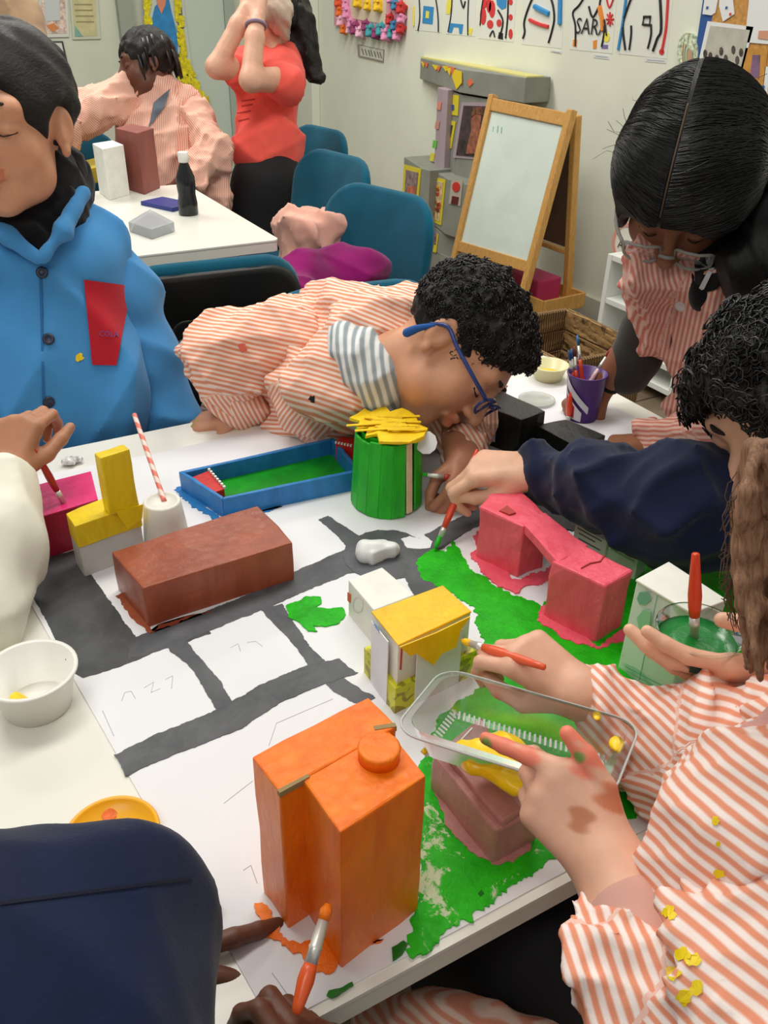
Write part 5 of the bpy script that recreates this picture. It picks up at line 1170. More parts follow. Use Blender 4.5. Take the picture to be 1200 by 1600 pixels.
def hand_prims(s, W, f, t, n, sz=.8, curl=None, thumb=None, spread=(.10, .02, -.05, -.13), k=.007):
    """W wrist; f toward fingers; t toward thumb; n out of the back of the hand"""
    W = np.array(W, float); f = nrm(f); n = nrm(np.array(n)-f*np.dot(n, f)); t = nrm(np.array(t)-f*np.dot(t, f)-n*np.dot(t, n))
    curl = curl or ((20, 30, 20),)*4
    base = [(.084, .027), (.089, .009), (.084, -.010), (.075, -.027)]; ln = [(.042, .025, .021), (.046, .029, .022), (.042, .027, .021), (.033, .021, .019)]
    rad = [(.0098, .0088, .0078, .0066), (.0100, .0090, .0080, .0068), (.0096, .0086, .0076, .0064), (.0088, .0078, .0068, .0058)]
    tips = []; joints = []
    for (bf, btt), l, r, c, sp in zip(base, ln, rad, curl, spread):
        b = W+(f*bf+t*btt-n*.002)*sz
        s.cone(W+(f*.004+t*btt*.55)*sz, b, .0165*sz, .0125*sz, k=.012*sz)
        p = b; a = 0; d0 = nrm(f+t*sp); js = [b]
        for j in range(3):
            a += math.radians(c[j]); d = d0*math.cos(a)-n*math.sin(a); q = p+d*l[j]*sz
            s.cone(p, q, r[j]*sz, r[j+1]*sz, k=.0032*sz if j else .006*sz, tag_=10+len(tips) if j == 2 else 0); p = q; js.append(q)
        tips.append(p); joints.append(js)
    th = thumb or ((.62, .70, -.30), (.85, .42, -.25), (.95, .18, -.22))
    p = W+(f*.018+t*.020-n*.006)*sz; js = [p]
    for j, (l, r0, r1) in enumerate(((.042, .0165, .0128), (.033, .0120, .0105), (.027, .0104, .0078))):
        d = nrm(f*th[j][0]+t*th[j][1]+n*th[j][2]); q = p+d*l*sz; s.cone(p, q, r0*sz, r1*sz, k=.010*sz if j == 0 else .004*sz); p = q; js.append(q)
    tips.append(p); joints.append(js)
    s.cone(W-f*.02*sz, W+f*.01*sz, .0225*sz, .0235*sz, k=.012*sz)
    return tips, joints
def spots(V, T_, centres, col, soft=.35):
    """real paint on skin: tint replaced near given points"""
    for c, r in centres:
        d = np.linalg.norm(V-np.array(c), axis=1)/r; nz = np.sin(V@A3(420, 310, 260))*.18; k = np.clip((1-d+nz)/soft, 0, 1)[:, None]; T_[:] = T_*(1-k)+np.array(col)*k
    return T_
FIST = ((62, 78, 40), (66, 82, 40), (70, 84, 42), (74, 84, 42)); PINCH = ((42, 62, 30), (52, 72, 36), (62, 78, 40), (70, 80, 42)); TH_IN = ((.70, .45, -.55), (.86, -.10, -.5), (.90, -.30, -.3))
def smock(s, name, mat, parent, res=.006, disp=None):
    V, F = s.mesh(res, disp); o = mk(name, V, F, mat, parent, True, attrs={'st': s.stripes(V)}); return o, V, F
def bvh(V, F): return BVHTree.FromPolygons([Vector(v) for v in V], [tuple(map(int, f)) for f in F])
def decal(name, px, tree, mat, parent, off=.002, n=10, th=.0015):
    """cloth patch laid on a surface: px = 4 picture corners where it lies"""
    P = []; ok = True
    for i in range(n+1):
        for j in range(n+1):
            u, v = i/n, j/n; q = np.array(px, float); x, y = (q[0]*(1-u)+q[1]*u)*(1-v)+(q[3]*(1-u)+q[2]*u)*v
            d = nrm(ray(x, y)); h = tree.ray_cast(Vector(CAM), Vector(d))
            P.append(None if h[0] is None else np.array(h[0])-d*off)
    F = [(i*(n+1)+j, (i+1)*(n+1)+j, (i+1)*(n+1)+j+1, i*(n+1)+j+1) for i in range(n) for j in range(n)]
    F = [f for f in F if all(P[v] is not None for v in f) and max(np.linalg.norm(P[f[0]]-P[f[2]]), np.linalg.norm(P[f[1]]-P[f[3]])) < .06]
    us = sorted({v for f in F for v in f}); mp = {v: i for i, v in enumerate(us)}; P = [P[v] for v in us]; F = [tuple(mp[v] for v in f) for f in F]
    if not P: return None
    return mk(name, P, F, mat, parent, True)
def button(parent, x, y, tree, mat, r=.007, nm='button'):
    d = nrm(ray(x, y)); h = tree.ray_cast(Vector(CAM), Vector(d))
    if h[0] is None: return
    p = np.array(h[0]); N = np.array(h[1]); N = N if np.dot(N, d) < 0 else -N; a = nrm(np.cross(N, A3(.3, .2, 1))); b = np.cross(N, a); R = np.stack([a, b, N], 1)
    G().lathe(p+N*.0005, [(0, .002), (r*.55, .002), (r*.7, .003), (r, .002), (r*1.02, 0)], 18, R=R).obj(nm, mat, parent, smooth=True)
def spot_on(parent, x, y, tree, mat, r=.006, nm='paint_spot', seed=0):
    rr = np.random.default_rng(seed); P = []
    for k in range(12):
        q = r*rr.uniform(.6, 1.2); d = nrm(ray(x+q*math.cos(k*PI/6), y+q*math.sin(k*PI/6))); h = tree.ray_cast(Vector(CAM), Vector(d))
        if h[0] is None: return
        P.append(np.array(h[0])-d*.0012)
    mk(nm, P, [tuple(range(12))], mat, parent)
m_stripe = striped('smock_stripe', (226, 146, 112), (240, 218, 204), .0068)
m_stripe_b = striped('smock_stripe_soft', (224, 150, 124), (236, 206, 190), .0062)
m_stripe_r = striped('smock_stripe_rose', (206, 128, 112), (228, 190, 176), .0066)
m_stripe_f = striped('smock_stripe_front', (226, 148, 118), (240, 226, 220), .0074)
m_navy = cloth('navy_sweater', (20, 30, 58), .14, .95, 420); m_blacks = cloth('black_jersey', (16, 16, 18), .1, .9)
h_black = hairmat('hair_black', (12, 11, 11), (34, 31, 28), .45, .9, 1.0)
h_blackst = hairmat('hair_black_straight', (5, 5, 5), (14, 13, 12), .42, .5, 1.0, .22)
m_curl = flat('curl_black', (20, 18, 17), .4); m_curlb = flat('curl_brown', (88, 62, 44), .5)
sk_tan = skin('skin_tan', (206, 150, 118)); sk_light = skin('skin_light', (222, 172, 146)); sk_brown = skin('skin_brown', (140, 92, 66)); sk_dark = skin('skin_dark', (104, 66, 50)); sk_mid = skin('skin_mid', (182, 128, 98)); sk_fair = skin('skin_fair', (226, 178, 150))
def legs(parent, base, mat, hipz, w=.08, r=.075, fwd=(0, -1, 0), shoes=True):
    b = np.array(base, float)
    sx = np.cross(np.array(fwd, float), A3(0, 0, 1))
    s = S()
    for q in (-1, 1):
        s.chain([b+sx*w*q+A3(0, 0, hipz), b+sx*w*q+A3(0, 0, hipz*.5), b+sx*w*q+A3(0, 0, .05)], [r*1.15, r*.8, r*.6], k=.03)
    V, F = s.mesh(.012); mk('trousers', V, F, mat, parent, True)
    for q in (-1, 1):
        V, F = S().ell(b+sx*w*q+np.array(fwd)*.045+A3(0, 0, .04), (.045, .045, .04)).ell(b+sx*w*q+np.array(fwd)*.10+A3(0, 0, .03), (.04, .05, .03), k=.03).mesh(.008); mk('shoe', V, F, m_black, parent, True)

# ---------------------------------------------------------------- boy in the blue smock
p = thing('person', 'boy in a blue smock with red chest pocket standing behind the table', 'person', (.2, 1.37, 0))
R = frame(cv(-.08, -.50, .86), cv(.03, .84, .5)); loc = at(16, 194, 1.19); sz = .98
B = Body(); put_head(B, R, loc, sz)
sS = S().cone((.19, 1.42, 1.00), (.19, 1.41, .70), .045, .07).chain([(.10, 1.40, .98), (.05, 1.38, .82)], [.04, .04]).chain([(.26, 1.405, .96), (.31, 1.38, .82), (.325, 1.335, .70)], [.035, .03, .026]); V, F = sS.mesh(.01); B.add(V, F)
hs = S(); hand_prims(hs, (.325, 1.33, .69), (0, -.1, -1), (-.6, -.8, 0), (1, 0, 0), .75); V, F = hs.mesh(.0028); B.add(V, F)
B.obj(sk_tan, p); face_bits(p, R, loc, sz, (52, 36, 28))
V, F = cap_hair(.012, .072, -.03, addf(lumps(.0025, 120, 2)), back=.004, side=.01)
hair_obj(p, V, F, R, loc, sz, h_black, V*np.array([260, 60, 200]))
m_sblue = cloth('blue_smock', (66, 138, 196), .06, .8, 700)
bR = frame(nrm(A3(-.28, -1, 0)), (0, 0, 1))
s = S(); s.box((.165, 1.40, .815), (.145, .075, .195), bR, rr=.07, k=.03).ell((.155, 1.335, .74), (.155, .085, .17), bR, k=.05); s.cone((.10, 1.405, .962), (.25, 1.405, .962), .045, .050, k=.04); s.cone(at(64, 402, 1.225), at(20, 300, 1.27), .004, .060, k=.008, op='s'); s.cone(at(64, 402, 1.225), at(75, 290, 1.29), .004, .055, k=.008, op='s')
V, F = s.mesh(.0055, addf(folds(.009, 17, 3, [(1, .3, .08), (.95, -.3, -.15)]), lumps(.0015, 60, 1)))
o = mk('smock', V, F, m_sblue, p, True); tr1 = bvh(V, F)
for pts, rd in (([(.075, 1.41, .95), (.0, 1.38, .84), (-.02, 1.30, .76)], [.058, .06, .056]), ([(.248, 1.405, .968), (.292, 1.39, .88), (.312, 1.37, .78), (.325, 1.335, .68)], [.052, .056, .060, .066])):
    s = S().chain(pts, rd, k=.03); V, F = s.mesh(.0055, addf(folds(.006, 20, 9, [(1, .2, .15), (.6, .3, 1)]), lumps(.0015, 60, 4))); mk('sleeve', V, F, m_sblue, p, True)
V, F = S().chain([(.20, 1.40, .98), (.205, 1.41, 1.055)], [.066, .066], k=.02).ell(at(96, 290, 1.31), (.05, .05, .05), k=.02).mesh(.005, folds(.003, 40, 6)); mk('hood_collar', V, F, m_blacks, p, True)
V, F = S().chain([at(-80, 320, 1.25), at(-5, 352, 1.24), at(40, 376, 1.243), at(62, 400, 1.245)], [.034, .032, .026, .008], k=.02).chain([at(48, 376, 1.245), at(84, 325, 1.262), at(100, 262, 1.29)], [.024, .036, .036], k=.02).mesh(.004, folds(.003, 50, 8)); mk('hoodie', V, F, m_blacks, p, True)
for pts, rd in (([at(66, 404, 1.212), at(98, 360, 1.222), at(128, 304, 1.262)], [.008, .011, .012]), ([at(60, 404, 1.212), at(15, 370, 1.212), at(-40, 335, 1.22)], [.008, .011, .012])):
    V, F = S().chain(pts, rd, k=.015).mesh(.004, folds(.002, 40, 3)); mk('lapel', V, F, m_sblue, p, True)
decal('placket', [(60, 400), (64, 400), (72, 680), (68, 680)], tr1, cloth('blue_seam', (44, 104, 160)), p, .0015, 8)
pk = decal('pocket', [(131, 437), (206, 447), (182, 571), (144, 570)], tr1, cloth('red_pocket', (176, 24, 40), .08), p, .0035, 12)
Vt, Ft = text_mesh('COLA', 10); Pt = []
for v in Vt:
    d_ = nrm(ray(170+v[0]*1.15, 522-v[1]*1.2+v[0]*.05)); h = tr1.ray_cast(Vector(CAM), Vector(d_)); Pt.append(np.array(h[0])-d_*.0052 if h[0] is not None else Pt[-1])
mk('lettering', Pt, Ft, flat('violet_thread', (112, 70, 140), .7), pk)
for x, y in ((66, 426), (76, 530), (76, 628)): button(p, x, y, tr1, flat('navy_button', (22, 30, 56), .4), .0085)
spot_on(p, 125, 559, tr1, m_ye, 7)
legs(p, (.19, 1.42, 0), m_dark, .62)

# ---------------------------------------------------------------- boy leaning over the table
p = thing('person', 'boy with blue glasses in a striped smock leaning over the stadium', 'person', (.53, 1.45, 0))
R = frame(cv(.45, -.88, .12), cv(.86, .45, .2)); loc5 = at(712, 545, 1.165); sz = .91
B = Body(); put_head(B, R, loc5, sz)
nk = xf([(0, -.035, -.12)], R, loc5, sz)[0]
s = S().chain([nk, (.61, 1.09, .85), (.56, 1.22, .77), (.52, 1.42, .66)], [.045, .045, .05, .06], k=.03); V, F = s.mesh(.009); B.add(V, F)
s = S().chain([at(345, 580, 1.325), at(378, 640, 1.355)], [.032, .026]); hand_prims(s, at(372, 648, 1.352), cv(-1, -.22, .05), cv(.1, .3, .8), cv(.0, .8, .55), .72, ((25, 25, 15),)*4); V, F = s.mesh(.0025); T_ = np.ones((len(V), 3)); tp = at(309, 664, 1.345); spots(V, T_, [(tp, .012)], (.75, 1.15, .35)); B.add(V, F, T_)
s = S().chain([(.70, 1.02, .79), at(722, 720, 1.17)], [.03, .024]); W5 = at(728, 722, 1.165); hand_prims(s, W5, cv(-.15, -.75, .5), cv(-.8, .2, .5), cv(.6, .2, .75), .72, FIST, TH_IN); V, F = s.mesh(.0025); B.add(V, F, np.tile([.72, .62, .60], (len(V), 1)))
B.obj(sk_tan, p); face_bits(p, R, loc5, sz, (40, 28, 22))
def ex(s_): s_.ell((0, .045, .074), (.054, .042, .032), k=.03)
V, F = cap_hair(.006, .080, -.035, addf(lumps(.003, 150, 5), lumps(.0025, 330, 8)), extra=ex, side=-.002)
hair_obj(p, V, F, R, loc5, sz, h_black)
curls(V, R, loc5, sz, 1700, .0045, .0009, 4, lambda v: v[:, 2] > -.01).obj('hair_curls', m_curl, p, smooth=True)['kind'] = 'stuff'
# glasses
m_gl = flat('blue_frame_plastic', (34, 56, 120), .25); gls = None
g = G(); lens = lambda q: [(q*.033+.0225*math.cos(a)*(1 if q > 0 else -1), .106-.006*abs(math.cos(a)), -.001+.0165*math.sin(a)) for a in np.linspace(0, 2*PI, 22, endpoint=False)]
for q in (-1, 1): g.tube(xf(lens(q), R, loc5, sz), .0019, 8, closed=True)
g.tube(xf([(-.011, .105, .005), (0, .108, .008), (.011, .105, .005)], R, loc5, sz), .002, 8)
for q in (-1, 1): g.tube(xf(smoothcurve([(q*.055, .100, .006), (q*.076, .07, .006), (q*.082, .02, .006), (q*.083, -.012, .008), (q*.078, -.03, -.012)], 4), R, loc5, sz), [.0028]*17, 8)
gg_ = g.obj('glasses', m_gl, p, smooth=True)
def thin_plastic(name, tint=(.97, .98, .98), rough=.06, fac=.12, boost=1.0):
    m = bpy.data.materials.new(name); m.use_nodes = True; nt = m.node_tree; nt.nodes.remove(nt.nodes['Principled BSDF']); out = nt.nodes['Material Output']
    tr_n = N_(nt, 'ShaderNodeBsdfTransparent'); tr_n.inputs[0].default_value = tint+(1,); gl = N_(nt, 'ShaderNodeBsdfGlossy'); gl.inputs['Roughness'].default_value = rough
    fr_n = N_(nt, 'ShaderNodeFresnel'); fr_n.inputs[0].default_value = 1.45; ad = N_(nt, 'ShaderNodeMath', operation='MULTIPLY_ADD'); nt.links.new(fr_n.outputs[0], ad.inputs[0]); ad.inputs[1].default_value = boost; ad.inputs[2].default_value = fac
    mx = N_(nt, 'ShaderNodeMixShader'); nt.links.new(ad.outputs[0], mx.inputs[0]); nt.links.new(tr_n.outputs[0], mx.inputs[1]); nt.links.new(gl.outputs[0], mx.inputs[2]); nt.links.new(mx.outputs[0], out.inputs['Surface']); return m
m_lens = thin_plastic('lens_glass', (.95, .96, .98), .03, .0, .5)
for q in (-1, 1): P = xf(lens(q), R, loc5, sz*.999); mk('lens', P, [tuple(range(22))], m_lens, gg_)
G().tube(xf(smoothcurve([(.080, -.024, -.006), (.076, -.034, -.030), (.066, -.040, -.052)], 5), R, loc5, sz), [.003, .003, .0035, .004, .0045, .005, .0055, .006, .006, .006, .004], 8).obj('glasses_strap', cloth('strap_blue', (36, 82, 150)), p, smooth=True)
# smock
sp_a = at(600, 545, 1.31); s = S()
s.chain([(.625, 1.075, .840), (.585, 1.17, .800), (.55, 1.30, .73), (.53, 1.42, .62)], [.085, .105, .108, .115], k=.04, sd=cv(.35, 1, 0))
s.ell(at(520, 590, 1.32), (.085, .07, .075), k=.05, sd=cv(.35, 1, 0)); s.ell(at(500, 640, 1.29), (.07, .05, .045), k=.05, sd=cv(-.8, .8, 0))
s.cone(at(410, 668, 1.34), at(520, 672, 1.29), .012, .03, k=.02, sd=cv(0.1, 1, 0))
s.cone(at(655, 482, 1.31), at(560, 525, 1.35), .034, .05, k=.04, sd=cv(.35, 1, 0)); s.chain([at(652, 484, 1.265), at(580, 530, 1.225), at(532, 590, 1.205), at(560, 640, 1.23)], [.030, .052, .066, .04], k=.03, sd=cv(.35, 1, 0))
o, V, F = smock(s, 'smock', m_stripe, p, .0045, addf(folds(.009, 18, 12, [cv(.7, 1, 0), cv(-.2, 1, .3), cv(1, .3, 0)]), folds(.003, 55, 5), lumps(.002, 50, 3)))
tr5 = bvh(V, F)
shR = at(440, 530, 1.325); elR = at(345, 560, 1.305); wrR = at(365, 622, 1.34)
s = S(); s.cone(shR, elR, .068, .060, k=.02, sd=cv(.18, 1, 0)); s.cone(elR, wrR, .056, .038, k=.015, sd=cv(.8, .5, 0))
o, V, F = smock(s, 'sleeve', m_stripe, p, .0042, addf(folds(.008, 22, 33, [cv(1, .5, .2), cv(.3, 1, .1), cv(1, -.6, 0)]), folds(.003, 60, 7))); tr5s = bvh(V, F)
s = S(); s.chain([at(352, 612, 1.335), at(378, 634, 1.345), at(398, 642, 1.35)], [.036, .033, .026], k=.015, sd=cv(1, .45, 0))
o, V, F = smock(s, 'cuff', m_stripe, p, .0035, folds(.006, 60, 3, [cv(1, .5, 0), cv(1, .2, .5)]))
shL = (.70, 1.06, .83); elL = (.745, 1.04, .765); wrL = at(722, 712, 1.19); s = S()
s.cone(shL, elL, .062, .055, k=.03, sd=cv(1, .1, 0)); s.cone(elL, wrL, .050, .030, k=.02, sd=cv(.9, .5, 0)); s.cone(at(735, 660, 1.25), at(690, 655, 1.27), .03, .03, k=.02, sd=cv(1, 0, 0))
o, V, F = smock(s, 'sleeve', m_stripe, p, .004, addf(folds(.009, 36, 15), folds(.003, 70, 5)))
m_salm = flat('salmon_paint', (228, 110, 90), .6)
for x, y, r_ in ((379, 545, 8), (541, 557, 9), (488, 624, 6)): spot_on(p, x, y, tr5s if x < 400 else tr5, m_salm if r_ > 6 else m_blacks, r_, seed=x)
# t-shirt collar
s = S()
m_tee = striped('tee_stripe', (150, 160, 166), (226, 228, 226), .0105); ax5 = xf([(0, -.03, -.085)], R, (0, 0, 0), 1)[0]
for cz_, rr5, tr5_ in ((-.102, .050, .009), (-.118, .056, .013), (-.138, .066, .019)):
    ring5 = [xf([(rr5*math.cos(a), -.040+(cz_+.13)*.35+rr5*.95*math.sin(a), cz_)], R, loc5, sz)[0] for a in np.linspace(0, 2*PI, 19)]; s.chain(ring5, [tr5_]*19, k=.012, sd=ax5)
V, F = s.mesh(.004, folds(.002, 60, 2)); mk('collar', V, F, m_tee, p, True, attrs={'st': V@nrm(ax5)})
V, F = S().chain([at(585, 612, 1.24), at(620, 625, 1.235), at(660, 634, 1.235)], [.024, .022, .016], k=.02).mesh(.005, folds(.003, 50, 4)); mk('vest', V, F, m_blacks, p, True)
q = [at(604, 602, 1.20), at(644, 588, 1.20), at(650, 614, 1.20), at(612, 628, 1.20)]; G().slab(q, cv(0, .2, 1), .001).obj('badge', flat('badge_blue', (176, 188, 204), .5), p)
legs(p, (.53, 1.50, 0), m_dark, .66)
tip1 = at(660, 741, 1.118); tl1 = at(752, 752, 1.15); brush('paintbrush in the leaning boy hand touching the green tower', tip1, tl1, m_bh2, m_gt, .0032, .006, .024)

# ---------------------------------------------------------------- girl leaning in from the right
p = thing('person', 'girl with black hair and clear glasses leaning over the right end of the table', 'person', (1.18, .74, 0))
R = frame(cv(-.30, -.93, .20), cv(-.20, .26, .95)); loc6 = at(1072, 286, 1.14); sz = .98
B = Body(); put_head(B, R, loc6, sz); nk = xf([(0, -.04, -.13)], R, loc6, sz)[0]
s = S().chain([nk, (1.04, .79, .94), (1.12, .76, .82), (1.17, .74, .64)], [.045, .05, .07, .09], k=.03); V, F = s.mesh(.01); B.add(V, F)
s = S().chain([at(1012, 520, 1.34), at(940, 602, 1.40)], [.032, .023]); W6 = at(938, 606, 1.40)
hand_prims(s, W6, cv(-.72, -.62, .1), cv(-.45, -.05, .9), cv(.15, .75, .6), .74, PINCH, TH_IN); V, F = s.mesh(.0025); B.add(V, F)
s = S().chain([(1.08, .72, .80), at(1020, 692, 1.30)], [.03, .024]); hand_prims(s, at(1018, 693, 1.30), cv(-1, -.05, .1), cv(.1, -.3, .9), cv(0, .8, .5), .70, FIST, TH_IN); V, F = s.mesh(.003); B.add(V, F)
B.obj(sk_brown, p); face_bits(p, R, loc6, sz, (30, 20, 16))
# hair: cap combed to a ponytail, with parting
tie = np.array([.02, -.115, .03])
def ex6(s_):
    s_.ell((0, -.02, .05), (.090, .104, .082), k=.03); s_.ell((.03, .03, .06), (.062, .06, .06), k=.03); s_.ell((-.035, .03, .055), (.055, .06, .06), k=.03); s_.ell((-.02, .078, .050), (.055, .03, .032), k=.03); s_.ell((-.082, .02, -.005), (.014, .045, .055), k=.02); s_.ell((.074, .03, -.005), (.012, .035, .05), k=.02)
def hv_for(V):
    a = V-np.array([0, 0, .02]); ax = nrm(tie); z_ = a@ax; x_ = a@nrm(np.cross(ax, [0, 0, 1])); y_ = a@nrm(np.cross(np.cross(ax, [0, 0, 1]), ax)); an = np.arctan2(y_, x_)
    return np.stack([np.cos(an)*38, np.sin(an)*38, z_*14], 1)
part = lambda P: .002*np.exp(-((P[:, 0]-.018)/.003)**2)*np.clip((P[:, 1]+.03)/.04, 0, 1)*(P[:, 2] > .04)
V, F = cap_hair(.012, .040, -.05, addf(part, lumps(.002, 60, 3)), extra=ex6, side=-.01, res=.003); t6h = bvh(V, F)
hair_obj(p, V, F, R, loc6, sz, h_blackst, hv_for(V))
par = []
for a_ in np.linspace(20, 95, 9):
    q_ = np.array([.018, .2*math.cos(math.radians(a_)), .03+.2*math.sin(math.radians(a_))]); h = t6h.ray_cast(Vector(q_), Vector(nrm(np.array([.018, 0, .03])-q_)))
    if h[0] is not None: par.append(np.array(h[0]))
G().tube(xf(smoothcurve(par, 4), R, loc6, sz), .0012, 5).obj('hair_parting', flat('scalp', (96, 74, 56), .7), p, smooth=True)
tp_ = xf([tie*1.0], R, loc6, sz)[0]
s = S().chain([tp_, at(1178, 215, 1.20), at(1186, 330, 1.12), at(1176, 420, 1.09), at(1190, 470, 1.09)], [.03, .045, .045, .04, .02], k=.02); V, F = s.mesh(.005, folds(.004, 60, 3, [cv(1, .1, 0), cv(1, -.1, .3)])); W_ = V@np.stack([RT, UP, FW], 1)
mk('ponytail', V, F, h_blackst, p, True, attrs={'hv': W_*np.array([260, 18, 120])})
g = G(); strands(g, tp_, at(1180, 300, 1.17), 60, .016, RT*.01, .0007, 3); rs2 = np.random.default_rng(2)
Vh, Fh = V, F
for k_ in range(70):
    a0 = rs2.uniform(0, 2*PI); pt_ = np.array([.09*math.cos(a0), .09*math.sin(a0)*.9-.0, .05+rs2.uniform(-.03, .05)]); q_ = pt_*1.1+rs2.normal(size=3)*.012
    g.tube(xf([pt_*.98, (pt_+q_)/2+rs2.normal(size=3)*.004, q_], R, loc6, sz), .00035, 3, cap=False)
g.obj('loose_strands', m_curl, p)['kind'] = 'stuff'
g = G(); m_strand = flat('strand_black', (16, 15, 14), .3, spec=.4)
for k_ in range(1000):
    sgn = 1 if rs2.random() < .33 else -1; ph0 = rs2.uniform(2, 150); dph = rs2.uniform(25, 60); th1 = rs2.uniform(50, 118); pts_ = []; off_ = rs2.uniform(-.0006, .0012)
    for t_ in np.linspace(0, 1, 12):
        ph = math.radians(ph0+dph*t_**1.3); th = math.radians(1.5+th1*t_)*sgn; dr = np.array([math.sin(th), math.cos(th)*math.cos(ph), math.cos(th)*math.sin(ph)]); c0_ = np.array([.018*(1-t_), 0, .03])
        h = t6h.ray_cast(Vector(c0_+dr*.3), Vector(-dr))
        if h[0] is None or (h[0]-Vector(c0_)).length < .05: break
        pts_.append(np.array(h[0])+dr*off_)
    if len(pts_) > 5: g.tube(xf(pts_, R, loc6, sz), .0007, 3, cap=False)
g.obj('hair_strands', m_strand, p, smooth=True)['kind'] = 'stuff'
# clear glasses
m_cl = flat('clear_acetate', (176, 176, 170), .12, trans=.45, ior=1.3); g = G()
lens6 = lambda q: [(q*.034+.025*np.sign(math.cos(a))*abs(math.cos(a))**.5, .110-.008*abs(math.cos(a)), -.012+.018*np.sign(math.sin(a))*abs(math.sin(a))**.5) for a in np.linspace(.05, 2*PI+.05, 24, endpoint=False)]
for q in (-1, 1): g.tube(xf(lens6(q), R, loc6, sz), .0021, 8, closed=True)
g.tube(xf([(-.010, .110, -.008), (0, .113, -.006), (.010, .110, -.008)], R, loc6, sz), .0024, 8)
for q in (-1, 1): g.tube(xf(smoothcurve([(q*.060, .102, -.006), (q*.078, .07, -.004), (q*.083, .02, .0), (q*.080, -.02, .0)], 4), R, loc6, sz), .0024, 8)
o = g.obj('glasses', m_cl, p, smooth=True)
for q in (-1, 1): mk('lens', xf(lens6(q), R, loc6, sz*.999), [tuple(range(24))], m_lens, o)
m_gold = flat('gold', (214, 176, 96), .25, metal=.9); ear = xf([(.079, -.004, -.042)], R, loc6, sz)[0]; ear2 = xf([(-.079, -.004, -.042)], R, loc6, sz)[0]
er = ear if proj_x(ear) > 1090 else ear2
G().tube([er, er-A3(0, 0, .008), er-A3(0, 0, .02)], [.0015, .003, .0022], 8).obj('earring', m_gold, p, smooth=True)
# smock
s = S(); tors = A3(.1, 1, 0)
bR6 = frame(nrm(A3(-.9, .1, 0)), (0, 0, 1)); sdv = nrm(np.cross(A3(0, 0, 1), at(1080, 520, 1.25)-CAM))
s.chain([(1.01, .79, .985), (1.06, .775, .90), (1.12, .76, .76), (1.14, .75, .60)], [.085, .12, .14, .15], k=.04, sd=sdv)
s.cone(at(1030, 400, 1.19), at(1085, 372, 1.17), .05, .045, k=.03, sd=cv(1, .3, 0)); s.cone(at(1096, 462, 1.10), at(1125, 340, 1.11), .012, .055, k=.01, op='s')
s.chain([at(1040, 415, 1.22), at(1026, 470, 1.29), at(1020, 512, 1.335)], [.052, .048, .044], k=.025, sd=cv(1, .1, 0))
s.cone(at(1130, 672, 1.20), at(1035, 690, 1.29), .05, .032, k=.03, sd=cv(.2, 1, 0)); s.cone((1.0, .70, .95), (1.08, .69, .82), .06, .06, k=.03, sd=cv(1, .2, 0)); s.cone((1.08, .69, .82), at(1130, 672, 1.20), .06, .05, k=.03, sd=cv(.6, .8, 0))
o, V, F = smock(s, 'smock', m_stripe_r, p, .0045, addf(folds(.010, 22, 21, [cv(1, .1, 0), cv(.3, 1, 0), cv(1, .7, .2)]), folds(.003, 60, 7), lumps(.002, 45, 6))); tr6 = bvh(V, F)
V, F = S().chain([at(1010, 515, 1.335), at(995, 555, 1.365), at(980, 580, 1.385)], [.042, .039, .038], k=.01).mesh(.004, lumps(.001, 60, 3)); mk('undersleeve', V, F, cloth('charcoal_knit', (58, 56, 52), .12), p, True)
s = S().chain([nk, at(1128, 410, 1.175), at(1100, 460, 1.15)], [.05, .05, .022], k=.02); V, F = s.mesh(.005, folds(.003, 40, 2)); mk('turtleneck', V, F, m_blacks, p, True)
decal('shirt_front', [(1084, 352), (1215, 330), (1120, 452), (1086, 462)], tr6, m_blacks, p, .003, 12)
decal('lanyard', [(1126, 384), (1134, 382), (1100, 452), (1089, 456)], tr6, flat('lanyard_white', (196, 198, 200), .6), p, .006, 8)
for x, y in ((1064, 478), (1029, 566)): button(p, x, y, tr6, flat('white_button', (206, 200, 198), .3), .0085)
decal('placket', [(1055, 462), (1059, 462), (1032, 625), (1027, 625)], tr6, cloth('smock_seam', (206, 160, 146)), p, .0012, 8)
wv_ = at(941, 601, 1.40); ax_ = nrm(at(1000, 520, 1.34)-at(940, 602, 1.40)); a_ = nrm(np.cross(ax_, A3(0, 0, 1))); b_ = np.cross(ax_, a_)
G().tube([wv_+ax_*.004+(a_*math.cos(k_)+b_*math.sin(k_))*.0245 for k_ in np.linspace(0, 2*PI, 28, endpoint=False)], .0035, 8, closed=True).obj('hair_tie_bracelet', m_blacks, p, smooth=True)
legs(p, (1.20, .74, 0), m_dark, .62, fwd=(-1, 0, 0))
brush('orange paintbrush held upright in the leaning girl hand', at(886, 668, 1.385), at(893, 612, 1.36), flat('brush_vermilion', (222, 70, 30), .3), m_red, .0038, .008, .012)

# ---------------------------------------------------------------- boy in navy sweater reaching across
p = thing('person', 'curly haired boy in a navy sweater reaching across with a brush', 'person', (.92, .24, 0))
R = frame(cv(-.66, -.62, .22), cv(-.42, .66, .60)); loc7 = at(1226, 640, .915); sz = .90
B = Body(); put_head(B, R, loc7, sz); nk = xf([(0, -.04, -.13)], R, loc7, sz)[0]
s = S().chain([nk, (.91, .40, .82), (.93, .30, .62)], [.042, .05, .07], k=.03); V, F = s.mesh(.01); B.add(V, F)
s = S().chain([at(1000, 770, .97), at(838, 738, 1.055)], [.034, .026]); W7 = at(836, 734, 1.055)
tips, jn = hand_prims(s, W7, cv(-1, .06, -.12), cv(-.1, -.62, .75), cv(-.05, .78, .62), .84, ((38, 66, 34), (46, 74, 38), (54, 80, 40), (62, 80, 40)), ((.80, .30, -.45), (.97, -.05, -.25), (.98, -.12, -.1))); V, F = s.mesh(.0024); B.add(V, F)
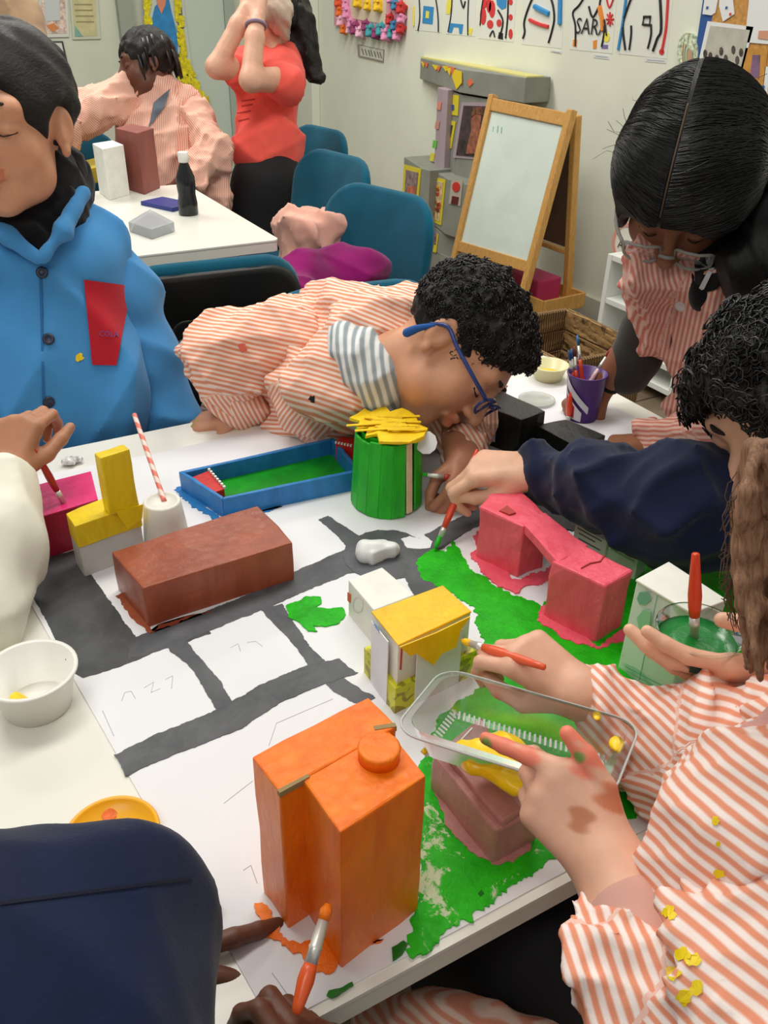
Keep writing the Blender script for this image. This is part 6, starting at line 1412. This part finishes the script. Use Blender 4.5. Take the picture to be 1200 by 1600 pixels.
W7b = at(1252, 1052, .73); s = S().chain([at(1370, 1060, .72), W7b], [.03, .025]); tipsb, jb = hand_prims(s, W7b, cv(-1, -.02, .05), cv(.15, .55, .80), cv(-.1, -.85, .45), .84, ((14, 16, 10), (16, 20, 12), (18, 22, 14), (20, 24, 14)), ((.55, .75, -.35), (.90, .25, -.35), (.97, .0, -.2)), spread=(.06, .0, -.04, -.1)); V, F = s.mesh(.0024); B.add(V, F)
B.obj(sk_fair, p); face_bits(p, R, loc7, sz, (36, 26, 22))
def ex7(s_): s_.ell((0, .05, .080), (.066, .056, .042), k=.03); s_.ell((0, -.03, .07), (.084, .095, .06), k=.03); s_.ell((.045, .05, .05), (.034, .04, .045), k=.03); s_.ell((-.045, .05, .05), (.034, .04, .045), k=.03); s_.ell((0, -.08, 0), (.07, .04, .07), k=.03)
V, F = cap_hair(.014, .088, -.06, addf(lumps(.006, 90, 5), lumps(.004, 210, 8)), extra=ex7, side=-.01)
hair_obj(p, V, F, R, loc7, sz, h_black, V*90)
g = curls(V, R, loc7, sz, 1900, .011, .0010, 9, None, 1.2, .008); g.obj('hair_curls', m_curl, p, smooth=True)['kind'] = 'stuff'
s = S(); s.chain([at(848, 738, 1.05), at(930, 764, 1.0), at(1045, 788, .955), at(1150, 800, .955)], [.034, .045, .058, .062], k=.03); s.chain([at(1150, 800, .955), at(1300, 830, .95), (.90, .40, .80)], [.062, .07, .09], k=.03); s.chain([(.92, .38, .82), (.93, .30, .62)], [.11, .13], k=.04); s.chain([(.94, .34, .82), (.86, .22, .76), at(1300, 1050, .74)], [.08, .06, .04], k=.03)
s.chain([nk-A3(0, 0, .035), (.90, .40, .82)], [.062, .10], k=.04)
rib = lambda P: -.0035*np.abs(np.sin(P@nrm(at(1040, 780, .95)-at(826, 738, 1.05))*52+np.sin(P@UP*30)))
V, F = s.mesh(.0055, addf(folds(.011, 22, 31, [nrm(at(1040, 780, .95)-at(826, 738, 1.05)), cv(.8, .5, .2)]), folds(.004, 50, 6), lumps(.002, 40, 2))); mk('sweater', V, F, m_navy, p, True)
legs(p, (.95, .20, 0), m_dark, .62, fwd=(0, 1, 0))
tip2 = onz(680, 857, T+.006); tl2 = at(746, 702, 1.085); brush('red paintbrush with green bristles in the navy sleeved hand', tip2, tl2, flat('brush_red', (206, 66, 40), .3), m_gt, .0036, .016, .012)
# green paint bowl in his other hand
bc_ = at(1088, 1003, .735); gb = thing('paint_bowl', 'clear plastic bowl of green paint with a dark label held at the right', 'bowl', bc_-A3(0, 0, .02))
m_tp = thin_plastic('bowl_plastic', (.93, .96, .93), .08, .06); o_ = bc_-A3(0, 0, .018)
G().lathe(o_, [(0, 0), (.024, .0), (.029, .006), (.0345, .030), (.0365, .0315), (.0365, .033), (.034, .0325)], 44).obj('shell', m_tp, gb, smooth=True)
G().lathe(o_, [(0, .0008), (.0235, .0008), (.0285, .0065), (.0318, .0215), (.018, .0218), (0, .0215)], 40).obj('paint', paint('bowl_green', (12, 128, 44), (8, 108, 34), .25, 30, .2), gb, smooth=True)
def bandl(name, a0, a1, z0, z1, mat, off=.0006):
    rr_ = lambda z: .029+(.0345-.029)*(z-.006)/.024+off; Vb = []
    for i in range(13):
        a = a0+(a1-a0)*i/12
        for z in (z0, z1): Vb.append(o_+A3(rr_(z)*math.cos(a), rr_(z)*math.sin(a), z))
    return mk(name, Vb, [(2*i, 2*i+2, 2*i+3, 2*i+1) for i in range(12)], mat, gb, True)
ca = math.atan2(-o_[1], -o_[0]); lb = bandl('label', ca+.02, ca+1.0, .008, .0245, flat('label_green', (18, 62, 52), .5)); bandl('label', ca-1.5, ca-.95, .008, .027, flat('label_green_b', (24, 84, 62), .5))
for tx, zc_, sz_ in (('bonÀrea', .0195, .0060), ('Pesto', .0125, .0058)):
    Vt, Ft = text_mesh(tx, sz_); am = ca+.50; Vw = []
    for v in Vt:
        z = zc_+v[1]; r_ = .029+(.0345-.029)*(z-.006)/.024+.0012; a = am+v[0]/r_; Vw.append(o_+A3(r_*math.cos(a), r_*math.sin(a), z))
    mk('lettering', Vw, Ft, flat('label_ink', (214, 214, 180), .6), lb)
brush('orange red paintbrush standing in the green paint bowl', o_+A3(.002, .002, .008), at(1087, 864, .70), flat('brush_orange', (214, 66, 30), .25), m_fer, .0044, .012, .022)

# ---------------------------------------------------------------- girl in front, holding the tray
p = thing('person', 'girl in a striped smock in front, holding a clear tray of yellow paint', 'person', (.42, .08, 0))
R = frame(cv(-.75, -.45, -.1), cv(.0, .85, .5)); loc9 = at(1470, 930, .50); sz = .92
B = Body(); put_head(B, R, loc9, sz); nk = xf([(0, -.04, -.13)], R, loc9, sz)[0]
s = S().chain([nk, (.46, .13, .82), (.43, .08, .60)], [.040, .045, .06], k=.03); V, F = s.mesh(.009); B.add(V, F)
WL9 = at(952, 1352, .552)
s = S().chain([at(1000, 1560, .50), at(990, 1450, .525), WL9], [.030, .0275, .0245])
tips, jn = hand_prims(s, WL9, cv(-.62, .74, -.25), cv(.74, .60, .3), cv(.0, -.10, .99), .70, ((4, 10, 8), (52, 44, 20), (60, 50, 22), (62, 50, 22)), ((.85, .50, .08), (.95, .20, .12), (.97, .04, .14)), spread=(-.62, -.2, .0, .2))
V, F = s.mesh(.002); T_ = np.ones((len(V), 3)); pinkc = (1.12, .56, .52)
spots(V, T_, [(tips[0], .016), (jn[0][2], .015), (jn[0][1], .012)], pinkc); spots(V, T_, [(tips[4], .014), (jn[4][2], .015)], pinkc); spots(V, T_, [(jn[4][1]+cv(.3, -.5, .6)*.008, .013)], (.80, .48, .34)); spots(V, T_, [((jn[0][0]+WL9)/2+cv(-.6, .2, .6)*.01, .010)], (.70, .50, .36)); spots(V, T_, [(tips[0]+cv(-.1, -.2, .9)*.006, .005), (jn[4][2]+cv(-.6, 0, .6)*.009, .005)], (.25, .72, .25)); B.add(V, F, T_)
WR9 = at(908, 1085, .745)
s = S().chain([at(1010, 1135, .76), WR9], [.026, .023]); tr_, jr = hand_prims(s, WR9, cv(-.80, .60, -.10), cv(-.65, -.55, .50), cv(.15, .60, .78), .74, PINCH, TH_IN); V, F = s.mesh(.0024); T_ = np.ones((len(V), 3)); spots(V, T_, [(jr[0][2], .010), (jr[4][2], .010)], (1.0, .62, .5)); B.add(V, F, T_)
B.obj(sk_light, p)
V, F = cap_hair(.016, .06, -.06, lumps(.004, 90, 3), res=.005); hb_ = hairmat('hair_brown', (70, 48, 34), (128, 92, 66), .5, .8, 1.0); hair_obj(p, V, F, R, loc9, sz, hb_, V*100)
# long wavy locks
g = G(); rl = np.random.default_rng(6)
lk = S()
for k_ in range(26):
    x0 = rl.uniform(1180, 1245); dd_ = rl.uniform(.50, .57); pts = []; n_ = 11; ye = rl.uniform(985, 1062)
    for t in np.linspace(0, 1, n_):
        y_ = 700+(ye-700)*t; wob_ = 8*math.sin(t*7+k_*.7)+6*math.sin(t*17+k_); x_ = x0-8+wob_-26*math.sin(t*PI)*.5; pts.append(at(x_, y_, dd_+.012*math.sin(t*9+k_)))
    lk.chain(pts, [(.0055+.002*math.sin(i*1.7+k_))*(1 if i < n_-3 else .35+.2*(n_-1-i)) for i in range(n_)], k=.003)
V, F = lk.mesh(.0026); W_ = V@np.stack([RT, UP, FW], 1); mk('wavy_lock', V, F, hairmat('hair_wavy', (112, 78, 56), (176, 134, 104), .5, .8, 1.0), p, True, attrs={'hv': W_*np.array([420, 40, 300])})
for k_ in range(60):
    x0 = rl.uniform(1150, 1200); y0 = rl.uniform(730, 900); P = [at(x0-(12+20*rl.random())*math.sin(t*3)+rl.normal()*1.5, y0+t*rl.uniform(50, 120), .53) for t in np.linspace(0, 1, 8)]; g.tube(P, .00035, 3, cap=False)
g.obj('loose_strands', m_curlb, p)['kind'] = 'stuff'
# smock
s = S(); sdT = cv(.45, 1, .1); s.chain([nk-A3(-.01, .005, .05), (.46, .12, .83), (.43, .09, .62)], [.062, .10, .115], k=.04, sd=sdT); s.chain([nk-A3(.02, 0, .07), at(1270, 1160, .67)], [.06, .06], k=.03, sd=sdT)
s.chain([(.415, .150, .87), (.42, .125, .76), (.42, .10, .60)], [.085, .105, .12], k=.03, sd=sdT); s.ell(at(1150, 1330, .54), (.06, .05, .075), k=.04, sd=sdT)
o, V, F = smock(s, 'smock', m_stripe_f, p, .0038, addf(folds(.009, 24, 41, [cv(1, -.5, 0), cv(1, .1, .3), cv(.3, 1, 0)]), folds(.003, 60, 17), lumps(.0015, 60, 3))); tr9 = bvh(V, F)
a1, a2, a3 = at(1270, 1160, .67), at(1085, 1172, .725), at(948, 1114, .756); s = S()
s.cone(a1, a2, .062, .050, k=.025, sd=cv(.2, 1, 0)); s.cone(a2, a3, .052, .036, k=.02, sd=cv(.9, .8, 0)); s.cone(at(1040, 1235, .72), at(1160, 1215, .68), .034, .045, k=.03, sd=cv(.1, 1, 0))
o, V, F = smock(s, 'sleeve', m_stripe_f, p, .0038, addf(folds(.009, 34, 51, [cv(1, .4, 0), cv(1, -.4, .2)]), folds(.003, 80, 7)))
b1_, b2_, b3_ = at(1290, 1390, .49), at(1135, 1650, .46), at(1000, 1520, .50); s = S()
s.cone(b1_, b2_, .060, .056, k=.025, sd=cv(.6, 1, 0)); s.cone(b2_, b3_, .052, .036, k=.02, sd=cv(1, .25, 0)); s.cone(b3_, at(985, 1466, .52), .036, .031, k=.015, sd=cv(1, .1, 0))
o, V, F = smock(s, 'sleeve', m_stripe_f, p, .0036, addf(folds(.008, 34, 61, [cv(1, .2, 0), cv(.2, 1, .2), cv(1, -.5, 0)]), folds(.003, 80, 17))); tr9s = bvh(V, F)
for x, y, r_ in ((1124, 1365, 9), (1118, 1282, 7), (1122, 1318, 5)): spot_on(p, x, y, tr9, m_ye, r_, seed=x+y)
for k_, q in enumerate(([(1065, 1490), (1082, 1500), (1088, 1545), (1070, 1560), (1052, 1520)], [(1020, 1395), (1045, 1420), (1050, 1430), (1040, 1425)])):
    for x, y in q: spot_on(p, x, y, tr9s, m_ye, 13 - 5*k_, seed=x+y)
V, F = S().chain([at(1000, 1482, .512), at(990, 1437, .527)], [.0315, .0305], k=.01).mesh(.003, lumps(.0006, 70, 3)); mk('undersleeve', V, F, cloth('dusty_pink_knit', (206, 158, 144), .06), p, True)
V, F = S().chain([at(1260, 1170, .545), at(1205, 1195, .54), at(1150, 1226, .545)], [.034, .024, .010], k=.02).mesh(.003, folds(.002, 50, 3)); mk('collar', V, F, cloth('dusty_pink_shirt', (212, 158, 150), .06), p, True)
s = S(); s.chain([(.43, .10, .60), (.40, .24, .56), (.36, .40, .54), (.35, .42, .10)], [.09, .085, .07, .05], k=.03).chain([(.50, .10, .58), (.50, .30, .54), (.50, .42, .10)], [.085, .075, .05], k=.03); V, F = s.mesh(.01, folds(.004, 20, 3)); mk('trousers', V, F, m_dark, p, True)
for q in ((.35, .45, .03), (.50, .45, .03)): V, F = S().ell(q, (.04, .09, .035)).mesh(.01); mk('shoe', V, F, m_black, p, True)
s = S().chain([at(900, 1540, .76), at(830, 1510, .78), at(775, 1492, .80)], [.035, .026, .012], k=.02, sd=cv(.3, 1, 0)); o, V, F = smock(s, 'smock_flap', m_stripe_b, p, .005, folds(.004, 40, 3))
s = S().chain([at(840, 1690, .70), at(700, 1640, .72), at(600, 1615, .74)], [.05, .04, .03], k=.03, sd=cv(.25, 1, 0)); o, V, F = smock(s, 'smock_flap', m_stripe_b, p, .005, folds(.004, 30, 8))
# stool she sits on
t = thing('stool', 'dark stool under the girl holding the tray', 'stool', (.45, .05, 0)); G().lathe((.45, .05, .44), [(0, 0), (.15, 0), (.16, .015), (.15, .03), (0, .03)], 32).obj('seat', m_black, t, smooth=True)
for k_ in range(4): a = k_*PI/2+.4; G().tube([(.45+.1*math.cos(a), .05+.1*math.sin(a), .44), (.45+.15*math.cos(a), .05+.15*math.sin(a), 0)], .012, 8).obj('leg', m_steel, t, smooth=True)
brush('orange paintbrush in the front girl hand painting the yellow carton', at(722, 1001, .79), at(852, 1043, .712), flat('brush_orange_b', (226, 90, 50), .3), m_yl, .0036, .012, .016)
# clear tray
tr = thing('plastic_tray', 'clear plastic food tray with thick yellow paint, held by the front girl', 'tray', at(810, 1180, .62))
BL, BR_, TLc = at(614, 1139, .655), at(955, 1246, .605), at(694, 1042, .735); TRc = BR_+TLc-BL
m_tray = thin_plastic('tray_plastic', (.92, .935, .935), .2, .14, 1.6); exx = nrm(BR_-BL); eyy = nrm(TLc-BL); nz = nrm(np.cross(exx, eyy)); nz = nz if nz[2] > 0 else -nz
lx, ly = np.linalg.norm(BR_-BL), np.linalg.norm(TLc-BL)
def ring(ins, dz, r, n=6):
    out = []
    for cx, cy, a0 in ((lx-ins-r, ly-ins-r, 0), (ins+r, ly-ins-r, 90), (ins+r, ins+r, 180), (lx-ins-r, ins+r, 270)):
        for i in range(n): a = math.radians(a0+90*i/(n-1)); out.append(BL+exx*(cx+r*math.cos(a))+eyy*(cy+r*math.sin(a))+nz*dz)
    return out
rg = [ring(0, -.003, .02), ring(0, 0, .02), ring(.006, .0005, .017), ring(.0075, -.004, .016), ring(.017, -.030, .012), ring(.022, -.032, .010), ring(.045, -.031, .004)]
Vt = [v for r_ in rg for v in r_]; m_ = len(rg[0]); Ft = [(i*m_+j, i*m_+(j+1) % m_, (i+1)*m_+(j+1) % m_, (i+1)*m_+j) for i in range(len(rg)-1) for j in range(m_)]; Ft.append(tuple(range((len(rg)-1)*m_, len(rg)*m_)))
mk('shell', Vt, Ft, m_tray, tr, False)
m_rib = flat('plastic_edge', (226, 230, 228), .15, trans=.35, ior=1.2)
G().tube(ring(-.0005, -.0012, .0205, 8), .0011, 6, closed=True).obj('rim', m_rib, tr, smooth=True)
for k_ in range(30):
    t_ = k_/29
    G().bar(BL+exx*(.02+(lx-.04)*t_)+eyy*(ly-.0175)+nz*-.0275, BL+exx*(.022+(lx-.04)*t_)+eyy*(ly-.0235)+nz*-.0310, .0018, .0010).obj('rib', m_rib, tr)
for k_ in range(14):
    t_ = k_/13; G().bar(BL+exx*.0175+eyy*(.018+(ly-.036)*t_)+nz*-.0275, BL+exx*.0235+eyy*(.018+(ly-.036)*t_)+nz*-.0310, .0018, .0010).obj('rib', m_rib, tr)
for k_ in range(3):
    xx = lx*(.22+.26*k_); G().bar(BL+exx*xx+eyy*.03+nz*-.0305, BL+exx*(xx+.004)+eyy*(ly-.03)+nz*-.0305, .0012, .0008).obj('rib', m_rib, tr)
s = S(); pc_ = lambda u, v, w_: BL+exx*(lx*u)+eyy*(ly*v)+nz*w_
Rt_ = np.stack([exx, eyy, nz], 1)
s.ell(pc_(.56, .27, -.025), (.050, .022, .009), Rt_, k=.012).ell(pc_(.46, .46, -.025), (.020, .020, .009), Rt_, k=.012).ell(pc_(.72, .27, -.026), (.028, .014, .007), Rt_, k=.01).ell(pc_(.40, .28, -.027), (.022, .014, .006), Rt_, k=.01).ell(pc_(.60, .36, -.018), (.014, .010, .006), Rt_, k=.01)
V, F = s.mesh(.0014, addf(folds(.0012, 70, 3), lumps(.001, 160, 2))); mk('paint', V, F, paint('thick_yellow', (250, 210, 12), (240, 190, 8), .22, 30, .15), tr, True)
for (u, v, w_, r_) in ((.93, .80, -.012, .006), (.12, .2, -.028, .002), (.20, .24, -.028, .0025), (.80, .95, -.002, .004)): V, F = S().ell(pc_(u, v, w_), (r_, r_*1.6, r_*.6), Rt_).mesh(.0007, lumps(.0008, 300, 2)); mk('paint_smear', V, F, bpy.data.materials['thick_yellow'], tr, True)
V, F = S().ell(pc_(.90, .17, -.026), (.005, .005, .003), Rt_).mesh(.0007); mk('paint_smear', V, F, m_green, tr, True)

# ---------------------------------------------------------------- person in navy at the lower left
p = thing('person', 'person in a navy sweater at the lower left, hand on the table', 'person', (-.2, .05, 0))
B = Body(); W10 = at(140, 1560, .595); s = S().chain([at(-20, 1600, .55), W10], [.03, .026]); hand_prims(s, W10, cv(1, .10, -.06), cv(.1, .9, .4), cv(.05, .35, .93), .80, ((12, 16, 10), (14, 26, 18), (30, 40, 24), (50, 50, 30)), ((.7, .65, -.2), (.85, .4, -.25), (.95, .2, -.2)), spread=(.12, -.30, -.42, -.45)); V, F = s.mesh(.0022)
T_ = np.ones((len(V), 3)); B.add(V, F, T_)
W10b = at(505, 1800, .525); s = S().chain([at(540, 1960, .48), W10b], [.028, .024]); hand_prims(s, W10b, cv(-.12, .95, -.2), cv(-.5, .1, .85), cv(.75, .15, .6), .74, PINCH, TH_IN); V, F = s.mesh(.0024); B.add(V, F)
R10 = frame(A3(.45, .8, -.35), A3(.1, .25, 1)); loc10 = A3(-.27, .15, 1.08); put_head(B, R10, loc10, .95); nk10 = xf([(0, -.04, -.12)], R10, loc10, .95)[0]
s = S().chain([nk10, (-.24, .10, .86), (-.2, .08, .6)], [.04, .06, .07], k=.03).chain([(-.22, .14, .88), at(-60, 1470, .47), at(180, 1420, .487), at(60, 1560, .56), at(-20, 1600, .55)], [.03, .02, .018, .024, .024], k=.01).chain([(-.2, .1, .84), at(100, 1720, .43), at(420, 1930, .46), at(540, 1960, .48)], [.03, .025, .025, .025], k=.01); V, F = s.mesh(.007); B.add(V, F); B.obj(sk_dark, p)
V, F = cap_hair(.012, .07, -.04, lumps(.003, 120, 2), res=.005); hair_obj(p, V, F, R10, loc10, .95, h_black)
s = S(); s.chain([at(-160, 1440, .46), at(40, 1420, .475), at(215, 1385, .485)], [.042, .036, .0265], k=.03); s.chain([at(215, 1385, .485), at(228, 1450, .49), at(205, 1560, .47), at(170, 1700, .45)], [.0265, .0215, .026, .035], k=.03); s.ell(at(90, 1500, .47), (.05, .03, .045), k=.05); s.ell(at(60, 1640, .44), (.08, .06, .06), k=.05); s.chain([at(60, 1640, .44), (-.18, .12, .78)], [.06, .10], k=.05); s.chain([nk10-A3(0, 0, .05), (-.23, .10, .84), (-.2, .06, .56)], [.06, .11, .12], k=.04); s.chain([(-.21, .16, .89), at(-160, 1440, .46)], [.07, .042], k=.03); s.chain([at(100, 1700, .43), at(420, 1930, .46), at(525, 1880, .495)], [.05, .04, .032], k=.03)
V, F = s.mesh(.004, addf(folds(.0025, 26, 5), lumps(.001, 50, 2))); o = mk('sweater', V, F, m_navy, p, True); tr10 = bvh(V, F)
decal('seam', [(0, 1408), (300, 1370), (300, 1375), (0, 1414)], tr10, cloth('navy_seam', (10, 15, 34)), p, .0012, 14)
legs(p, (-.2, .04, 0), m_dark, .56, fwd=(0, 1, 0))
brush('orange paintbrush held upright against the orange tower', at(513, 1412, .56), at(462, 1585, .53), flat('brush_orange_c', (226, 92, 40), .3), m_or, .0042, .010, .026)

# ---------------------------------------------------------------- person with white sleeve at the left edge
p = thing('person', 'person with a white sleeve at the left edge painting with a red brush', 'person', (-.42, .80, 0))
B = Body(); W12 = at(8, 745, .985); s = S().chain([(-.35, .80, .93), at(-40, 900, .93), at(-10, 800, .96), W12], [.035, .032, .03, .025]); hand_prims(s, W12, cv(.20, .95, -.1), cv(.85, -.2, .4), cv(-.1, .25, .95), .76, ((48, 64, 34), (56, 70, 36), (62, 74, 38), (66, 76, 38)), ((.72, .55, -.4), (.88, .25, -.45), (.85, .1, -.5))); V, F = s.mesh(.0024); B.add(V, F)
s = S().chain([(-.35, .80, .96), (-.40, .80, .62)], [.07, .1]); V, F = s.mesh(.012); B.add(V, F); B.obj(sk_mid, p)
s = S(); s.chain([at(14, 752, .975), at(5, 850, .93), at(-50, 960, .90)], [.033, .044, .052], k=.02); s.chain([at(-50, 960, .90), (-.30, .80, .92), (-.36, .80, .90)], [.052, .06, .08], k=.03); s.chain([(-.36, .80, .93), (-.40, .80, .62)], [.12, .13], k=.03)
V, F = s.mesh(.006, folds(.004, 26, 9)); mk('shirt', V, F, cloth('cream_shirt', (232, 230, 214), .03, .8), p, True)
R = frame(A3(.9, .3, -.4), A3(.3, 0, 1)); loc12 = A3(-.33, .82, 1.16); B = Body(); put_head(B, R, loc12, 1.0); B.obj(sk_mid, p, 'head'); V, F = cap_hair(.012, .07, -.04, lumps(.003, 120, 2), res=.005); hair_obj(p, V, F, R, loc12, 1.0, h_black)
legs(p, (-.42, .80, 0), m_dark, .56, fwd=(1, 0, 0))
brush('red paintbrush painting the lemon yellow building at the left', at(109, 803, 1.035), at(52, 700, .985), m_bh2, m_ye, .0034, .014, .02)

# ---------------------------------------------------------------- girl with braids behind the work table
p = thing('person', 'girl with short dark braids in a striped smock behind the work table', 'person', (.93, 3.28, 0))
R = frame(cv(-.82, -.32, .35), cv(-.08, .95, .2)); loc3 = at(228, 103, 3.05); sz = .95
B = Body(); put_head(B, R, loc3, sz)
s = S().chain([at(238, 140, 3.07), at(250, 190, 3.18), at(255, 300, 3.25)], [.045, .05, .08], k=.03); V, F = s.mesh(.014); B.add(V, F)
s = S().chain([at(250, 180, 3.15), at(300, 185, 3.15), at(330, 240, 3.1), at(282, 288, 3.0)], [.04, .035, .032, .028]); hand_prims(s, at(284, 286, 3.0), cv(-.7, -.7, .2), cv(-.4, .4, .8), cv(.2, .6, .7), .8); V, F = s.mesh(.005); B.add(V, F)
s = S().chain([at(240, 170, 3.14), at(190, 155, 3.08), at(145, 175, 2.97), at(92, 208, 2.85)], [.04, .035, .032, .026]); hand_prims(s, at(92, 208, 2.85), cv(-.8, -.5, .2), cv(0, .6, .8), cv(0, .8, -.4), .8); V, F = s.mesh(.005); B.add(V, F); B.obj(sk_dark, p); face_bits(p, R, loc3, sz, (20, 14, 12))
V, F = cap_hair(.014, .07, -.045, lumps(.004, 140, 3), res=.005, side=-.01); hair_obj(p, V, F, R, loc3, sz, h_black)
g = G(); rb = np.random.default_rng(3)
for k_ in range(46):
    a0 = rb.uniform(-2.6, 2.6)+PI*1.5; q0_ = np.array([.080*math.cos(a0), -.02+.098*math.sin(a0), .05+rb.uniform(-.02, .04)]); L_ = rb.uniform(.06, .12)
    g.tube(xf([q0_, q0_*1.05-np.array([0, 0, L_*.5]), q0_*1.04-np.array([0, 0, L_])], R, loc3, sz), [.0055, .006, .003], 6)
g.obj('braids', m_curl, p, smooth=True)['kind'] = 'stuff'
s = S(); s.chain([at(238, 160, 3.12), at(255, 230, 3.18), at(268, 320, 3.25)], [.10, .15, .18], k=.05, sd=cv(1, 0, 0)); s.cone(at(190, 148, 3.12), at(290, 160, 3.16), .07, .07, k=.04, sd=cv(1, .2, 0))
o, V, F = smock(s, 'smock', m_stripe_b, p, .009, addf(folds(.016, 12, 3, [cv(1, .1, 0), cv(1, -.4, 0)]), folds(.008, 30, 2))); tr3 = bvh(V, F)
s = S(); s.chain([at(195, 148, 3.08), at(145, 172, 2.97), at(98, 203, 2.86)], [.075, .068, .055], k=.03, sd=cv(.4, 1, 0)); smock(s, 'sleeve', m_stripe_b, p, .008, addf(folds(.012, 22, 5, [cv(1, .6, 0), cv(.5, -1, 0)]), folds(.006, 45, 2)))
s = S(); s.chain([at(300, 180, 3.14), at(332, 238, 3.08), at(302, 280, 3.0)], [.068, .068, .045], k=.03, sd=cv(.8, .6, 0)); s.cone(at(330, 250, 3.12), at(340, 320, 3.16), .05, .05, k=.03, sd=cv(1, 0, 0)); smock(s, 'sleeve', m_stripe_b, p, .008, addf(folds(.012, 22, 8, [cv(1, .6, 0), cv(.5, 1, 0)]), folds(.006, 45, 2)))
decal('collar', [(240, 160), (266, 138), (258, 165), (232, 200)], tr3, cloth('grey_scarf', (92, 100, 110), .1), p, .012, 6); legs(p, (.93, 3.30, 0), m_dark, .6)

# ---------------------------------------------------------------- girl in the coral t-shirt
p = thing('person', 'girl in a coral t-shirt covering her face with both hands', 'person', (1.23, 3.25, 0))
R = frame(cv(-.80, .10, .5), cv(.1, 1, .1)); loc4 = at(418, 25, 3.2); sz = 1.0
B = Body(); put_head(B, R, loc4, sz)
s = S().chain([at(436, 85, 3.25), at(420, 180, 3.3), at(420, 290, 3.35)], [.05, .1, .12], k=.03)
s.chain([at(372, 110, 3.12), at(338, 105, 3.05), at(372, 40, 3.02), at(384, 15, 3.02)], [.045, .036, .030, .026], k=.02); s.chain([at(440, 125, 3.12), at(392, 125, 2.98), at(398, 60, 2.98), at(402, 30, 3.0)], [.045, .038, .032, .027], k=.02); V, F = s.mesh(.008); B.add(V, F)
s = S(); hand_prims(s, at(402, 32, 3.0), cv(.05, 1, .1), cv(-.7, 0, .3), cv(-.3, 0, 1), .9, ((8, 12, 8),)*4); hand_prims(s, at(384, 18, 3.02), cv(.2, 1, .1), cv(.7, 0, .3), cv(-.6, 0, 1), .9, ((8, 12, 8),)*4); V, F = s.mesh(.005); B.add(V, F); B.obj(sk_light, p)
V, F = cap_hair(.014, .06, -.06, lumps(.004, 110, 3), res=.006, back=.01); hair_obj(p, V, F, R, loc4, sz, h_black)
s = S().chain([at(455, 10, 3.25), at(470, 60, 3.28), at(480, 95, 3.3), at(492, 118, 3.3)], [.07, .065, .05, .025], k=.02); V, F = s.mesh(.008, addf(folds(.01, 26, 3), lumps(.008, 50, 4))); mk('long_hair', V, F, h_black, p, True, attrs={'hv': V*90})
V, F = S().chain([at(428, -8, 3.14), at(436, 25, 3.13), at(446, 58, 3.16)], [.05, .048, .02], k=.02).mesh(.007, folds(.006, 40, 3)); mk('headscarf', V, F, cloth('taupe_scarf', (176, 156, 140), .2), p, True)
m_coral = cloth('coral_tee', (246, 96, 84), .05, .8); s = S()
s.box(at(418, 195, 3.3), (.12, .085, .25), frame(nrm(A3(-.7, -.7, 0)), (0, 0, 1)), rr=.08, k=.03); s.ell(at(418, 235, 3.28), (.14, .11, .13), k=.05); s.chain([at(440, 110, 3.25), at(448, 132, 3.10)], [.085, .062], k=.03); s.chain([at(395, 105, 3.22), at(368, 112, 3.12)], [.08, .056], k=.03); s.cone(at(400, 98, 3.25), at(450, 92, 3.28), .05, .05, k=.04)
V, F = s.mesh(.008, addf(folds(.008, 18, 8), lumps(.003, 30, 3))); mk('t_shirt', V, F, m_coral, p, True); tr4 = bvh(V, F)
for k_, y in enumerate((158, 166, 176, 188)): decal('print', [(366+k_*2, y), (398-k_*3, y-4), (398-k_*3, y-2), (366+k_*2, y+2)], tr4, flat('tee_ink', (176, 50, 56), .8) if k_ == 0 else bpy.data.materials['tee_ink'], p, .003, 3)
wv_ = at(400, 40, 2.99); G().tube([wv_+(RT*math.cos(k_)+FW*math.sin(k_))*.034 for k_ in np.linspace(0, 2*PI, 20, endpoint=False)], .006, 6, closed=True).obj('bracelet', cloth('bracelet_lilac', (150, 130, 150)), p, smooth=True)
s = S().chain([at(420, 290, 3.32), (1.20, 3.22, .3), (1.20, 3.22, .05)], [.14, .09, .07], k=.04).chain([at(420, 300, 3.34), (1.32, 3.34, .3), (1.32, 3.34, .05)], [.14, .09, .07], k=.04); V, F = s.mesh(.014); mk('trousers', V, F, m_dark, p, True)

# ---------------------------------------------------------------- adult in beige sweater, far left
p = thing('person', 'adult in a beige ribbed sweater standing at the far left', 'person', (.30, 3.7, 0))
B = Body(); R = frame(A3(-.3, -1, -.2), (0, 0, 1)); loc2 = at(-10, -95, 3.2); put_head(B, R, loc2, 1.0); s = S().chain([xf([(0, -.03, -.10)], R, loc2, 1.0)[0], at(0, 60, 3.25), at(0, 120, 3.3)], [.045, .08, .11]); V, F = s.mesh(.014); B.add(V, F); B.obj(sk_tan, p)
V, F = cap_hair(.014, .06, -.06, lumps(.004, 110, 3), res=.006); hair_obj(p, V, F, R, loc2, 1.0, h_black)
s = S().chain([at(-5, 20, 3.22), at(0, 150, 3.3), at(0, 250, 3.35)], [.13, .16, .16], k=.05).chain([at(38, 20, 3.2), at(52, 75, 3.18), at(56, 135, 3.2)], [.07, .058, .05], k=.03); V, F = s.mesh(.009, folds(.008, 24, 3, [cv(1, .1, 0), cv(1, -.15, .2)])); mk('sweater', V, F, cloth('beige_knit', (148, 122, 96), .1, .9, 300), p, True); legs(p, (.30, 3.72, 0), m_dark, .62)
